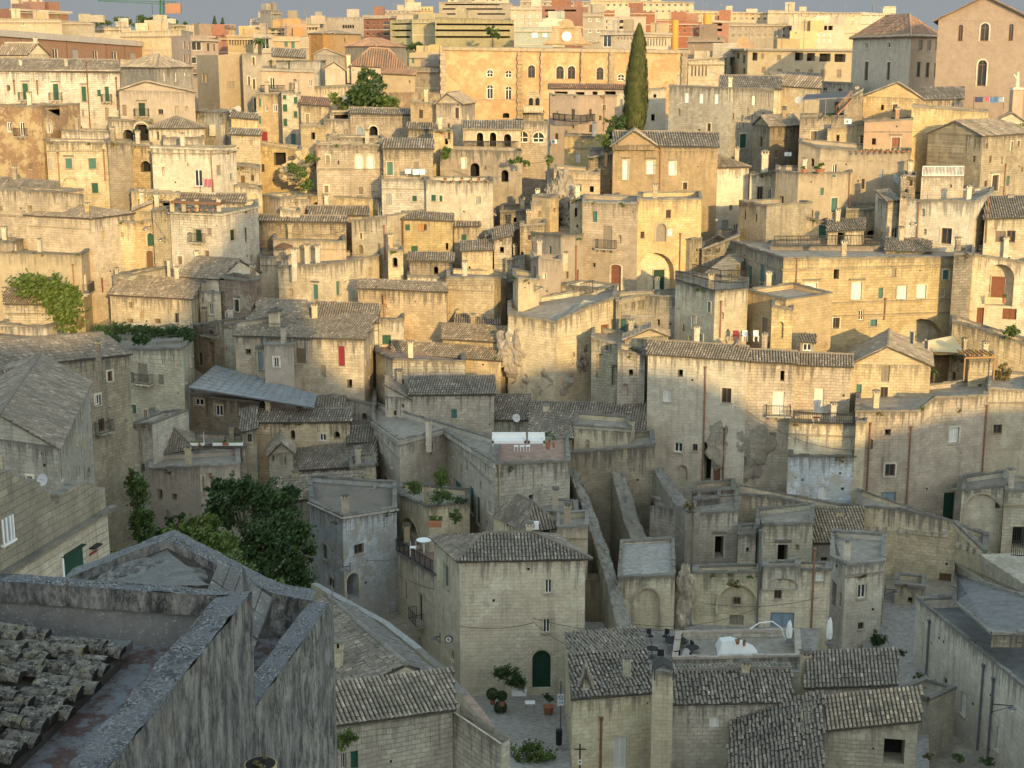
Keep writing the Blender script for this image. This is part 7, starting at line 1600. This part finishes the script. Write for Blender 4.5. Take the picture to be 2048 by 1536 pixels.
def bins():
    for i,(lb,px,mt) in enumerate((('red plastic crate on the sunlit roof terrace',1472,'red'),('white plastic chair left on the sunlit roof terrace',1490,'whitep'),('second white plastic chair on the sunlit roof terrace',1512,'whitep'))):
        c=P(px,679,141-.1*i); m=MB(); m.cbox(c+Z*.35,.5,.5,.05,mt); m.obox(c+Vector((-.25,.22,.35)),Vector((.5,0,0)),Vector((0,.04,0)),Z*.5,mt)
        for x in (-.22,.22):
            for y in (-.22,.22): m.bar(c+Vector((x,y,-.2)),c+Vector((x,y,.38)),.035,mt)
        one(m,'plastic_chair',lb,'chair')
    c=P(1632,846,131.8); m=MB(); m.cbox(c+Z*.5,.6,.6,.05,'red')
    for x in (-.25,.25):
        for y in (-.25,.25): m.bar(c+Vector((x,y,-.1)),c+Vector((x,y,.5)),.03,'whitep')
    one(m,'small_table','red-topped little table on the railed terrace','table')
    root=thing('garden_table','white oval table set on the left wing roof terrace','table',P(850,1090,112)); c=P(848,1098,111); m=MB(); m.bar(c+Z*.72,c+Z*.77,.6,'whitep',16); m.build('tabletop',root); m=MB(); m.bar(c-Z*.3,c+Z*.72,.06,'whitep'); m.build('leg',root)
    m=MB(); c=P(826,1105,112)
    for x in (-.22,.22):
        for y in (-.22,.22): m.bar(c+Vector((x,y,-.3)),c+Vector((x,y,.45 if y<0 else .9)),.03,'whitep')
    m.cbox(c+Z*.42,.5,.5,.04,'whitep'); one(m,'garden_chair','white iron chair beside the oval terrace table','chair')
    c=P(408,886,135); m=MB()
    for i in range(6): m.bar(c+Vector((.1*math.cos(i),.1*math.sin(i),0)),c+Vector((0,0,1.1)),.07,['red','cwhite'][i%2],5,.02)
    one(m,'closed_parasol','closed red and white parasol on the flower terrace','parasol')
    for i,(x,lb) in enumerate(((395,'left white planter box on the flower terrace edge'),(440,'middle white planter box on the flower terrace edge'),(472,'right white planter box on the flower terrace edge'))): m=MB(); c=P(x,893,134.6); m.cbox(c+Z*.12,1.3,.3,.28,'cwhite'); m.bar(c-Vector((.6,0,0))+Z*.405,c+Vector((.6,0,0))+Z*.405,.14,'leaf',6); one(m,'planter_box',lb,'planter','white planter boxes on the flower terrace')
    m=MB(); c=P(870,1055,112.5); m.obox(c-Vector((.6,0,0)),Vector((1.1,0,0)),Vector((0,.4,0)),Z*.4,'pot'); m.obox(c-Vector((.65,.03,-.401)),Vector((1.2,0,0)),Vector((0,.46,0)),Z*.05,'pot'); one(m,'terracotta_trough','terracotta trough on the lower terrace wall','planter')
    m=MB(); root=thing('parasol','brown square parasol on the brick-course terrace','parasol',P(566,510,168)); c=P(567,487,168); q=[c+Vector((x,y,-.35)) for x,y in ((-.95,-.8),(.95,-.8),(.95,.8),(-.95,.8))]
    for i in range(4): m.poly([q[i],q[(i+1)%4],c+Z*.15],'wood'); m.poly([q[i],q[i]-Z*.12,q[(i+1)%4]-Z*.12,q[(i+1)%4]],'wood')
    m.build('canopy',root); m=MB(); m.bar(c-Z*2.2,c,.04,'wood'); m.build('pole',root)
bins()
# cables across the lane
def cable(label,a,b,sag=.6,r=.018):
    m=MB(); a=P(*a); b=P(*b); n=14; pr=a
    for i in range(1,n+1): t=i/n; p=a.lerp(b,t)-Z*sag*4*t*(1-t); m.bar(pr,p,r,'iron',3); pr=p
    one(m,'cable',label,'cable','cables strung between the houses')
cable('cable running along the front house wall to its pole',(920,1252,102.3),(1066,1246,102.3),.3)
cable('cable from the front house pole to the barrel-roofed chapel',(1066,1244,102),(1220,1320,92),.5)
cable('cable across the cafe terrace to the lattice-window front',(1066,1236,102),(1390,1250,104),.8)
cable('sagging cable along the left wing of the pale front house',(790,1145,117),(918,1180,102.8),.5)
cable('cable across the peeling corner house front',(640,1090,116),(780,1120,114),.5)
cable('cable slanting down from the passage to the white balconied house',(308,440,170),(340,485,167.5),.2)
# lane wall and long tiled roofs of the curving lane
def lane():
    pts=[(628,1166,104),(700,1206,98.5),(770,1244,94),(838,1297,88.5),(885,1340,84.5),(932,1390,80.5),(972,1440,77),(1005,1490,73.5)]
    m=MB(); top=[P(*p) for p in pts]
    for i in range(len(top)-1):
        a,b=top[i],top[i+1]; d=(b-a); d.z=0; d.normalize(); n=Vector((-d.y,d.x,0)); n=n if n.x>0 else -n
        jitpoly(m,a-n*.25,b-n*.25,b+n*.25,a+n*.25,'foretop2' if i<3 else ('roofred' if i>4 else 'coping'),6,2,.03)
        for s in (-1,1): u,v=a+n*.25*s,b+n*.25*s; m.poly([u-Z*7,v-Z*7,v,u],'limep',[(i*4,0),(i*4+(b-a).length,0),(i*4+(b-a).length,7),(i*4,7)])
    one(m,'lane_wall','curving parapet wall along the lane below the pale front house','wall')
    root=thing('stone_house','long low house with old slab-tile roofs along the curving lane','house',P(760,1300,88)-Z*6,'old stone houses on the hillside')
    A,B=P(812,1330,81),P(652,1192,97); m=MB(); dl=Vector((-5.8,-2.3,-2.1))
    slope(m,[A+dl,B+dl,B,A],'tiled',80,rough=.9); dr=Vector((2.2,.8,-1.3)); slope(m,[B+dr,A+dr,A,B],'slate',80,rough=.9)
    m.bar(A+Z*.08,B+Z*.08,.16,'coping',6); m.build('roof',root)
    w=MB(); 
    for q in ((A+dl,A),(A,A+dr),(B+dl,B),(B,B+dr),(A+dl,B+dl),(A+dr,B+dr)): a,b=q; w.poly([Vector((a.x,a.y,-46)),Vector((b.x,b.y,-46)),b-Z*.1,a-Z*.1],'limeg')
    c=P(672,1300,84); w.cbox(c-Z*3,.8,.6,3.2,'limep'); w.build('wall',root)
    m=MB(); c=P(672,1298,83.8); m.cbox(c,.9,.7,.12,'limep')
    for dx in (-.3,0,.3): m.cbox(c+Vector((dx,-.2,.12)),.14,.14,.35,'limep'); 
    m.cbox(c+Z*.47,.9,.7,.1,'coping'); m.cbox(c+Z*.13,.7,.3,.33,'dark'); m.build('chimney',root)
plain('foretop2',(.30,.30,.28),var=.5,scale=5)
lane()
root=thing('flower_pot','round yellow pot with dark soil on the front wall ledge at the bottom','flower pot',P(520,1530,13.5)); c=P(521,1528,13.5); m=MB(); m.bar(c-Z*.35,c,.12,'pot2',16,.165); m.build('pot',root); m=MB(); m.bar(c-Z*.02,c+Z*.006,.15,'dark',16)
blob(m,c+Z*.02,.11,.11,.03,80,.02,'dry'); m.build('soil',root)

H('low ochre wall between the pale front house and the longest buttress',[(1166,1160,109.5),(1238,1160,109.5)],1290,m='cream',r='F',dep=1.5,name='gully_wall',cat='wall',group=None,zb=1310,co=False)
for a in [('thin cable over the roofs of the upper centre',(905,340,188),(1010,352,186),.5),('long cable sagging between the golden houses',(1010,430,178),(1170,470,166),1.2),('cable from the brown stone house to the pyramid-roofed house',(1300,330,179),(1400,300,184),.6),('cable on the ochre lane wall',(560,460,174),(705,455,173),.8),('cable between the cliff houses and the yard wall',(1490,820,133),(1716,900,129.5),1.0),('cable across the lattice-window front',(1400,1205,105),(1640,1195,105),.5),('cable crossing the flower terrace',(384,800,142),(540,870,137),.9),('cable slung over the restaurant terrace parapet',(1250,1245,103),(1520,1215,105),.8)]: cable(*a)
# --- ground ---
def ground():
    m=MB(); ys=[-900,-400,-200,-120,-60,-20,0,10,20,30,45,60]+[60+4*i for i in range(1,60)]+[310,340,380,430,500,600,800,1200,2000,3500,5000]
    xs=[-4000,-1500,-600,-300]+[-160+8*i for i in range(41)]+[300,600,1500,4000]
    def pt(x,y):
        z=Tz(y)-.6+(noise.noise(Vector((x*.05,y*.05,0)))*.8 if 30<y<300 else 0)
        if y<-40: z=min(z,-25)
        return Vector((x,y,z))
    for a,b in zip(xs,xs[1:]):
        for c,d in zip(ys,ys[1:]): m.poly([pt(a,c),pt(b,c),pt(b,d),pt(a,d)],'rock')
    struct(m,'ground')
ground()
def ridge():  # hill behind the camera, unseen; skyline shaped to cast the town's shadow edge
    prof=[(-500,30),(-40,13),(-7.5,10.3),(.6,9.3),(5,11.3),(8.8,11.1),(12,12),(13.4,17.5),(17,19),(20,24),(23.8,24),(24.1,6.6),(27.2,3.6),(30,4.1),(31.8,5.3),(39.2,4.6),(42.7,3.1),(47,4.8),(50.2,4.6),(55,3.8),(58,2.2),(62,-.9),(66.4,-3.4),(69,-2.9),(72.7,-2),(77,-1.1),(81,-.9),(300,-.9)]
    s=Vector((math.sin(SUN_AZ),-math.cos(SUN_AZ),0)); p=Vector((math.cos(SUN_AZ),math.sin(SUN_AZ),0)); m=MB()
    f=lambda u,d,z: p*u+s*d+Z*z
    for (u,z),(v,w_) in zip(prof,prof[1:]):
        m.poly([f(u,60,-40),f(v,60,-40),f(v,60,w_),f(u,60,z)],'rock'); m.poly([f(u,60,z),f(v,60,w_),f(v,90,w_-2),f(u,90,z-2)],'rock')
        m.poly([f(u,90,z-2),f(v,90,w_-2),f(v,150,-60),f(u,150,-60)],'rock')
    struct(m,'shadow_hill')
ridge()

def street():
    # paved lanes laid over the ground
    def patch(px,name):
        m=MB(); m.poly([P(*p) for p in px],'paving'); o=m.build(name); o['kind']='structure'
    patch([(900,1385,103.5),(1145,1385,103.5),(1140,1620,79),(985,1560,79)],'street')
    patch([(1690,1180,119),(1850,1180,119),(1860,1600,82),(2100,1600,82),(2060,1700,78),(1780,1640,80),(1760,1400,98)],'street')
    patch([(1240,1100,127),(1345,1100,127),(1345,1160,108),(1240,1160,108)],'yard')
street()
